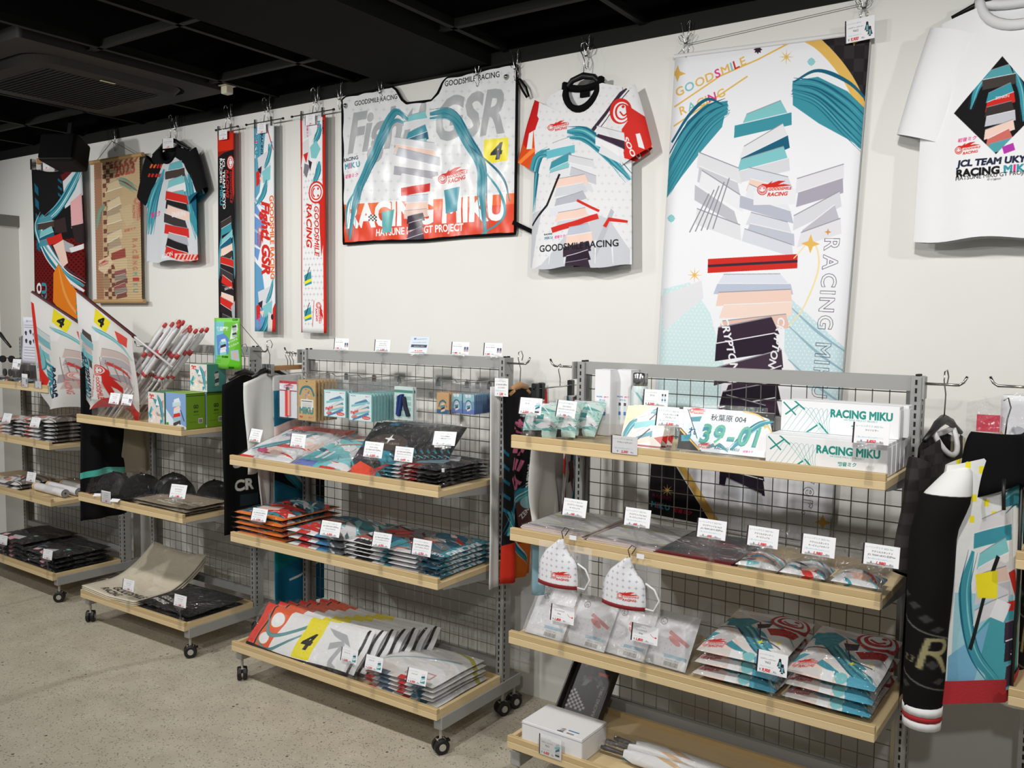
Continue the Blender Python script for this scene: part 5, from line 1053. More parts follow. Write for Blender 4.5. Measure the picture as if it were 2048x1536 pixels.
obj('hanging_cord', MB().tube([(-.2, -.004, .012), (-.033, -.004, .11), (.2, -.004, .012)], .0018, 5), mat('tan_cord', (120, 104, 80), .8), bs)

# ------------------------------------------------------------------ rolling racks
RK = {0: (-2.9081, -.1439, -.0207, 1.2214), 1: (-1.2753, -.2437, .0098, .889), 2: (0, -.258, 0, 1.1903), 3: (1.5516, -.3077, -.0153, 1.1892), 4: (3.03, -.27, 0, 1.19)}
SZ = {0: [1.2466, .9252, .6027, .1764], 1: [1.1231, .7068, .1842], 2: [1.0317, .6869, .1887], 3: [1.2565, .9399, .5822, .2131], 4: [1.09, .745, .32]}
RN = {0: 'far left rack', 1: 'left rack', 2: 'centre rack', 3: 'right rack', 4: 'rack at the right edge'}
D = .42
def W(r, lx, ly, z):
    x, y, a, _ = RK[r]; return (x+lx*math.cos(a)-ly*math.sin(a), y+lx*math.sin(a)+ly*math.cos(a), z)
def RZ(r): return RK[r][2]
H = 1.49
def caster(parent, x, y, turn):
    c = link('caster', MB().cyl((0, 0, .052), (0, 0, .108), .006, 8).box(-.014, .014, -.016, .016, .046, .056).mesh('caster', HUB), parent, (x, y, 0), (0, 0, turn))
    w = MB()
    for s in (-1, 1):
        w.tube([(s*.004, 0, .030), (s*.005, 0, .030), (s*.019, 0, .030), (s*.022, 0, .030)], [.026, .030, .030, .025], 20)
    w.prism([(-.027, .03), (.027, .03), (.022, .05), (-.02, .056)], -.012, .012, axis='x') if False else w.box(-.02, .02, -.02, .024, .036, .052)
    link('wheel', w.mesh('wheel', RUBBER, False), c)
    [link('wheel_cap', MB().tube([(s*.021, 0, .030), (s*.0245, 0, .030)], [.0145, .013], 16).mesh('wheel_cap', HUB, False), c) for s in (-1, 1)]
    link('brake_lever', MB().box(-.010, .010, .022, .036, .044, .05).mesh('brake_lever', BLACKP), c)
def build_rack(r, label):
    x, y, a, w = RK[r]
    o = empty('display_rack', (x, y, 0), (0, 0, a), label=label, category='display rack', group='grey rolling net racks along the wall')
    for s in (0, 1):
        xp = .0 if s == 0 else w-.032
        p = obj('post', MB().box(xp, xp+.032, 0, .06, .10, H), GREY, o); bevel(p, .002)
        sl = MB()
        for k in range(54):
            z = .14+k*.025
            sl.box(xp+.013, xp+.019, -.0006, .001, z, z+.015)
            sl.box(xp-.0006 if s == 0 else xp+.0316, xp+.0004 if s == 0 else xp+.0326, .014, .020, z, z+.015)
        obj('slot_row', sl, SLOT, o, kind='stuff')
        obj('post_cap', MB().cyl((xp+.016, .02, H), (xp+.016, .02, H+.006), .007, 10).cyl((xp+.016, .045, H), (xp+.016, .045, H+.006), .007, 10), BLACKP, o)
        f = obj('base_foot', MB().box(xp-.004, xp+.036, -D+.025, .135, .098, .150), GREY, o); bevel(f, .003)
        for yy, tn in ((-D+.045, -.5 if s else .9), (.03, -.45 if s else .8), (.115, -.35 if s else .7)): caster(o, xp+.016, yy, tn+(r*.37) % .3-.15)
    obj('top_bar', MB().box(.032, w-.032, .01, .05, H-.045, H), GREY, o); obj('lower_bar', MB().box(.032, w-.032, .01, .05, .20, .235), GREY, o)
    n = MB(); x0, x1, z0, z1 = .045, w-.045, .24, H-.045; k = 0
    while x0+k*.05 <= x1+.001: n.tube([(x0+k*.05, .026, z0), (x0+k*.05, .026, z1)], .0017, 4, cap=False); k += 1
    k = 0
    while z0+k*.05 <= z1+.001: n.tube([(x0, .0225, z0+k*.05), (x1, .0225, z0+k*.05)], .0017, 4, cap=False); k += 1
    obj('wire_net', n, CHROME, o)
    for xx in (.034, w-.046): obj('net_frame', MB().box(xx, xx+.012, .018, .030, .235, H-.045), CHROME, o)
    for i, z in enumerate(SZ[r]):
        bot = (i == len(SZ[r])-1)
        b = obj('shelf_board', MB().box(0, w, -D, -.008 if bot else -.012, z-.0436, z-.020), WOOD, o); bevel(b, .0015)
        l = obj('front_lip', MB().box(0, w, -D, -D+.018, z-.0202, z), WOOD2, b); bevel(l, .0015)
        if bot:
            for xx in (0, w-.016): bevel(obj('side_lip', MB().box(xx, xx+.016, -D+.018, -.008, z-.0202, z-.006), WOOD, b), .001)
            obj('rear_lip', MB().box(.016, w-.016, -.022, -.008, z-.0202, z-.004), WOOD2, b)
        else:
            for xx in (.002, w-.008): obj('bracket', MB().prism([(-.005, z-.085), (-.03, z-.085), (-D+.04, z-.052), (-D+.03, z-.0436), (-.005, z-.0436)], xx, xx+.006, axis='x'), GREY, b)
    return o
def side_hook(o, r, side, z=1.47, L=.115, y=.02):
    w = RK[r][3]; s = -1 if side == 'left' else 1; x = -.004 if s < 0 else w+.004
    h = obj('side_hook', MB().tube([(x, y, z), (x+s*L*.82, y, z), (x+s*L*.92, y, z+.008), (x+s*L, y, z+.026)], .0042, 8), STEEL, o, smooth=True)
    obj('hook_plate', MB().box(min(x, x+s*.006), max(x, x+s*.006), y-.02, y+.02, z-.045, z+.02), GREY, h)
    return h
RACK0 = build_rack(0, 'grey rolling net rack with four wooden shelves at the far left')
RACK1 = build_rack(1, 'narrow grey net rack with flags and green boxes, second from the left')
RACK2 = build_rack(2, 'grey net rack with three wooden shelves in the middle of the picture')
RACK3 = build_rack(3, 'grey net rack with four wooden shelves and white mirror boxes at right')
RACK4 = build_rack(4, 'rack cut off by the right edge of the picture beside the hoodie')
for o, r, s in ((RACK0, 0, 'right'), (RACK1, 1, 'left'), (RACK1, 1, 'right'), (RACK2, 2, 'left'), (RACK2, 2, 'right'), (RACK3, 3, 'left'), (RACK3, 3, 'right'), (RACK4, 4, 'left')): side_hook(o, r, s, y=.0)
# ------------------------------------------------------------------ folded goods in clear wrap
BAGS = {}
def bag_mesh(key, w, d, h, seed, img=None, rough=.8, n=4, wave=.0):
    k = (key, w, d, h, seed)
    if k in BAGS: return BAGS[k]
    r = random.Random(seed); ph = [r.uniform(0, 6) for _ in range(6)]
    def prof(u, v): return math.sqrt(max(0, (1-abs(2*u-1)**n)*(1-abs(2*v-1)**n)))
    def side(s):
        def P(u, v):
            e = prof(u, v); x = (u-.5)*w; y = (v-.5)*d
            q = .10*h*(math.sin(u*7+ph[0]+v*3)+math.sin(v*9+ph[1]-u*2))
            z = h*(.5+s*.5*e)+q*e*(1 if s > 0 else .15)+wave*math.sin(u*5+ph[2])*e
            if s < 0: z = max(z, 0)
            return (x+.006*math.sin(v*8+ph[3])*w, y+.010*math.sin(u*6+ph[4])*w, z)
        return P
    m = MB(); m.keep = True; m.grid(14, 14, side(1)); m.grid(14, 6, side(-1), flip=True)
    me = m.mesh('folded_cloth', img_mat('print_'+key, IM[key], rough, .12, .35, 30, bdist=.004), True)
    f = MB(); f.keep = True; r2 = random.Random(seed+50)
    def FP(u, v):
        uu = (u-.5)*1.06+.5; vv = (v-.5)*1.08+.5; e = prof(min(max(uu, 0), 1), min(max(vv, 0), 1))
        j = r2.uniform(-1, 1); edge = 1-e
        return ((uu-.5)*w, (vv-.5)*d, h*(.5+.54*e)+.003+.004*j*(.4+edge)+.10*h*e)
    f.grid(18, 18, FP)
    fm = f.mesh('clear_wrap', FILM, False)
    BAGS[k] = (me, fm); return BAGS[k]
def bag(r, key, lx, ly, z, w, d, h, label, seed=0, rz=0.0, rx=0.0, ry=0.0, cat='folded towel', name='folded_towel', group=None, wrap=True, rough=.8, n=4, wave=0.0):
    me, fm = bag_mesh(key, w, d, h, seed, rough=rough, n=n, wave=wave)
    o = link(name, me, None, W(r, lx, ly, z)); o.rotation_euler = Euler((rx, ry, RZ(r)+rz), 'XYZ')
    tag(o, label, cat, group)
    if wrap: link('clear_wrap', fm, o)
    return o
def stack(r, key, lx0, lx1, ly0, ly1, z, n, h, label, seed=0, cat='folded towel', name='folded_towel', jit=.008, group=None, rough=.8, tilt=0.0, rz=0.0, power=4):
    rr = random.Random(seed); w = lx1-lx0; d = ly1-ly0
    for i in range(n):
        k = n-1-i
        zz = z+i*h*.97
        bag(r, key, (lx0+lx1)/2+rr.uniform(-jit, jit), (ly0+ly1)/2+rr.uniform(-jit, jit)*.6, zz, w, d, h, label+', '+(ORD[k] if k < n-1 or n == 1 else 'bottom')+' in pile' if n > 1 else label, seed+i % 2, rz+rr.uniform(-.03, .03), tilt, 0, cat, name, group, True, rough, power)
def fan(r, key, lx, ly, z, n, w, d, h, ang, step, label, seed=0, cat='folded towel', name='folded_towel', group=None, rough=.8, power=5):
    """bags leaning back like files, each behind the last"""
    for i in range(n):
        # the bag's front-bottom edge rests on the shelf; pivot there
        c, s = math.cos(ang), math.sin(ang); oy = d/2*c; oz = d/2*s
        bag(r, key, lx+step[0]*i, ly+oy+step[1]*i, z+oz, w, d, h, label+', '+(NTH[i] if i < n-1 else 'rearmost')+' in row', seed+i % 2, 0, ang, 0, cat, name, group, True, rough, power)
S0, S1, S2, S3 = [lambda r, i=i: SZ[r][i]-.0185 for i in range(4)]

# centre rack ------------------------------------------------------------
z = S0(2)
fan(2, 'f_white', .185, -.385, z, 3, .33, .35, .028, math.radians(17), (.012, .018), 'white and red folded towel, top shelf of centre rack', 1, group='white and red towels')
fan(2, 'f_teal', .53, -.385, z, 3, .33, .33, .03, math.radians(15), (.010, .022), 'teal and white folded towel, top shelf of centre rack', 3, group='teal and white towels')
fan(2, 'f_black', .80, -.365, z, 7, .28, .27, .022, math.radians(44), (.020, .017), 'black folded towel with round badge, top shelf of centre rack', 5, group='black towels with round badge')
stack(2, 'f_dark', .885, 1.165, -.392, -.06, z, 5, .0155, 'dark folded shirt in clear wrap, top shelf of centre rack', 7, 'folded shirt', 'folded_shirt', group='dark folded shirts')
z = S1(2)
stack(2, 'f_orange', .0, .31, -.395, -.04, z, 5, .0235, 'orange edged folded towel, middle shelf of centre rack', 11, jit=.010, group='orange edged towels')
stack(2, 'f_mix', .345, .665, -.395, -.05, z, 3, .030, 'teal and red folded towel, middle shelf of centre rack', 13, group='teal and red towels')
stack(2, 'f_bw', .675, .905, -.39, -.05, z, 5, .018, 'grey and white folded shirt, middle shelf of centre rack', 15, 'folded shirt', 'folded_shirt', group='grey and white shirts')
stack(2, 'f_bt', .915, 1.172, -.39, -.05, z, 5, .0185, 'teal sided folded shirt, right end of middle shelf, centre rack', 17, 'folded shirt', 'folded_shirt', group='teal sided shirts')
z = S2(2)
fan(2, 'f_shade', .395, -.385, z, 7, .665, .205, .03, math.radians(48), (.031, .034), 'folded white windshield shade, bottom shelf of centre rack', 19, 'car sunshade', 'folded_windshield_shade', 'folded windshield shades', .3)
stack(2, 'f_clear', .80, 1.155, -.395, -.06, z, 5, .019, 'white bag with faint lines, bottom shelf of centre rack', 23, 'folded bag', 'folded_tote_bag', group='white folded bags')

# packs hanging on the centre rack's net ------------------------------------
def peg(r, lx, z, L, label):
    o = empty('peg_hook', W(r, lx, 0, z), (0, 0, RZ(r)), label=label, category='hook', group='chrome peg hooks on the net')
    obj('peg_rod', MB().tube([(0, .02, -.03), (0, .014, 0), (0, -L*.9, 0), (0, -L, .015)], .0022, 6), STEEL, o, smooth=True)
    obj('peg_tail', MB().box(-.012, .012, .016, .020, -.035, -.005), STEEL, o); return o
PK_M = {}
def pack(r, key, lx, ly, ztop, w, h, label, group, hdr=.03, name='hanging_pack', t=.006, film=FILM2, i=0, extra=None):
    k = (key, w, h, t)
    if k not in PK_M:
        a = MB().box(-w/2, w/2, -t/2, t/2, -h-hdr, -hdr, mis=[0, 1, 1, 1, 1, 1]).mesh('pack_card', [img_mat('print_'+key, IM[key], .5), mat('pack_edge_'+key, {'pouch': (120, 190, 190), 'kraft': (176, 140, 90), 'charm': (96, 124, 170), 'wood_charm': (190, 150, 104)}.get(key, (220, 222, 226)), .6)])
        f = MB(); f.keep = True; rr = random.Random(len(PK_M)); f.grid(8, 8, lambda u, v: ((u-.5)*w*1.12, -t/2-.004+.003*rr.uniform(-1, 1), -(1-v)*(h+hdr+.006)))
        PK_M[k] = (a, f.mesh('clear_sleeve', film, False))
    o = link(name, PK_M[k][0], None, W(r, lx, ly, ztop)); o.rotation_euler = (0, 0, RZ(r)); tag(o, label, 'pack', group)
    link('clear_sleeve', PK_M[k][1], o)
    return o
zt = 1.392
for lx, L, t in ((.16, .24, 'hook holding the red strap pack'), (.281, .24, 'hook holding the kraft packs'), (.456, .24, 'hook holding the short row of teal pouches'), (.607, .24, 'hook holding the long row of teal pouches'), (.828, .22, 'hook holding the blue wrist straps'), (.985, .16, 'hook holding the wooden charm packs'), (1.04, .14, 'hook holding the short row of blue charm packs'), (1.10, .14, 'hook holding the long row of blue charm packs')): peg(2, lx, zt, L, t)
o = pack(2, 'strap', .16, -.22, zt-.004, .115, .165, 'white strap pack with red header and a red striped strap', 'packs on the net', .03)
obj('strap_loop', MB().box(-.014, .0, -.010, -.006, -.19, -.075), mat('strap_red', (206, 60, 60), .7), o); obj('strap_loop', MB().box(.003, .016, -.010, -.006, -.185, -.07), mat('strap_peach', (226, 150, 136), .7), o); obj('strap_ring', MB().cyl((0, -.009, -.066), (0, -.003, -.066), .010, 12), STEEL, o)
for i in range(7): pack(2, 'kraft', .281, -.22+i*.020, zt-.004, .112, .18, 'brown kraft pack with teal arc print, '+NTH[i]+' on its hook', 'brown kraft packs', .02, t=.008)
for i in range(3): pack(2, 'pouch', .456, -.22+i*.02, zt-.01, .132, .115, 'teal framed pouch pack on the left pouch hook, '+NTH[i], 'teal framed pouches', .05, 'pouch_pack', t=.010)
for i in range(11): pack(2, 'pouch', .607, -.22+i*.019, zt-.016, .132, .115, 'teal framed pouch pack on the right pouch hook, '+NTH[i], 'teal framed pouches', .05, 'pouch_pack', t=.010)
for i in range(2):
    o = pack(2, 'bluestrap', .828+i*.004, -.20+i*.012, zt-.006, .10, .135, 'pack with dark blue wrist strap on a pale card, '+['frontmost', 'behind the first'][i], 'blue wrist straps', .02)
    obj('wrist_strap', MB().tube([(-.03, -.008, -.135), (-.02, -.010, -.06), (-.004, -.010, -.05), (-.012, -.010, -.1), (-.022, -.010, -.14)], .007, 6), mat('strap_blue', (24, 50, 110), .6), o); obj('wrist_strap', MB().tube([(.006, -.008, -.06), (.014, -.010, -.10), (.03, -.010, -.138)], .008, 6), mat('strap_navy', (16, 24, 50), .6), o)
for i in range(5): pack(2, 'wood_charm', .985, -.14+i*.016, zt-.01, .062, .085, 'wooden charm pack, '+NTH[i]+' on its hook', 'wooden charm packs', .035, 'charm_pack', t=.006)
for i in range(3): pack(2, 'charm', 1.04, -.12+i*.014, zt-.012, .056, .078, 'blue charm pack on the left charm hook, '+NTH[i], 'blue charm packs', .035, 'charm_pack', t=.006)
for i in range(11): pack(2, 'charm', 1.10, -.12+i*.0115, zt-.012, .056, .078, 'blue charm pack on the right charm hook, '+NTH[i], 'blue charm packs', .035, 'charm_pack', t=.006)

# price cards ------------------------------------------------------------------
def lipcard(r, i, lx, key, where, rz=0.0, tilt=.25, size=(.091, .055), stand='lip', hgt=.075):
    z = SZ[r][i] if stand == 'lip' else SZ[r][i]-.022
    ly = -D+.002 if stand == 'lip' else -D-.003
    return card(key, W(r, lx, ly, z), RZ(r)+rz, tilt, stand, 'price card '+where, hgt, size)
lipcard(2, 0, .17, 't1', 'before the white and red towels, top shelf of centre rack', -.1, .3)
lipcard(2, 0, .44, 't2', 'before the teal and white towels, top shelf of centre rack', .0, .2)
lipcard(2, 0, .862, 't3', 'before the black towels with round badge, centre rack', .05, .25, (.098, .06))
lipcard(2, 0, 1.02, 't4', 'before the dark folded shirts on the centre rack', .05, .2)
lipcard(2, 1, .19, 'b1', 'before the orange edged towels, centre rack', .1, .3)
lipcard(2, 1, .625, 'b2', 'before the teal and red towels, centre rack middle shelf', .1, .3, (.105, .06))
lipcard(2, 1, .908, 'b3', 'before the grey and white shirts, centre rack middle shelf', .1, .25)
lipcard(2, 1, 1.11, 'b4', 'before the teal sided shirts, centre rack middle shelf', .05, .2, (.091, .06))
lipcard(2, 2, .735, 'shade', 'with red picture before the folded windshield shades', .0, .2)
lipcard(2, 2, .867, 'bag', 'with arc picture right of the folded windshield shades', .05, .25)
lipcard(2, 2, 1.089, 'bag', 'before the white folded bags, bottom of centre rack', .1, .3)
a = card('acr', W(2, 1.165, -.36, S0(2)+.077), RZ(2)+.35, .5, 'lip', 'white notice leaning back above the dark folded shirts', .085)
obj('white_stud', MB().cyl((0, 0, -.016), (0, 0, -.003), .006, 10).cyl((0, 0, .07), (0, 0, .082), .006, 10), WHITEP, a)
for lx, key, t in ((.265, 'key', 'first from the left'), (.52, 't1', 'second from the left'), (.958, 'key', 'fourth from the left'), (1.126, 'key', 'fifth from the left')):
    card(key, W(2, lx, .005, H-.055), RZ(2)+.05, .12, 'lip', 'price card '+t+' on the top bar of the centre rack', .062, (.091, .052))
card('bluecard', W(2, .73, .0, H-.055), RZ(2)+.1, .35, 'lip', 'pale blue notice card in the middle of the centre rack top bar', .06, (.10, .075), name='notice_card')

# right rack -------------------------------------------------------------------
z = S0(3)
for i in range(5):
    lx, ly = [(.055, -.31), (.10, -.25), (.085, -.19), (.12, -.13), (.155, -.17)][i]
    bag(3, 'f_mint', lx, ly, z+.055, .12, .13, .035, 'small teal pouch in clear bag left end of right rack top shelf, '+NTH[i], 61+i % 2, rx=math.radians(58), rz=.3-.1*i, cat='pouch', name='small_pouch', group='small teal pouches')
def carton(name, r, lx, ly, z, w, d, h, front, label, cat='box', group=None, rz=0, side=None, top=None, white=(232, 232, 234), rx=0.0, seam=True):
    o = empty(name, W(r, lx, ly, z), (rx, 0, RZ(r)+rz), label=label, category=cat, group=group)
    wm = mat('card_'+str(white), white, .5)
    fm = img_mat('print_'+front, IM[front], .45) if front else wm; sm = img_mat('print_'+side, IM[side], .45) if side else wm; tm = img_mat('print_'+top, IM[top], .45) if top else wm
    b = obj('box_body', MB().box(-w/2, w/2, 0, d, 0, h, mis=[0, 1, 3, 1, 2, 3]), [fm, sm, tm, wm], o)
    bevel(b, .0012)
    if seam:
        obj('tuck_flap', MB().box(w/2-.001, w/2+.0012, .004, d-.004, .004, h-.010), sm, o)
    return o
for i, (lx, ly) in enumerate(((.17, -.105), (.225, -.055))):
    o = carton('bottle_box', 3, lx, ly, z, .062, .062, .232, 'bottle_box', 'tall white bottle box on the right rack top shelf, '+['front one', 'behind and right of the other'][i], group='tall white bottle boxes')
    obj('box_lid_flap', MB().box(-.031, .031, 0, .062, .232, .2335), WHITEP, o)
bt = empty('steel_bottle', W(3, .325, -.12, z), (0, 0, 0), label='pale printed bottle with silver cap on the right rack top shelf', category='bottle')
m = MB(); m.keep = True; prof = [(.0, .027), (.004, .030), (.165, .030), (.178, .027), (.186, .0245)]
m.grid(24, 4, lambda u, v: (prof[int(round(v*4))][1]*math.cos(u*6.283), prof[int(round(v*4))][1]*math.sin(u*6.283), prof[int(round(v*4))][0]), uvfn=None)
obj('bottle_body', m, img_mat('print_bottle', IM['bottle'], .3), bt, smooth=True)
obj('bottle_cap', MB().tube([(0, 0, .186), (0, 0, .19), (0, 0, .228), (0, 0, .232)], [.024, .0265, .0265, .022], 20), STEEL, bt, smooth=True)
def panel(name, r, lx, ly, z, w, h, t, img, lean, rz, label, cat, edge=WHITEP, group=None, rough=.3):
    o = empty(name, W(r, lx, ly, z), (-lean, 0, RZ(r)+rz), label=label, category=cat, group=group)
    b = obj('printed_face', MB().box(-w/2, w/2, 0, t, 0, h, mis=[0, 1, 1, 1, 1, 1]), [img_mat('print_'+img, IM[img], rough), edge], o); bevel(b, .001)
    return o
for i in range(3): panel('magnet_sheet', 3, .435+.008*i, -.335+.022*i, z, .145, .145, .003, 'magnet', .42, .0, 'square printed magnet sheet leaning on the right rack, '+NTH[i], 'magnet', group='square magnet sheets')
p = panel('number_plate', 3, .70, -.315, z+.012, .29, .135, .002, 'plate', .32, .0, 'white novelty number plate with teal digits leaning in a clear stand', 'number plate')
obj('plate_stand', MB().box(-.12, .12, .004, .007, -.012, .15).box(-.13, .13, -.03, .09, -.014, -.011), CLEAR, p)
bag(3, 'acr1', .62, -.36, z, .2, .07, .008, 'flat clear bag lying before the number plate', 71, cat='bag', name='clear_bag', rough=.5)
for i in range(6): carton('mirror_box', 3, 1.018, -.372+i*.050, z, .325, .046, .090, 'mirror', 'long white mirror box in the lower row, '+NTH[i], group='long white mirror boxes')
for i in range(2): carton('mirror_box', 3, 1.022+.012*i, -.262+i*.055, z+.0905, .325, .046, .090, 'mirror', 'long white mirror box on the upper row, '+['front one', 'rear one'][i], group='long white mirror boxes')
tr_ = empty('clear_display_case', W(3, .26, -.30, z), (0, 0, RZ(3)), label='low clear display case on the left of the right rack top shelf', category='display case')
obj('case_front', MB().box(-.07, .08, -.002, 0, 0, .07), CLEAR, tr_); obj('case_side', MB().box(.078, .08, 0, .2, 0, .07), CLEAR, tr_); obj('case_floor', MB().box(-.07, .08, 0, .2, 0, .002), CLEAR, tr_)
z = S1(3)
for (lx, ly, key, lab, n, rz) in ((.125, -.21, 'file', 'pale clear file, left pile on the second shelf of right rack', 4, .02), (.40, -.225, 'file', 'grey clear file, middle pile on the second shelf of right rack', 4, -.02), (.64, -.225, 'file_dark', 'dark red edged clear file, right pile on second shelf of right rack', 4, .03)):
    for i in range(n):
        k = n-1-i
        o = empty('clear_file', W(3, lx+.004*(i % 2), ly, z+i*.0052), (0, 0, RZ(3)+rz+.015*(i % 2)), label=lab+', '+(ORD[k] if k < n-1 else 'bottom'), category='file', group='clear files')
        obj('printed_sheet', MB().box(-.12, .12, -.155, .155, 0, .0045, mis=[1, 1, 1, 1, 0, 1]), [img_mat('print_'+key, IM[key], .3), mat('file_edge_'+key, (206, 196, 194) if key == 'file' else (110, 40, 46), .5)], o)
        if k == 0:
            f = MB(); f.keep = True; rr = random.Random(9); f.grid(10, 10, lambda u, v: ((u-.5)*.25, (v-.5)*.32, .0065+.003*rr.random())); obj('clear_sleeve', f, FILM, o)
for i, (lx, key) in enumerate(((.845, 'acr1'), (.975, 'acr2'), (1.115, 'acr3'))):
    o = bag(3, key, lx, -.335, z, .125, .11, .045, 'acrylic stand in crumpled clear bag on the right rack, '+['left one', 'middle one', 'right one'][i]+' of three', 81+i, cat='acrylic stand', name='acrylic_stand', group='bagged acrylic stands', rough=.3, n=2.5)
    f = MB(); f.keep = True; rr = random.Random(20+i); f.grid(10, 10, lambda u, v: ((u-.5)*.15*(1-.3*v), -.05+.13*v+.008*rr.uniform(-1, 1), .03+.10*v+.010*rr.uniform(-1, 1))); obj('bag_top', f, FILM, o)
z = S2(3)
mc = empty('acrylic_tray', W(3, .335, -.385, z), (0, 0, RZ(3)), label='clear acrylic tray holding the bagged face masks on the right rack', category='tray')
obj('tray_floor', MB().box(-.31, .30, 0, .2, 0, .003), CLEAR, mc); obj('tray_end', MB().prism([(0, 0), (.2, 0), (.2, .185), (.0, .15)], .297, .30, axis='x'), CLEAR, mc); obj('tray_end', MB().prism([(0, 0), (.2, 0), (.2, .185), (.0, .15)], -.31, -.307, axis='x'), CLEAR, mc); obj('tray_front', MB().box(-.31, .30, -.002, 0, 0, .05), CLEAR, mc)
for i, (lx, key, t) in enumerate(((.105, 's', 'marked S, first from the left'), (.265, 'm', 'marked M, second from the left'), (.405, 'l', 'marked L, third from the left'), (.545, 'n', 'marked M, fourth from the left'))):
    o = empty('bagged_mask', W(3, lx, -.365+.004*i, z+.004), (-.62, 0, RZ(3)-.05), label='white face mask in frosted bag '+t, category='face mask', group='bagged face masks')
    ms = MB(); ms.keep = True; ms.grid(8, 8, lambda u, v: ((u-.5)*.155, -.006*math.sin(math.pi*u)*math.sin(math.pi*v), v*.175)); obj('mask_insert', ms, img_mat('print_maskbag_'+key, IM['maskbag_'+key], .6), o, smooth=True)
    f = MB(); f.keep = True; rr = random.Random(30+i); f.grid(8, 8, lambda u, v: ((u-.5)*.165, -.010-.003*rr.random(), v*.195)); obj('frosted_bag', f, FROST, o)
for pre, lx0, lx1 in (('left pile', .665, .915), ('right pile', .935, 1.172)):
    for i in range(3):
        bag(3, 'f_hood', (lx0+lx1)/2+.006*((i*7) % 3-1), -.215, z+i*.046, lx1-lx0, .345, .050, 'folded white and teal hoodie in clear bag, '+pre+' '+['bottom', 'middle', 'topmost'][i], 41+i+(3 if 'right' in pre else 0), rx=.05*i, cat='hoodie', name='folded_hoodie', group='folded hoodies in clear bags', n=3)
for i, (lx, zt_) in enumerate(((.205, .945), (.445, .925))):
    o = empty('hanging_mask', W(3, lx, -D-.028, zt_), (0, 0, RZ(3)), label='white face mask with grey pattern hung from the shelf edge, '+['left one', 'right one'][i], category='face mask', group='sample masks hung on the shelf edge')
    MO = [(.03, 0), (.045, -.035), (.088, -.066), (.088, -.135), (.085, -.155), (-.065, -.155), (-.062, -.09), (-.035, -.045)]
    ms = MB(); ms.keep = True
    def ML(v): return float(np.interp(v, [0, .28, .55, 1], [.02, -.035, -.060, -.065]))
    def MRr(v): return float(np.interp(v, [0, .25, .45, .85, 1], [.032, .048, .082, .088, .085]))
    ms.grid(10, 10, lambda u, v: (ML(1-v)+(MRr(1-v)-ML(1-v))*u, -.022*math.sin(math.pi*u)**.8-.006, -(1-v)*.158), uvfn=lambda p: ((p[0]+.07)/.16, 1+p[2]/.158))
    mb_ = obj('mask_cloth', ms, img_mat('print_mask', IM['mask'], .8), o, smooth=True); md = mb_.modifiers.new('thick', 'SOLIDIFY'); md.thickness = .002
    obj('ear_loop', MB().tube([(.085, -.006, -.072), (.115, -.008, -.085), (.132, -.008, -.115), (.115, -.008, -.15), (.086, -.006, -.15)], .0032, 6), WHITEF, o, smooth=True)
    obj('hanging_loop', MB().tube([(.03, -.006, 0), (.02, 0, .02), (.03, .004, .035), (.045, .004, .03), (.035, -.004, .01)], .0015, 5), CORD, o, smooth=True)
    bb = MB(); bb.keep = True; rr = random.Random(3+i); bb.grid(6, 6, lambda u, v: (-.07+u*.20, .004+.002*rr.random(), -.17+v*.15)); obj('backing_bag', bb, FROST, o)
    obj('size_sticker', MB().box(.05, .075, -.001, .001, .0, .014), WHITEP, o)
ir = sheet('iridescent_slip', .045, .20, mat('iridescent_film', (150, 190, 205), .25, .3), W(3, .06, -D+.09, S1(3)-.026), .5, .004, 1, 3, 4, 8, label='narrow pale iridescent slip hanging under the right rack shelf, left end', category='slip')
z = S3(3)
wb = carton('mailer_box', 3, .172, -.408, z, .238, .165, .082, None, 'plain white mailer box with two small stickers on the bottom right shelf', top='white_box_top')
obj('lid_edge', MB().box(-.121, .121, -.0015, .166, .074, .0765), mat('card_fold', (206, 206, 208), .5), wb)
tr2 = empty('leaning_tray', W(3, .11, -.125, z), (math.radians(-66), 0, RZ(3)+.05), label='dark rectangular tray with printed inside leaning behind the white box', category='tray')
tr2.rotation_euler = (math.radians(52), 0, RZ(3)-.06)
TM = mat('tray_dark', (40, 34, 32), .35)
obj('tray_face', MB().box(-.085, .085, 0, .25, 0, .004, mis=[1, 1, 1, 1, 0, 1]), [img_mat('print_tray', IM['tray'], .35), TM], tr2)
for (x0, x1, y0, y1) in ((-.095, -.085, -.01, .26), (.085, .095, -.01, .26), (-.085, .085, -.01, 0)): bevel(obj('tray_rim', MB().box(x0, x1, y0, y1, -.002, .03), TM, tr2), .003)
bevel(obj('tray_rim', MB().box(-.085, -.03, .25, .26, -.002, .03).box(.03, .085, .25, .26, -.002, .03).box(-.03, .03, .25, .26, -.002, .008), TM, tr2), .002)
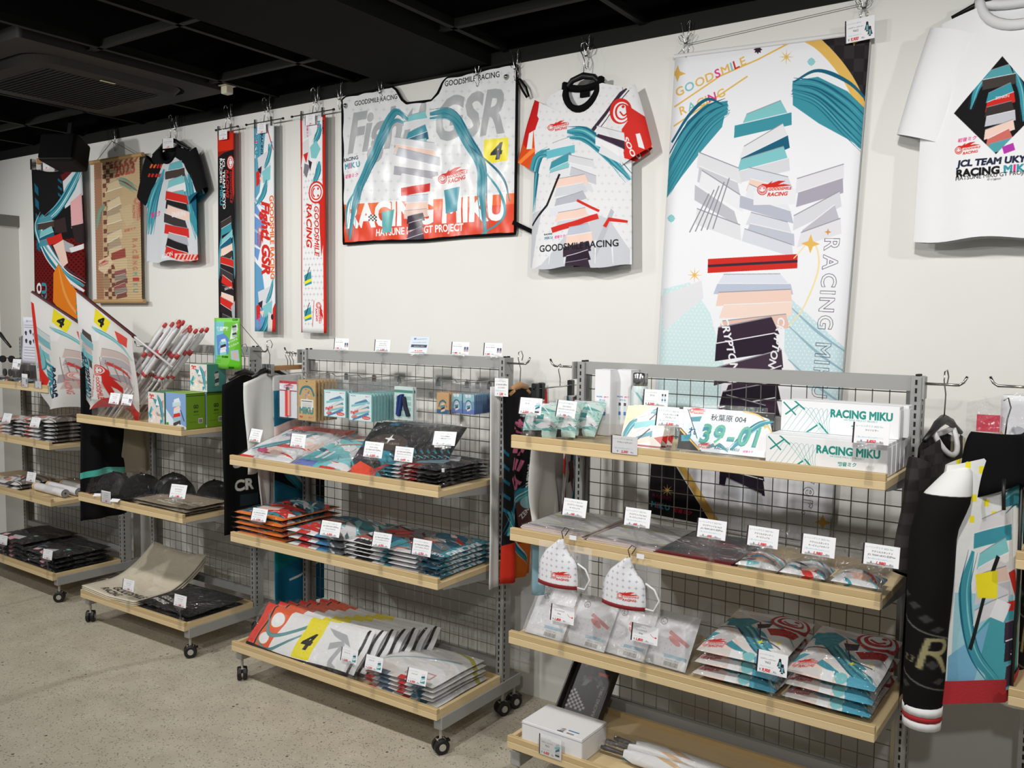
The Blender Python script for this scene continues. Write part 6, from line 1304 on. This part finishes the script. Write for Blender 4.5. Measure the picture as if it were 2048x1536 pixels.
for i, (ly, zz, dx) in enumerate(((-.225, .024, .012), (-.262, .024, .0), (-.305, .024, .006))):
    o = empty('folded_umbrella', W(3, .335+dx, ly, z+zz), (0, 0, RZ(3)-.03+.02*i), label='rolled white and orange umbrella with black handle, '+['rearmost', 'middle', 'frontmost'][i]+' of three', category='umbrella', group='rolled umbrellas on the bottom shelf')
    m = MB(); m.keep = True
    def UR(v): return float(np.interp(v, [0, .04, .3, .8, 1], [.018, .024, .026, .020, .008]))
    m.grid(16, 16, lambda u, v: (.055+v*.62, UR(v)*math.cos(u*6.283)*(1+.12*math.sin(u*25+v*9)), UR(v)*math.sin(u*6.283)*(1+.12*math.sin(u*25+v*9))))
    obj('umbrella_canopy', m, img_mat('print_umbrella', IM['umbrella'], .6), o, smooth=True)
    obj('umbrella_handle', MB().tube([(-.035, 0, 0), (-.02, 0, 0), (.0, 0, 0), (.06, 0, 0)], [.006, .009, .008, .006], 10), BLACKP, o, smooth=True)
    f = MB(); f.keep = True; rr = random.Random(i); f.grid(10, 20, lambda u, v: (-.03+v*.70, (UR(max(0, v-.05))+.004)*math.cos(u*3.1416)*1.1, (UR(max(0, v-.05))+.004)*math.sin(u*3.1416)+.003*rr.random())); obj('clear_sleeve', f, FILM, o)
lipcard(3, 0, .075, 'cap', 'left end of the right rack top shelf', .0, .2)
lipcard(3, 0, .215, 'pouch', 'tilted before the small teal pouches', -.25, .2)
lipcard(3, 0, .43, 'magnet', 'flat on the edge below the magnet sheets', 0, 0, stand='flat')
lipcard(3, 0, .578, 'plate', 'beside the novelty number plate', .0, .2)
lipcard(3, 0, 1.148, 'mirror', 'before the long white mirror boxes', .0, .15)
card('bottle', W(3, .41, -.17, S0(3)), RZ(3), .1, 'lip', 'price card with bottle picture beside the steel bottle', .125, (.091, .055))
for lx, key, t in ((.252, 'file1', 'above the pale clear files'), (.477, 'file2', 'above the grey clear files'), (.718, 'file3', 'above the dark red edged clear files'), (.870, 'stand1', 'above the left acrylic stand'), (1.024, 'stand2', 'above the middle acrylic stand'), (1.185, 'stand3', 'above the right acrylic stand')): lipcard(3, 1, lx, key, t+' on the right rack', .0, .2)
lipcard(3, 2, .215, 'mask', 'before the first bagged mask', .0, .15); lipcard(3, 2, .513, 'mask', 'before the third bagged mask', .0, .15); lipcard(3, 2, .91, 'hood', 'with two jackets pictured before the folded hoodies', .0, .15, (.088, .062))
lipcard(3, 3, .178, 'umb', 'flat on the lip below the white mailer box', 0, 0, (.088, .07), 'flat')
lipcard(3, 3, .87, 'umb', 'at the bottom edge of the picture before the umbrellas', 0, .2)

# left rack ----------------------------------------------------------------------
z = S0(1)
for i, (lx, ly, f_, t) in enumerate(((.80, -.385, 'green_front', 'frontmost'), (.80, -.270, 'green_front', 'middle one'), (.80, -.150, 'green_front', 'rearmost'))):
    carton('green_drink_box', 1, lx, ly, z, .155, .108, .172, f_, 'lime green box with dark lettering on the left rack, '+t, side='green_box', white=(128, 168, 50), group='lime green boxes')
carton('figure_box', 1, .63, -.375, z, .13, .12, .165, 'fight_box', 'small pale printed box left of the lime green boxes', side='teal_box', white=(70, 130, 90))
carton('figure_box', 1, .845-.02, -.275, z+.1725, .13, .11, .135, 'fight_box', 'teal sided printed box standing on top of the lime green boxes', side='teal_box', white=(84, 140, 110))
gp = empty('green_snack_pack', W(1, .955, -.205, 1.635), (0, 0, RZ(1)), label='hanging green and blue pack with large white characters', category='pack')
sheet('pack_front', .19, .245, IM['green_pack'], (0, 0, 0), 0, .004, 1, 3, 8, 10, gp, .35, .006)
obj('pack_hook', MB().tube([(0, 0, 0), (0, .05, .0), (0, .22, -.165)], .002, 6), STEEL, gp)
rr = random.Random(4); ORDN = [None]*13
for k_ in range(13): ORDN[k_] = 'first second third fourth fifth sixth seventh eighth ninth tenth eleventh twelfth thirteenth'.split()[k_*5 % 13]
STK = mat('white_stick', (232, 232, 234), .4); STR = mat('red_wrap', (200, 36, 36), .5); CAPR = mat('red_cap', (206, 28, 28), .4)
for i in range(13):
    u = (i*5 % 13)/12; b = Vector((.05+.25*u+rr.uniform(-.01, .01), -.33+.05*(i % 3), 0)); t = b+Vector((.385+rr.uniform(-.012, .012)-.04*u, .14+rr.uniform(-.01, .01), .455+.04*math.sin(u*3.1)+rr.uniform(-.02, .02)))
    o = empty('flag_stick', W(1, b.x, b.y, z), (0, 0, RZ(1)), label='rolled white flag stick in clear sleeve, '+ORDN[i]+' from left among feet of leaning bundle', category='flag', group='bundle of rolled flags')
    d = t-b; P = lambda q: tuple(d*q)
    obj('stick', MB().tube([P(0.0), P(1.0)], .0055, 8), STK, o, smooth=True)
    rw = .011; obj('rolled_cloth', MB().tube([P(.42), P(.45), P(.92), P(.95)], [.007, rw, rw, .007], 8), STK, o, smooth=True)
    for q, l in ((.46, .028), (.66+.03*(i % 3), .05)): obj('red_band', MB().tube([P(q), P(q+l)], rw+.0008, 8), STR, o, smooth=True)
    obj('stick_cap', MB().tube([P(.975), P(1.0), P(1.015)], [.010, .010, .007], 8), CAPR, o, smooth=True)
    f = MB(); f.keep = True; r3 = random.Random(i); f.grid(6, 14, lambda u_, v, d=d: (d.x*v*1.02+.020*math.cos(u_*3.1416), d.y*v-.018*math.sin(u_*3.1416)+.003*r3.uniform(-1, 1), d.z*v*1.03)); obj('clear_sleeve', f, FILM2, o)
def big_flag(name, base, top, img, L0, L1, cover, label, seed, wid=.42):
    o = empty(name, W(1, *base[:2], base[2]), (0, 0, RZ(1)), label=label, category='flag', group='unrolled flags on poles')
    d = Vector(top)-Vector(base)
    obj('flag_pole', MB().tube([(0, 0, 0), tuple(d)], .006, 8), mat('pale_pole', (206, 200, 200), .4), o, smooth=True)
    obj('pole_sleeve', MB().tube([tuple(d*(1-cover)), tuple(d)], .010, 8), mat('dark_red_sleeve', (70, 16, 20), .7), o, smooth=True)
    m = MB(); m.keep = True; r = random.Random(seed); p = r.uniform(0, 6)
    def P(u, v):
        q = 1-cover*u*.98; a = d*q; L = L0+(L1-L0)*(1-u); k = 1-v
        sw = .05*math.sin(u*7+p)*k+.02*math.sin(u*15+p*2)*k
        return (a.x-.10*k*(1-u)*.6+.05*k*u*math.sin(k*3), a.y-.012+sw, a.z-L*k*(1-.06*math.sin(u*9+p)))
    m.grid(26, 26, P, uvfn=None)
    fo = obj('flag_cloth', m, img_mat('print_'+name+str(seed), IM[img], .7, .2, alpha=.35), o, smooth=True)
    return o
big_flag('hanging_flag', (.66, -.30, 1.39), (-.13, -.32, 1.765), 'flag_a', .44, .54, .62, 'translucent white flag with yellow square hanging from the right pole', 3)
big_flag('hanging_flag', (.42, -.24, 1.35), (-.56, -.34, 1.765), 'flag_b', .46, .56, .58, 'translucent white flag with red edge hanging from the left pole', 8)
lipcard(1, 0, .345, 'gt', 'left of two before the flag bundle', 0, .25); lipcard(1, 0, .452, 'key', 'right of two before the flag bundle', 0, .25)
rb = obj('clear_riser', MB().box(-.12, .12, -.002, 0, 0, .10).box(-.12, -.118, 0, .12, 0, .10).box(.118, .12, 0, .12, 0, .10), CLEAR, None, W(1, .21, -.385, z), (0, 0, RZ(1)), label='clear open box around the feet of the flag sticks', category='display case')
z = S1(1)
CAPM = mat('cap_black', (13, 13, 14), .85, spec=.1, bump=.3, bscale=120)
def cap(lx, ly, label, rz, s=1.0):
    o = empty('baseball_hat', W(1, lx, ly, z+.002), (0, 0, RZ(1)+rz), label=label, category='cap', group='black caps in clear bags')
    m = MB(); m.keep = True; m.grid(16, 8, lambda u, v: (.088*s*math.cos(u*6.283)*math.cos(v*1.5), .10*s*math.sin(u*6.283)*math.cos(v*1.5), .115*s*math.sin(v*1.5)**.9)); obj('cap_crown', m, CAPM, o, smooth=True)
    b = MB(); b.keep = True; b.grid(12, 4, lambda u, v: ((u-.5)*.17*s*(1-.25*v*abs(2*u-1)), -.07*s-.075*s*v*math.sqrt(max(.05, 1-(2*u-1)**2)), .012+.015*math.cos((u-.5)*3)*(1-v*.3))); bo = obj('cap_brim', b, CAPM, o, smooth=True); md = bo.modifiers.new('thick', 'SOLIDIFY'); md.thickness = .003
    obj('cap_button', MB().cyl((0, 0, .113*s), (0, 0, .119*s), .007, 8), CAPM, o)
    f = MB(); f.keep = True; r = random.Random(int(lx*100)); f.grid(14, 10, lambda u, v: ((.105*s+.01*r.random())*math.cos(u*6.283)*math.cos(v*1.45)*1.05, (.13*s+.01*r.random())*math.sin(u*6.283)*math.cos(v*1.45)-.015, .13*s*math.sin(v*1.5)+.01*r.random())); obj('clear_bag', f, CAPFILM, o)
    obj('paper_tag', MB().box(-.025, .025, -.012, .012, .0, .001), WHITEP, o, (.05*s, -.15*s, .02), (.5, 0, .4))
cap(.09, -.27, 'black cap in clear bag, leftmost on the left rack', .2); cap(.32, -.26, 'black cap in clear bag, second from left on the left rack', -.1, 1.12); cap(.50, -.17, 'black cap in clear bag, third from left on the left rack', .3); cap(.36, -.10, 'black cap in clear bag behind the second cap', .0); cap(.68, -.08, 'black cap in clear bag, rightmost by the wire net', -.3, .95)
stack(1, 'f_beige', .46, .88, -.395, -.16, z, 3, .016, 'folded taupe bag with pale lettering, middle shelf of left rack', 51, 'folded bag', 'folded_tote_bag', group='folded taupe bags')
lipcard(1, 1, .262, 'gt', 'flat on the edge before the black caps', 0, 0, (.086, .06), 'flat'); lipcard(1, 1, .93-.08, 'gt', 'before the folded taupe bags', .2, .3, (.10, .065))
z = S2(1)
for i in range(3):
    m = MB(); m.keep = True
    def TP(u, v, i=i):
        y = -.42+v*.42; s = max(0, (v-.35)/.65); return ((u-.5)*.47+.02*v, y, .008+i*.009+.16*s**1.8+.012*math.sin(u*5+i)*v+.012*(1-v)*abs(u-.5)*2)
    m.grid(12, 18, TP)
    o = obj('curled_tote_bag', m, img_mat('print_f_tote', IM['f_tote'], .85, .3, .3, 40, bdist=.003), None, W(1, .25, 0, z), (0, 0, RZ(1)), smooth=True, label='cream tote bag with black lettering curling up the net, '+['lowest', 'middle', 'topmost'][i]+' of three', category='tote bag', group='curled cream tote bags')
    md = o.modifiers.new('thick', 'SOLIDIFY'); md.thickness = .005; md.offset = 1
    if i == 2:
        f = MB(); f.keep = True; r = random.Random(2); f.grid(14, 18, lambda u, v: ((TP(u, v)[0])*1.06, TP(u, v)[1], TP(u, v)[2]+.008+.006*r.random())); obj('clear_wrap', f, FILM, o)
stack(1, 'f_bbag', .48, .885, -.395, -.06, z, 2, .028, 'black bag with pale lettering in clear wrap, bottom of left rack', 55, 'folded bag', 'folded_tote_bag', group='black folded bags', rough=.5)
lipcard(1, 2, .44, 'gt', 'before the curled cream tote bags', .05, .15); lipcard(1, 2, .86, 'gt', 'before the black folded bags', .05, .15)

# far left rack ----------------------------------------------------------------------
z = S0(0)
nt = sheet('notice_sheet', .21, .28, IM['notice'], W(0, .72, -.27, 1.625), -.1, .006, .5, 5, 8, 10, None, .6, .001, label='pale lilac notice sheet with small pictures on the far left rack', category='notice')
obj('notice_stand', MB().box(-.10, .10, .006, .008, -.39, -.02).box(-.1, .1, -.03, .06, -.397, -.392), CLEAR, nt)
for i, lx in enumerate((.44, .66)):
    o = empty('display_case', W(0, lx, -.26, z), (0, 0, RZ(0)), label='small clear case with dark goods inside on the far left rack, '+['left one', 'right one'][i], category='display case', group='clear cases of sunglasses')
    obj('case_shell', MB().box(-.09, .09, -.07, .07, 0, .11), CLEAR, o); obj('case_back', MB().box(-.085, .085, .05, .06, .004, .10), mat('case_dark', (44, 40, 40), .4), o)
    for s in (-1, 1): obj('lens', MB().tube([(s*.035, -.02, .05), (s*.035, -.014, .05)], .024, 14), BLACKP, o)
for i in range(4):
    lx = .40+.20*i
    bag(0, 'f_dark', lx, -.31, z, .16, .10, .022, 'small flat dark pack along the front of the far left rack, '+['first', 'second', 'third', 'fourth'][i]+' from the left', 91+i, cat='pack', name='flat_pack', group='small flat dark packs', rough=.5)
hg = empty('bare_hanger', W(0, .36, -.30, 1.53), (0, 0, RZ(0)), label='bare black wire hanger at the far left edge', category='hanger')
hanger(hg, .36, .09, .06, BLACKP)
gl = empty('sunglasses', W(0, .50, -.30, z+.115), (0, 0, RZ(0)+.4), label='black sunglasses lying on the clear case at far left', category='sunglasses')
for s in (-1, 1): obj('lens', MB().tube([(s*.032, -.01, .022), (s*.032, .0, .022)], .022, 14), BLACKP, gl); obj('temple', MB().tube([(s*.055, 0, .026), (s*.058, .06, .026), (s*.058, .11, .012)], .003, 6), BLACKP, gl)
obj('bridge', MB().tube([(-.012, -.005, .026), (0, -.007, .03), (.012, -.005, .026)], .003, 6), BLACKP, gl)
lipcard(0, 0, .86, 'key', 'on the top shelf of the far left rack', 0, .2, (.10, .06)); lipcard(0, 0, .965, 'key', 'left of two flat below the flags, far left', 0, 0, (.07, .075), 'flat'); lipcard(0, 0, 1.12, 'gt', 'right of two flat below the flags, far left', 0, 0, (.07, .04), 'flat')
z = S1(0)
stack(0, 'f_grey', .50, .80, -.39, -.06, z, 5, .022, 'pale folded shirt, left pile on the second shelf, far left rack', 57, 'folded shirt', 'folded_shirt', group='pale folded shirts left pile')
stack(0, 'f_grey', .84, 1.17, -.39, -.06, z, 6, .023, 'pale folded shirt, right pile on the second shelf, far left rack', 58, 'folded shirt', 'folded_shirt', group='pale folded shirts right pile')
lipcard(0, 1, .72, 'tee', 'left of two on the second shelf, far left rack', .1, .3); lipcard(0, 1, 1.06, 'tee', 'right of two on the second shelf, far left rack', .1, .3)
z = S2(0)
for i, (ly, lx) in enumerate(((-.30, .98), (-.23, 1.0), (-.16, 1.03))):
    o = empty('rolled_poster', W(0, lx, ly, z+.026), (0, 0, RZ(0)-.02), label='white rolled poster on the far left rack, '+['frontmost', 'middle', 'rearmost'][i]+' of three', category='poster', group='rolled white posters')
    m = MB(); m.keep = True; m.grid(16, 2, lambda u, v: ((v-.5)*.36, .024*math.cos(u*6.283), .024*math.sin(u*6.283))); obj('poster_roll', m, mat('poster_white', (226, 226, 230), .35), o, smooth=True)
    m = MB(); m.keep = True; m.grid(12, 1, lambda u, v: (.181-.362*0, (.006+.016*v)*math.cos(u*6.283), (.006+.016*v)*math.sin(u*6.283))); obj('roll_end', m, mat('roll_grey', (150, 150, 152), .6), o)
    m = MB(); m.keep = True; m.grid(12, 1, lambda u, v: (-.181+v*.03, .0245*math.cos(u*6.283), .0245*math.sin(u*6.283))); obj('kraft_band', m, mat('kraft_end', (214, 182, 128), .6), o, smooth=True)
stack(0, 'f_grey', .42, .74, -.39, -.12, z, 2, .022, 'flat pale packet left of the rolled posters', 59, 'packet', 'flat_packet', group='flat pale packets')
stack(0, 'f_beige', .72, 1.12, -.125, -.02, z, 2, .02, 'taupe folded bag behind the rolled posters', 60, 'folded bag', 'folded_tote_bag', group='taupe bags behind posters')
lipcard(0, 2, 1.0, 'gt', 'above the rolled white posters', .1, .2)
z = S3(0)
stack(0, 'f_blackp', .44, .82, -.39, -.05, z, 5, .026, 'black folded shirt with pink print, left pile, far left rack bottom', 62, 'folded shirt', 'folded_shirt', group='black folded shirts left pile', rough=.6)
stack(0, 'f_blackp', .83, 1.19, -.39, -.05, z, 4, .026, 'black folded shirt with pink print, right pile, far left rack bottom', 64, 'folded shirt', 'folded_shirt', group='black folded shirts right pile', rough=.6)
lipcard(0, 3, .635, 'tee', 'left of two on the bottom of the far left rack', .1, .15); lipcard(0, 3, 1.17, 'tee', 'right of two on the bottom of the far left rack', .1, .15)

# garments hung on the racks' side hooks ------------------------------------------------
def hung(name, r, lx, y0, y1, zt, zb, img, label, seed, cat='garment', rz=None, amp=.012, folds=2.0, shoulders=True, taper=0.0, hang=True, key=None, arms=BLACKP, thick=.004, group=None):
    w = y1-y0
    o = empty(name, W(r, lx, (y0+y1)/2, zt), (0, 0, RZ(r)+(math.pi/2 if rz is None else rz)), label=label, category=cat, group=group)
    def fn(u, v, x, y, z):
        k = 1-v; s = 2*u-1; sl = -.045*abs(s)**1.3 if shoulders else 0; q = 1-taper*k
        return (x*q, y, (z+sl*(1-k)))
    sheet('garment_cloth', w, zt-zb, img, (0, 0, 0), 0, amp, folds, seed, 14, 24, o, .85, thick, fn=fn, key=key)
    if hang: hanger(o, w*.7, .035, .085, arms, .015)
    return o
JK = Cv('jacket_print', 100, 340, DK, box=(0, 0, 100, 340)); JK.rect(0, 232, 100, 246, (88, 196, 178)); JK.rect(0, 278, 100, 294, (206, 62, 44)); JK.rect(66, 60, 76, 70, (88, 196, 178)); JK.rect(80, 62, 96, 70, RD); IM['jacket'] = JK.img()
GD = Cv('black_bag_print', 120, 320, (16, 16, 17), box=(0, 0, 100, 300)); GD.text('GD', (24, 176), (66, 172), (196, 192, 186), .05, 0, 1.0); GD.text('CR', (30, 222), (66, 220), (196, 192, 186), .05, 0, 1.0); GD.rect(40, 230, 78, 252, (34, 44, 50)); IM['gd'] = GD.img()
hung('black_jacket', 1, -.07, -.355, -.10, 1.40, .53, IM['jacket'], 'black jacket with teal and red stripes hung left of the left rack', 31, 'jacket', taper=-.05)
hung('beige_trousers', 1, -.035, -.13, .06, 1.14, .76, mat('beige_cotton', (166, 156, 134), .9, bump=.2, bscale=80), 'beige garment hanging between the black jacket and the left rack post', 32, 'garment', amp=.03, folds=1.2, hang=False, shoulders=False)
hung('black_shopping_bag', 1, .975, -.25, .01, 1.36, .59, IM['gd'], 'black hanging garment with large pale letters between left and centre racks', 33, 'garment', key='print_gd', taper=-.08)
hung('white_jacket', 2, -.062, -.285, .0, 1.385, .92, mat('white_cotton', (216, 216, 212), .9, bump=.2, bscale=60), 'white jacket body hung at the left end of the centre rack', 34, 'jacket', amp=.02)
hung('white_sleeve', 2, -.05, -.225, -.125, 1.0, .74, mat('white_cotton', (216, 216, 212), .9), 'white sleeve end hanging below the centre rack top shelf', 35, 'garment', amp=.010, hang=False, shoulders=False, taper=.25)
hung('patterned_scarf', 2, -.03, -.15, .02, 1.37, 1.17, mat('pale_dotted_cloth', (206, 206, 204), .8, var=.06, bscale=120), 'pale grey patterned cloth clipped at the left end of the centre rack', 36, 'scarf', hang=False, shoulders=False, amp=.004)
hung('teal_towel', 2, -.015, -.16, .15, 1.30, .24, IM['teal_towel'], 'long teal printed towel hanging behind the left post of the centre rack', 37, 'towel', hang=False, shoulders=False, key='print_teal_towel', amp=.008)
for k, lx in enumerate((-.075, -.055, -.035)):
    o = empty('clip_hanger', W(2, lx, -.02, 1.405), (0, 0, math.pi/2), label='clip hanger on the left hook of the centre rack, '+['outermost', 'middle', 'innermost'][k], category='hanger', group='hangers at the centre rack left end')
    obj('hanger_bar', MB().box(-.13, .13, -.005, .005, -.012, .008), mat('hanger_wood', (176, 132, 86), .5), o); obj('hanger_hook', MB().tube([(.014, 0, .05), (.012, 0, .068), (-.004, 0, .074), (-.016, 0, .06), (.0, 0, .03), (0, 0, .0)], .002, 6), STEEL, o, smooth=True)
    for s in (-1, 1): obj('hanger_clip', MB().box(-.010, .010, -.012, .012, -.035, .018), STEEL, o, (s*.135, 0, 0))
hung('white_scarf', 2, 1.235, -.16, -.10, 1.385, .59, mat('white_scarf_cloth', (220, 220, 218), .9), 'narrow white scarf edge hanging at the right end of the centre rack', 38, 'scarf', hang=False, shoulders=False, amp=.004, folds=1)
hung('black_jersey', 2, 1.262, -.10, .10, 1.37, .60, IM['bjersey'], 'black printed towel with pink characters right of the centre rack', 39, 'towel', key='print_bjersey', amp=.014, shoulders=False, arms=mat('hanger_wood', (176, 132, 86), .5))
card('b2', W(2, 1.262, -.13, 1.43), .2, 0, 'hang', 'price card hung right of the centre rack above the black towel', size=(.06, .07))
hung('white_tote', 3, -.062, -.21, .03, 1.19, .86, mat('white_canvas', (214, 213, 208), .9, bump=.2, bscale=70), 'white tote cloth hanging between the centre and right racks', 40, 'tote bag', hang=False, amp=.02, shoulders=False, taper=.1)
hung('red_scarf', 3, -.085, -.17, -.06, 1.40, 1.18, IM['red_scarf'], 'white and red printed scarf end at the left hook of the right rack', 41, 'scarf', key='print_red_scarf', shoulders=False, hang=False, amp=.006)
hung('grey_printed_scarf', 3, -.035, -.03, .10, 1.36, .86, IM['pscarf'], 'grey printed cloth hanging behind the white tote by the right rack', 42, 'scarf', key='print_pscarf', shoulders=False, hang=False, amp=.006)
o = empty('clip_hanger', W(3, -.06, -.06, 1.395), (0, 0, math.pi/2), label='chrome clip hanger on the left hook of the right rack', category='hanger', group='clip hangers beside the right rack')
obj('hanger_rod', MB().cyl((-.14, 0, 0), (.16, 0, 0), .003, 8), STEEL, o); obj('hanger_hook', MB().tube([(.045, 0, .075), (.04, 0, .085), (.03, 0, .08), (.028, 0, .06), (.04, 0, .03), (.04, 0, 0)], .002, 6), STEEL, o, smooth=True)
for x in (-.13, -.09, .12): obj('hanger_clip', MB().box(-.010, .010, -.010, .010, -.04, .02).cyl((-.012, 0, .012), (.012, 0, .012), .010, 8), mat('dark_chrome', (90, 90, 90), .3, 1), o, (x, 0, 0))
# dark jersey on the right rack's right hook
jy = empty('dark_jersey', W(3, 1.262, -.06, 1.345), (0, 0, RZ(3)+math.radians(80)), label='dark checkered jersey with white collar hung on the right rack hook', category='jersey')
dims = (.175, .21, .225, .76, .075, .07, .05, .26, math.radians(70), .085, .075, .035)
obj('shirt_body', shirt_mesh(*dims, 12, (-.27, .27, -.76, .0)), img_mat('print_djersey', IM['djersey'], .8, .3, .2, 40, bdist=.004), jy, smooth=True); collar(jy, .075, .07, WHITEF, .008, .04); hanger(jy, .28, .05, .09, BLACKP, .03)
# hoodie beside the right edge
def bend(p):
    if p.x > .03:
        q = p.x-.03; a = math.radians(46); return Vector((.03+q*math.cos(a), p.y*.7+q*math.sin(a), p.z))
    return p
hd = empty('zip_hoodie', (2.985, -.60, 1.325), (0, 0, math.radians(38)), label='white and teal zip hoodie with black sleeves hanging at the right edge', category='hoodie')
dims = (.15, .20, .19, .60, .07, .05, .05, .60, math.radians(84), .085, .058, .05)
rect = (-.20, .20, -.60, .0)
obj('hoodie_body', shirt_mesh(*dims, 17, rect, True, .014, bend, sleeves=()), img_mat('print_hoodie', IM['hoodie'], .85, .3, .25, 40, bdist=.004), hd, smooth=True)
SLM = img_mat('print_hsleeve', IM['hsleeve'], .9, .1)
for sg in (-1, 1):
    m = MB(); m.keep = True
    def SL(u, w_, sg=sg):
        v = 1-w_; cx = sg*(.100+.080*min(1, v*3.5)**.6+.01*v); rr_ = .060*min(1, v*7)**.5-.014*v+.002
        return tuple(bend(Vector((cx+rr_*math.cos(6.283*u), -.012+(rr_*.85)*math.sin(6.283*u)*(1+.1*math.sin(v*16)), -.030-.635*v+.004*math.sin(v*30+u*6)))))
    m.grid(16, 26, SL)
    obj('sleeve', m, SLM, hd, smooth=True)
    for k, (za, zb, mm) in enumerate(((-.655, -.675, WHITEF), (-.675, -.69, mat('cuff_red', (170, 36, 44), .9)), (-.69, -.712, WHITEF))):
        c_ = bend(Vector((sg*.190, -.012, za))); obj('cuff', MB().tube([(c_.x, c_.y, za), (c_.x, c_.y, zb)], [.048-.001*k, .048-.001*k], 14), mm, hd, smooth=True)
m = MB(); m.keep = True
m.grid(20, 3, lambda u, v: tuple(bend(Vector((.187*math.cos(math.pi+u*6.283), -.006-.052*math.sin(u*6.283), -.585-.06*v-.03*math.cos(u*12.5)*.3)))))
obj('hem_band', m, mat('hem_red', (176, 40, 48), .9, bump=.3, bscale=150), hd, smooth=True)
m = MB(); m.keep = True
m.grid(18, 10, lambda u, v: ((u-.5)*.22*(1-.35*v*v), -.075*math.sin(u*3.1416)*(1-.2*v)+.03*v, -.07+.115*math.sin(v*1.57)-.06*abs(u-.5)*2*(1-v)))
ho = obj('hood', m, mat('hood_black', (14, 14, 15), .9, spec=.1, bump=.2, bscale=80), hd, smooth=True); md = ho.modifiers.new('thick', 'SOLIDIFY'); md.thickness = .008
obj('zipper', MB().tube([(.012, -.058, -.05), (.012, -.066, -.3), (.012, -.062, -.60)], .005, 6), BLACKP, hd, smooth=True)
for s in (-1, 1): obj('drawstring', MB().tube([(s*.045, -.075, -.06), (s*.05, -.085, -.10), (s*.046, -.082, -.135)], .005, 6), BLACKP, hd, smooth=True)
obj('hanger_hook', MB().tube([(.0, 0, .03), (.004, .0, .08), (.012, .0, .11), (.004, .0, .135), (-.008, .0, .128)], .002, 6), STEEL, hd, smooth=True)
# clear bag with a printed parasol panel above the hoodie
cb = empty('bagged_parasol', (3.045, -.47, 1.46), (0, 0, math.radians(8)), label='white printed parasol panel in a big clear bag above the hoodie', category='parasol panel')
sheet('printed_panel', .20, .15, IM['clearbag'], (.02, 0, 0), 0, .006, 1, 6, 10, 10, cb, .5, .02, fn=lambda u, v, x, y, z: (x, y-.03*math.sin(math.pi*u), z-.04*(1-v)*u))
f = MB(); f.keep = True; rr = random.Random(8); f.grid(14, 12, lambda u, v: (-.165+u*.30, -.05*math.sin(math.pi*u)-.02+.008*rr.uniform(-1, 1), .01-(1-v)*.17*(1 if u > .25 else .5+2*u)-.05*max(0, .35-u)*2)); obj('clear_bag', f, FILM, cb)
obj('pink_insert', MB().box(-.14, -.085, -.02, -.014, -.10, -.055), mat('insert_pink', (206, 60, 80), .5), cb); obj('bag_hook', MB().tube([(-.02, 0, 0), (-.016, 0, .03), (-.005, .04, .05), (.0, .1, .045)], .002, 6), STEEL, cb, smooth=True)
for o in list(bpy.data.objects):
    if o.name.startswith('__'): bpy.data.objects.remove(o)
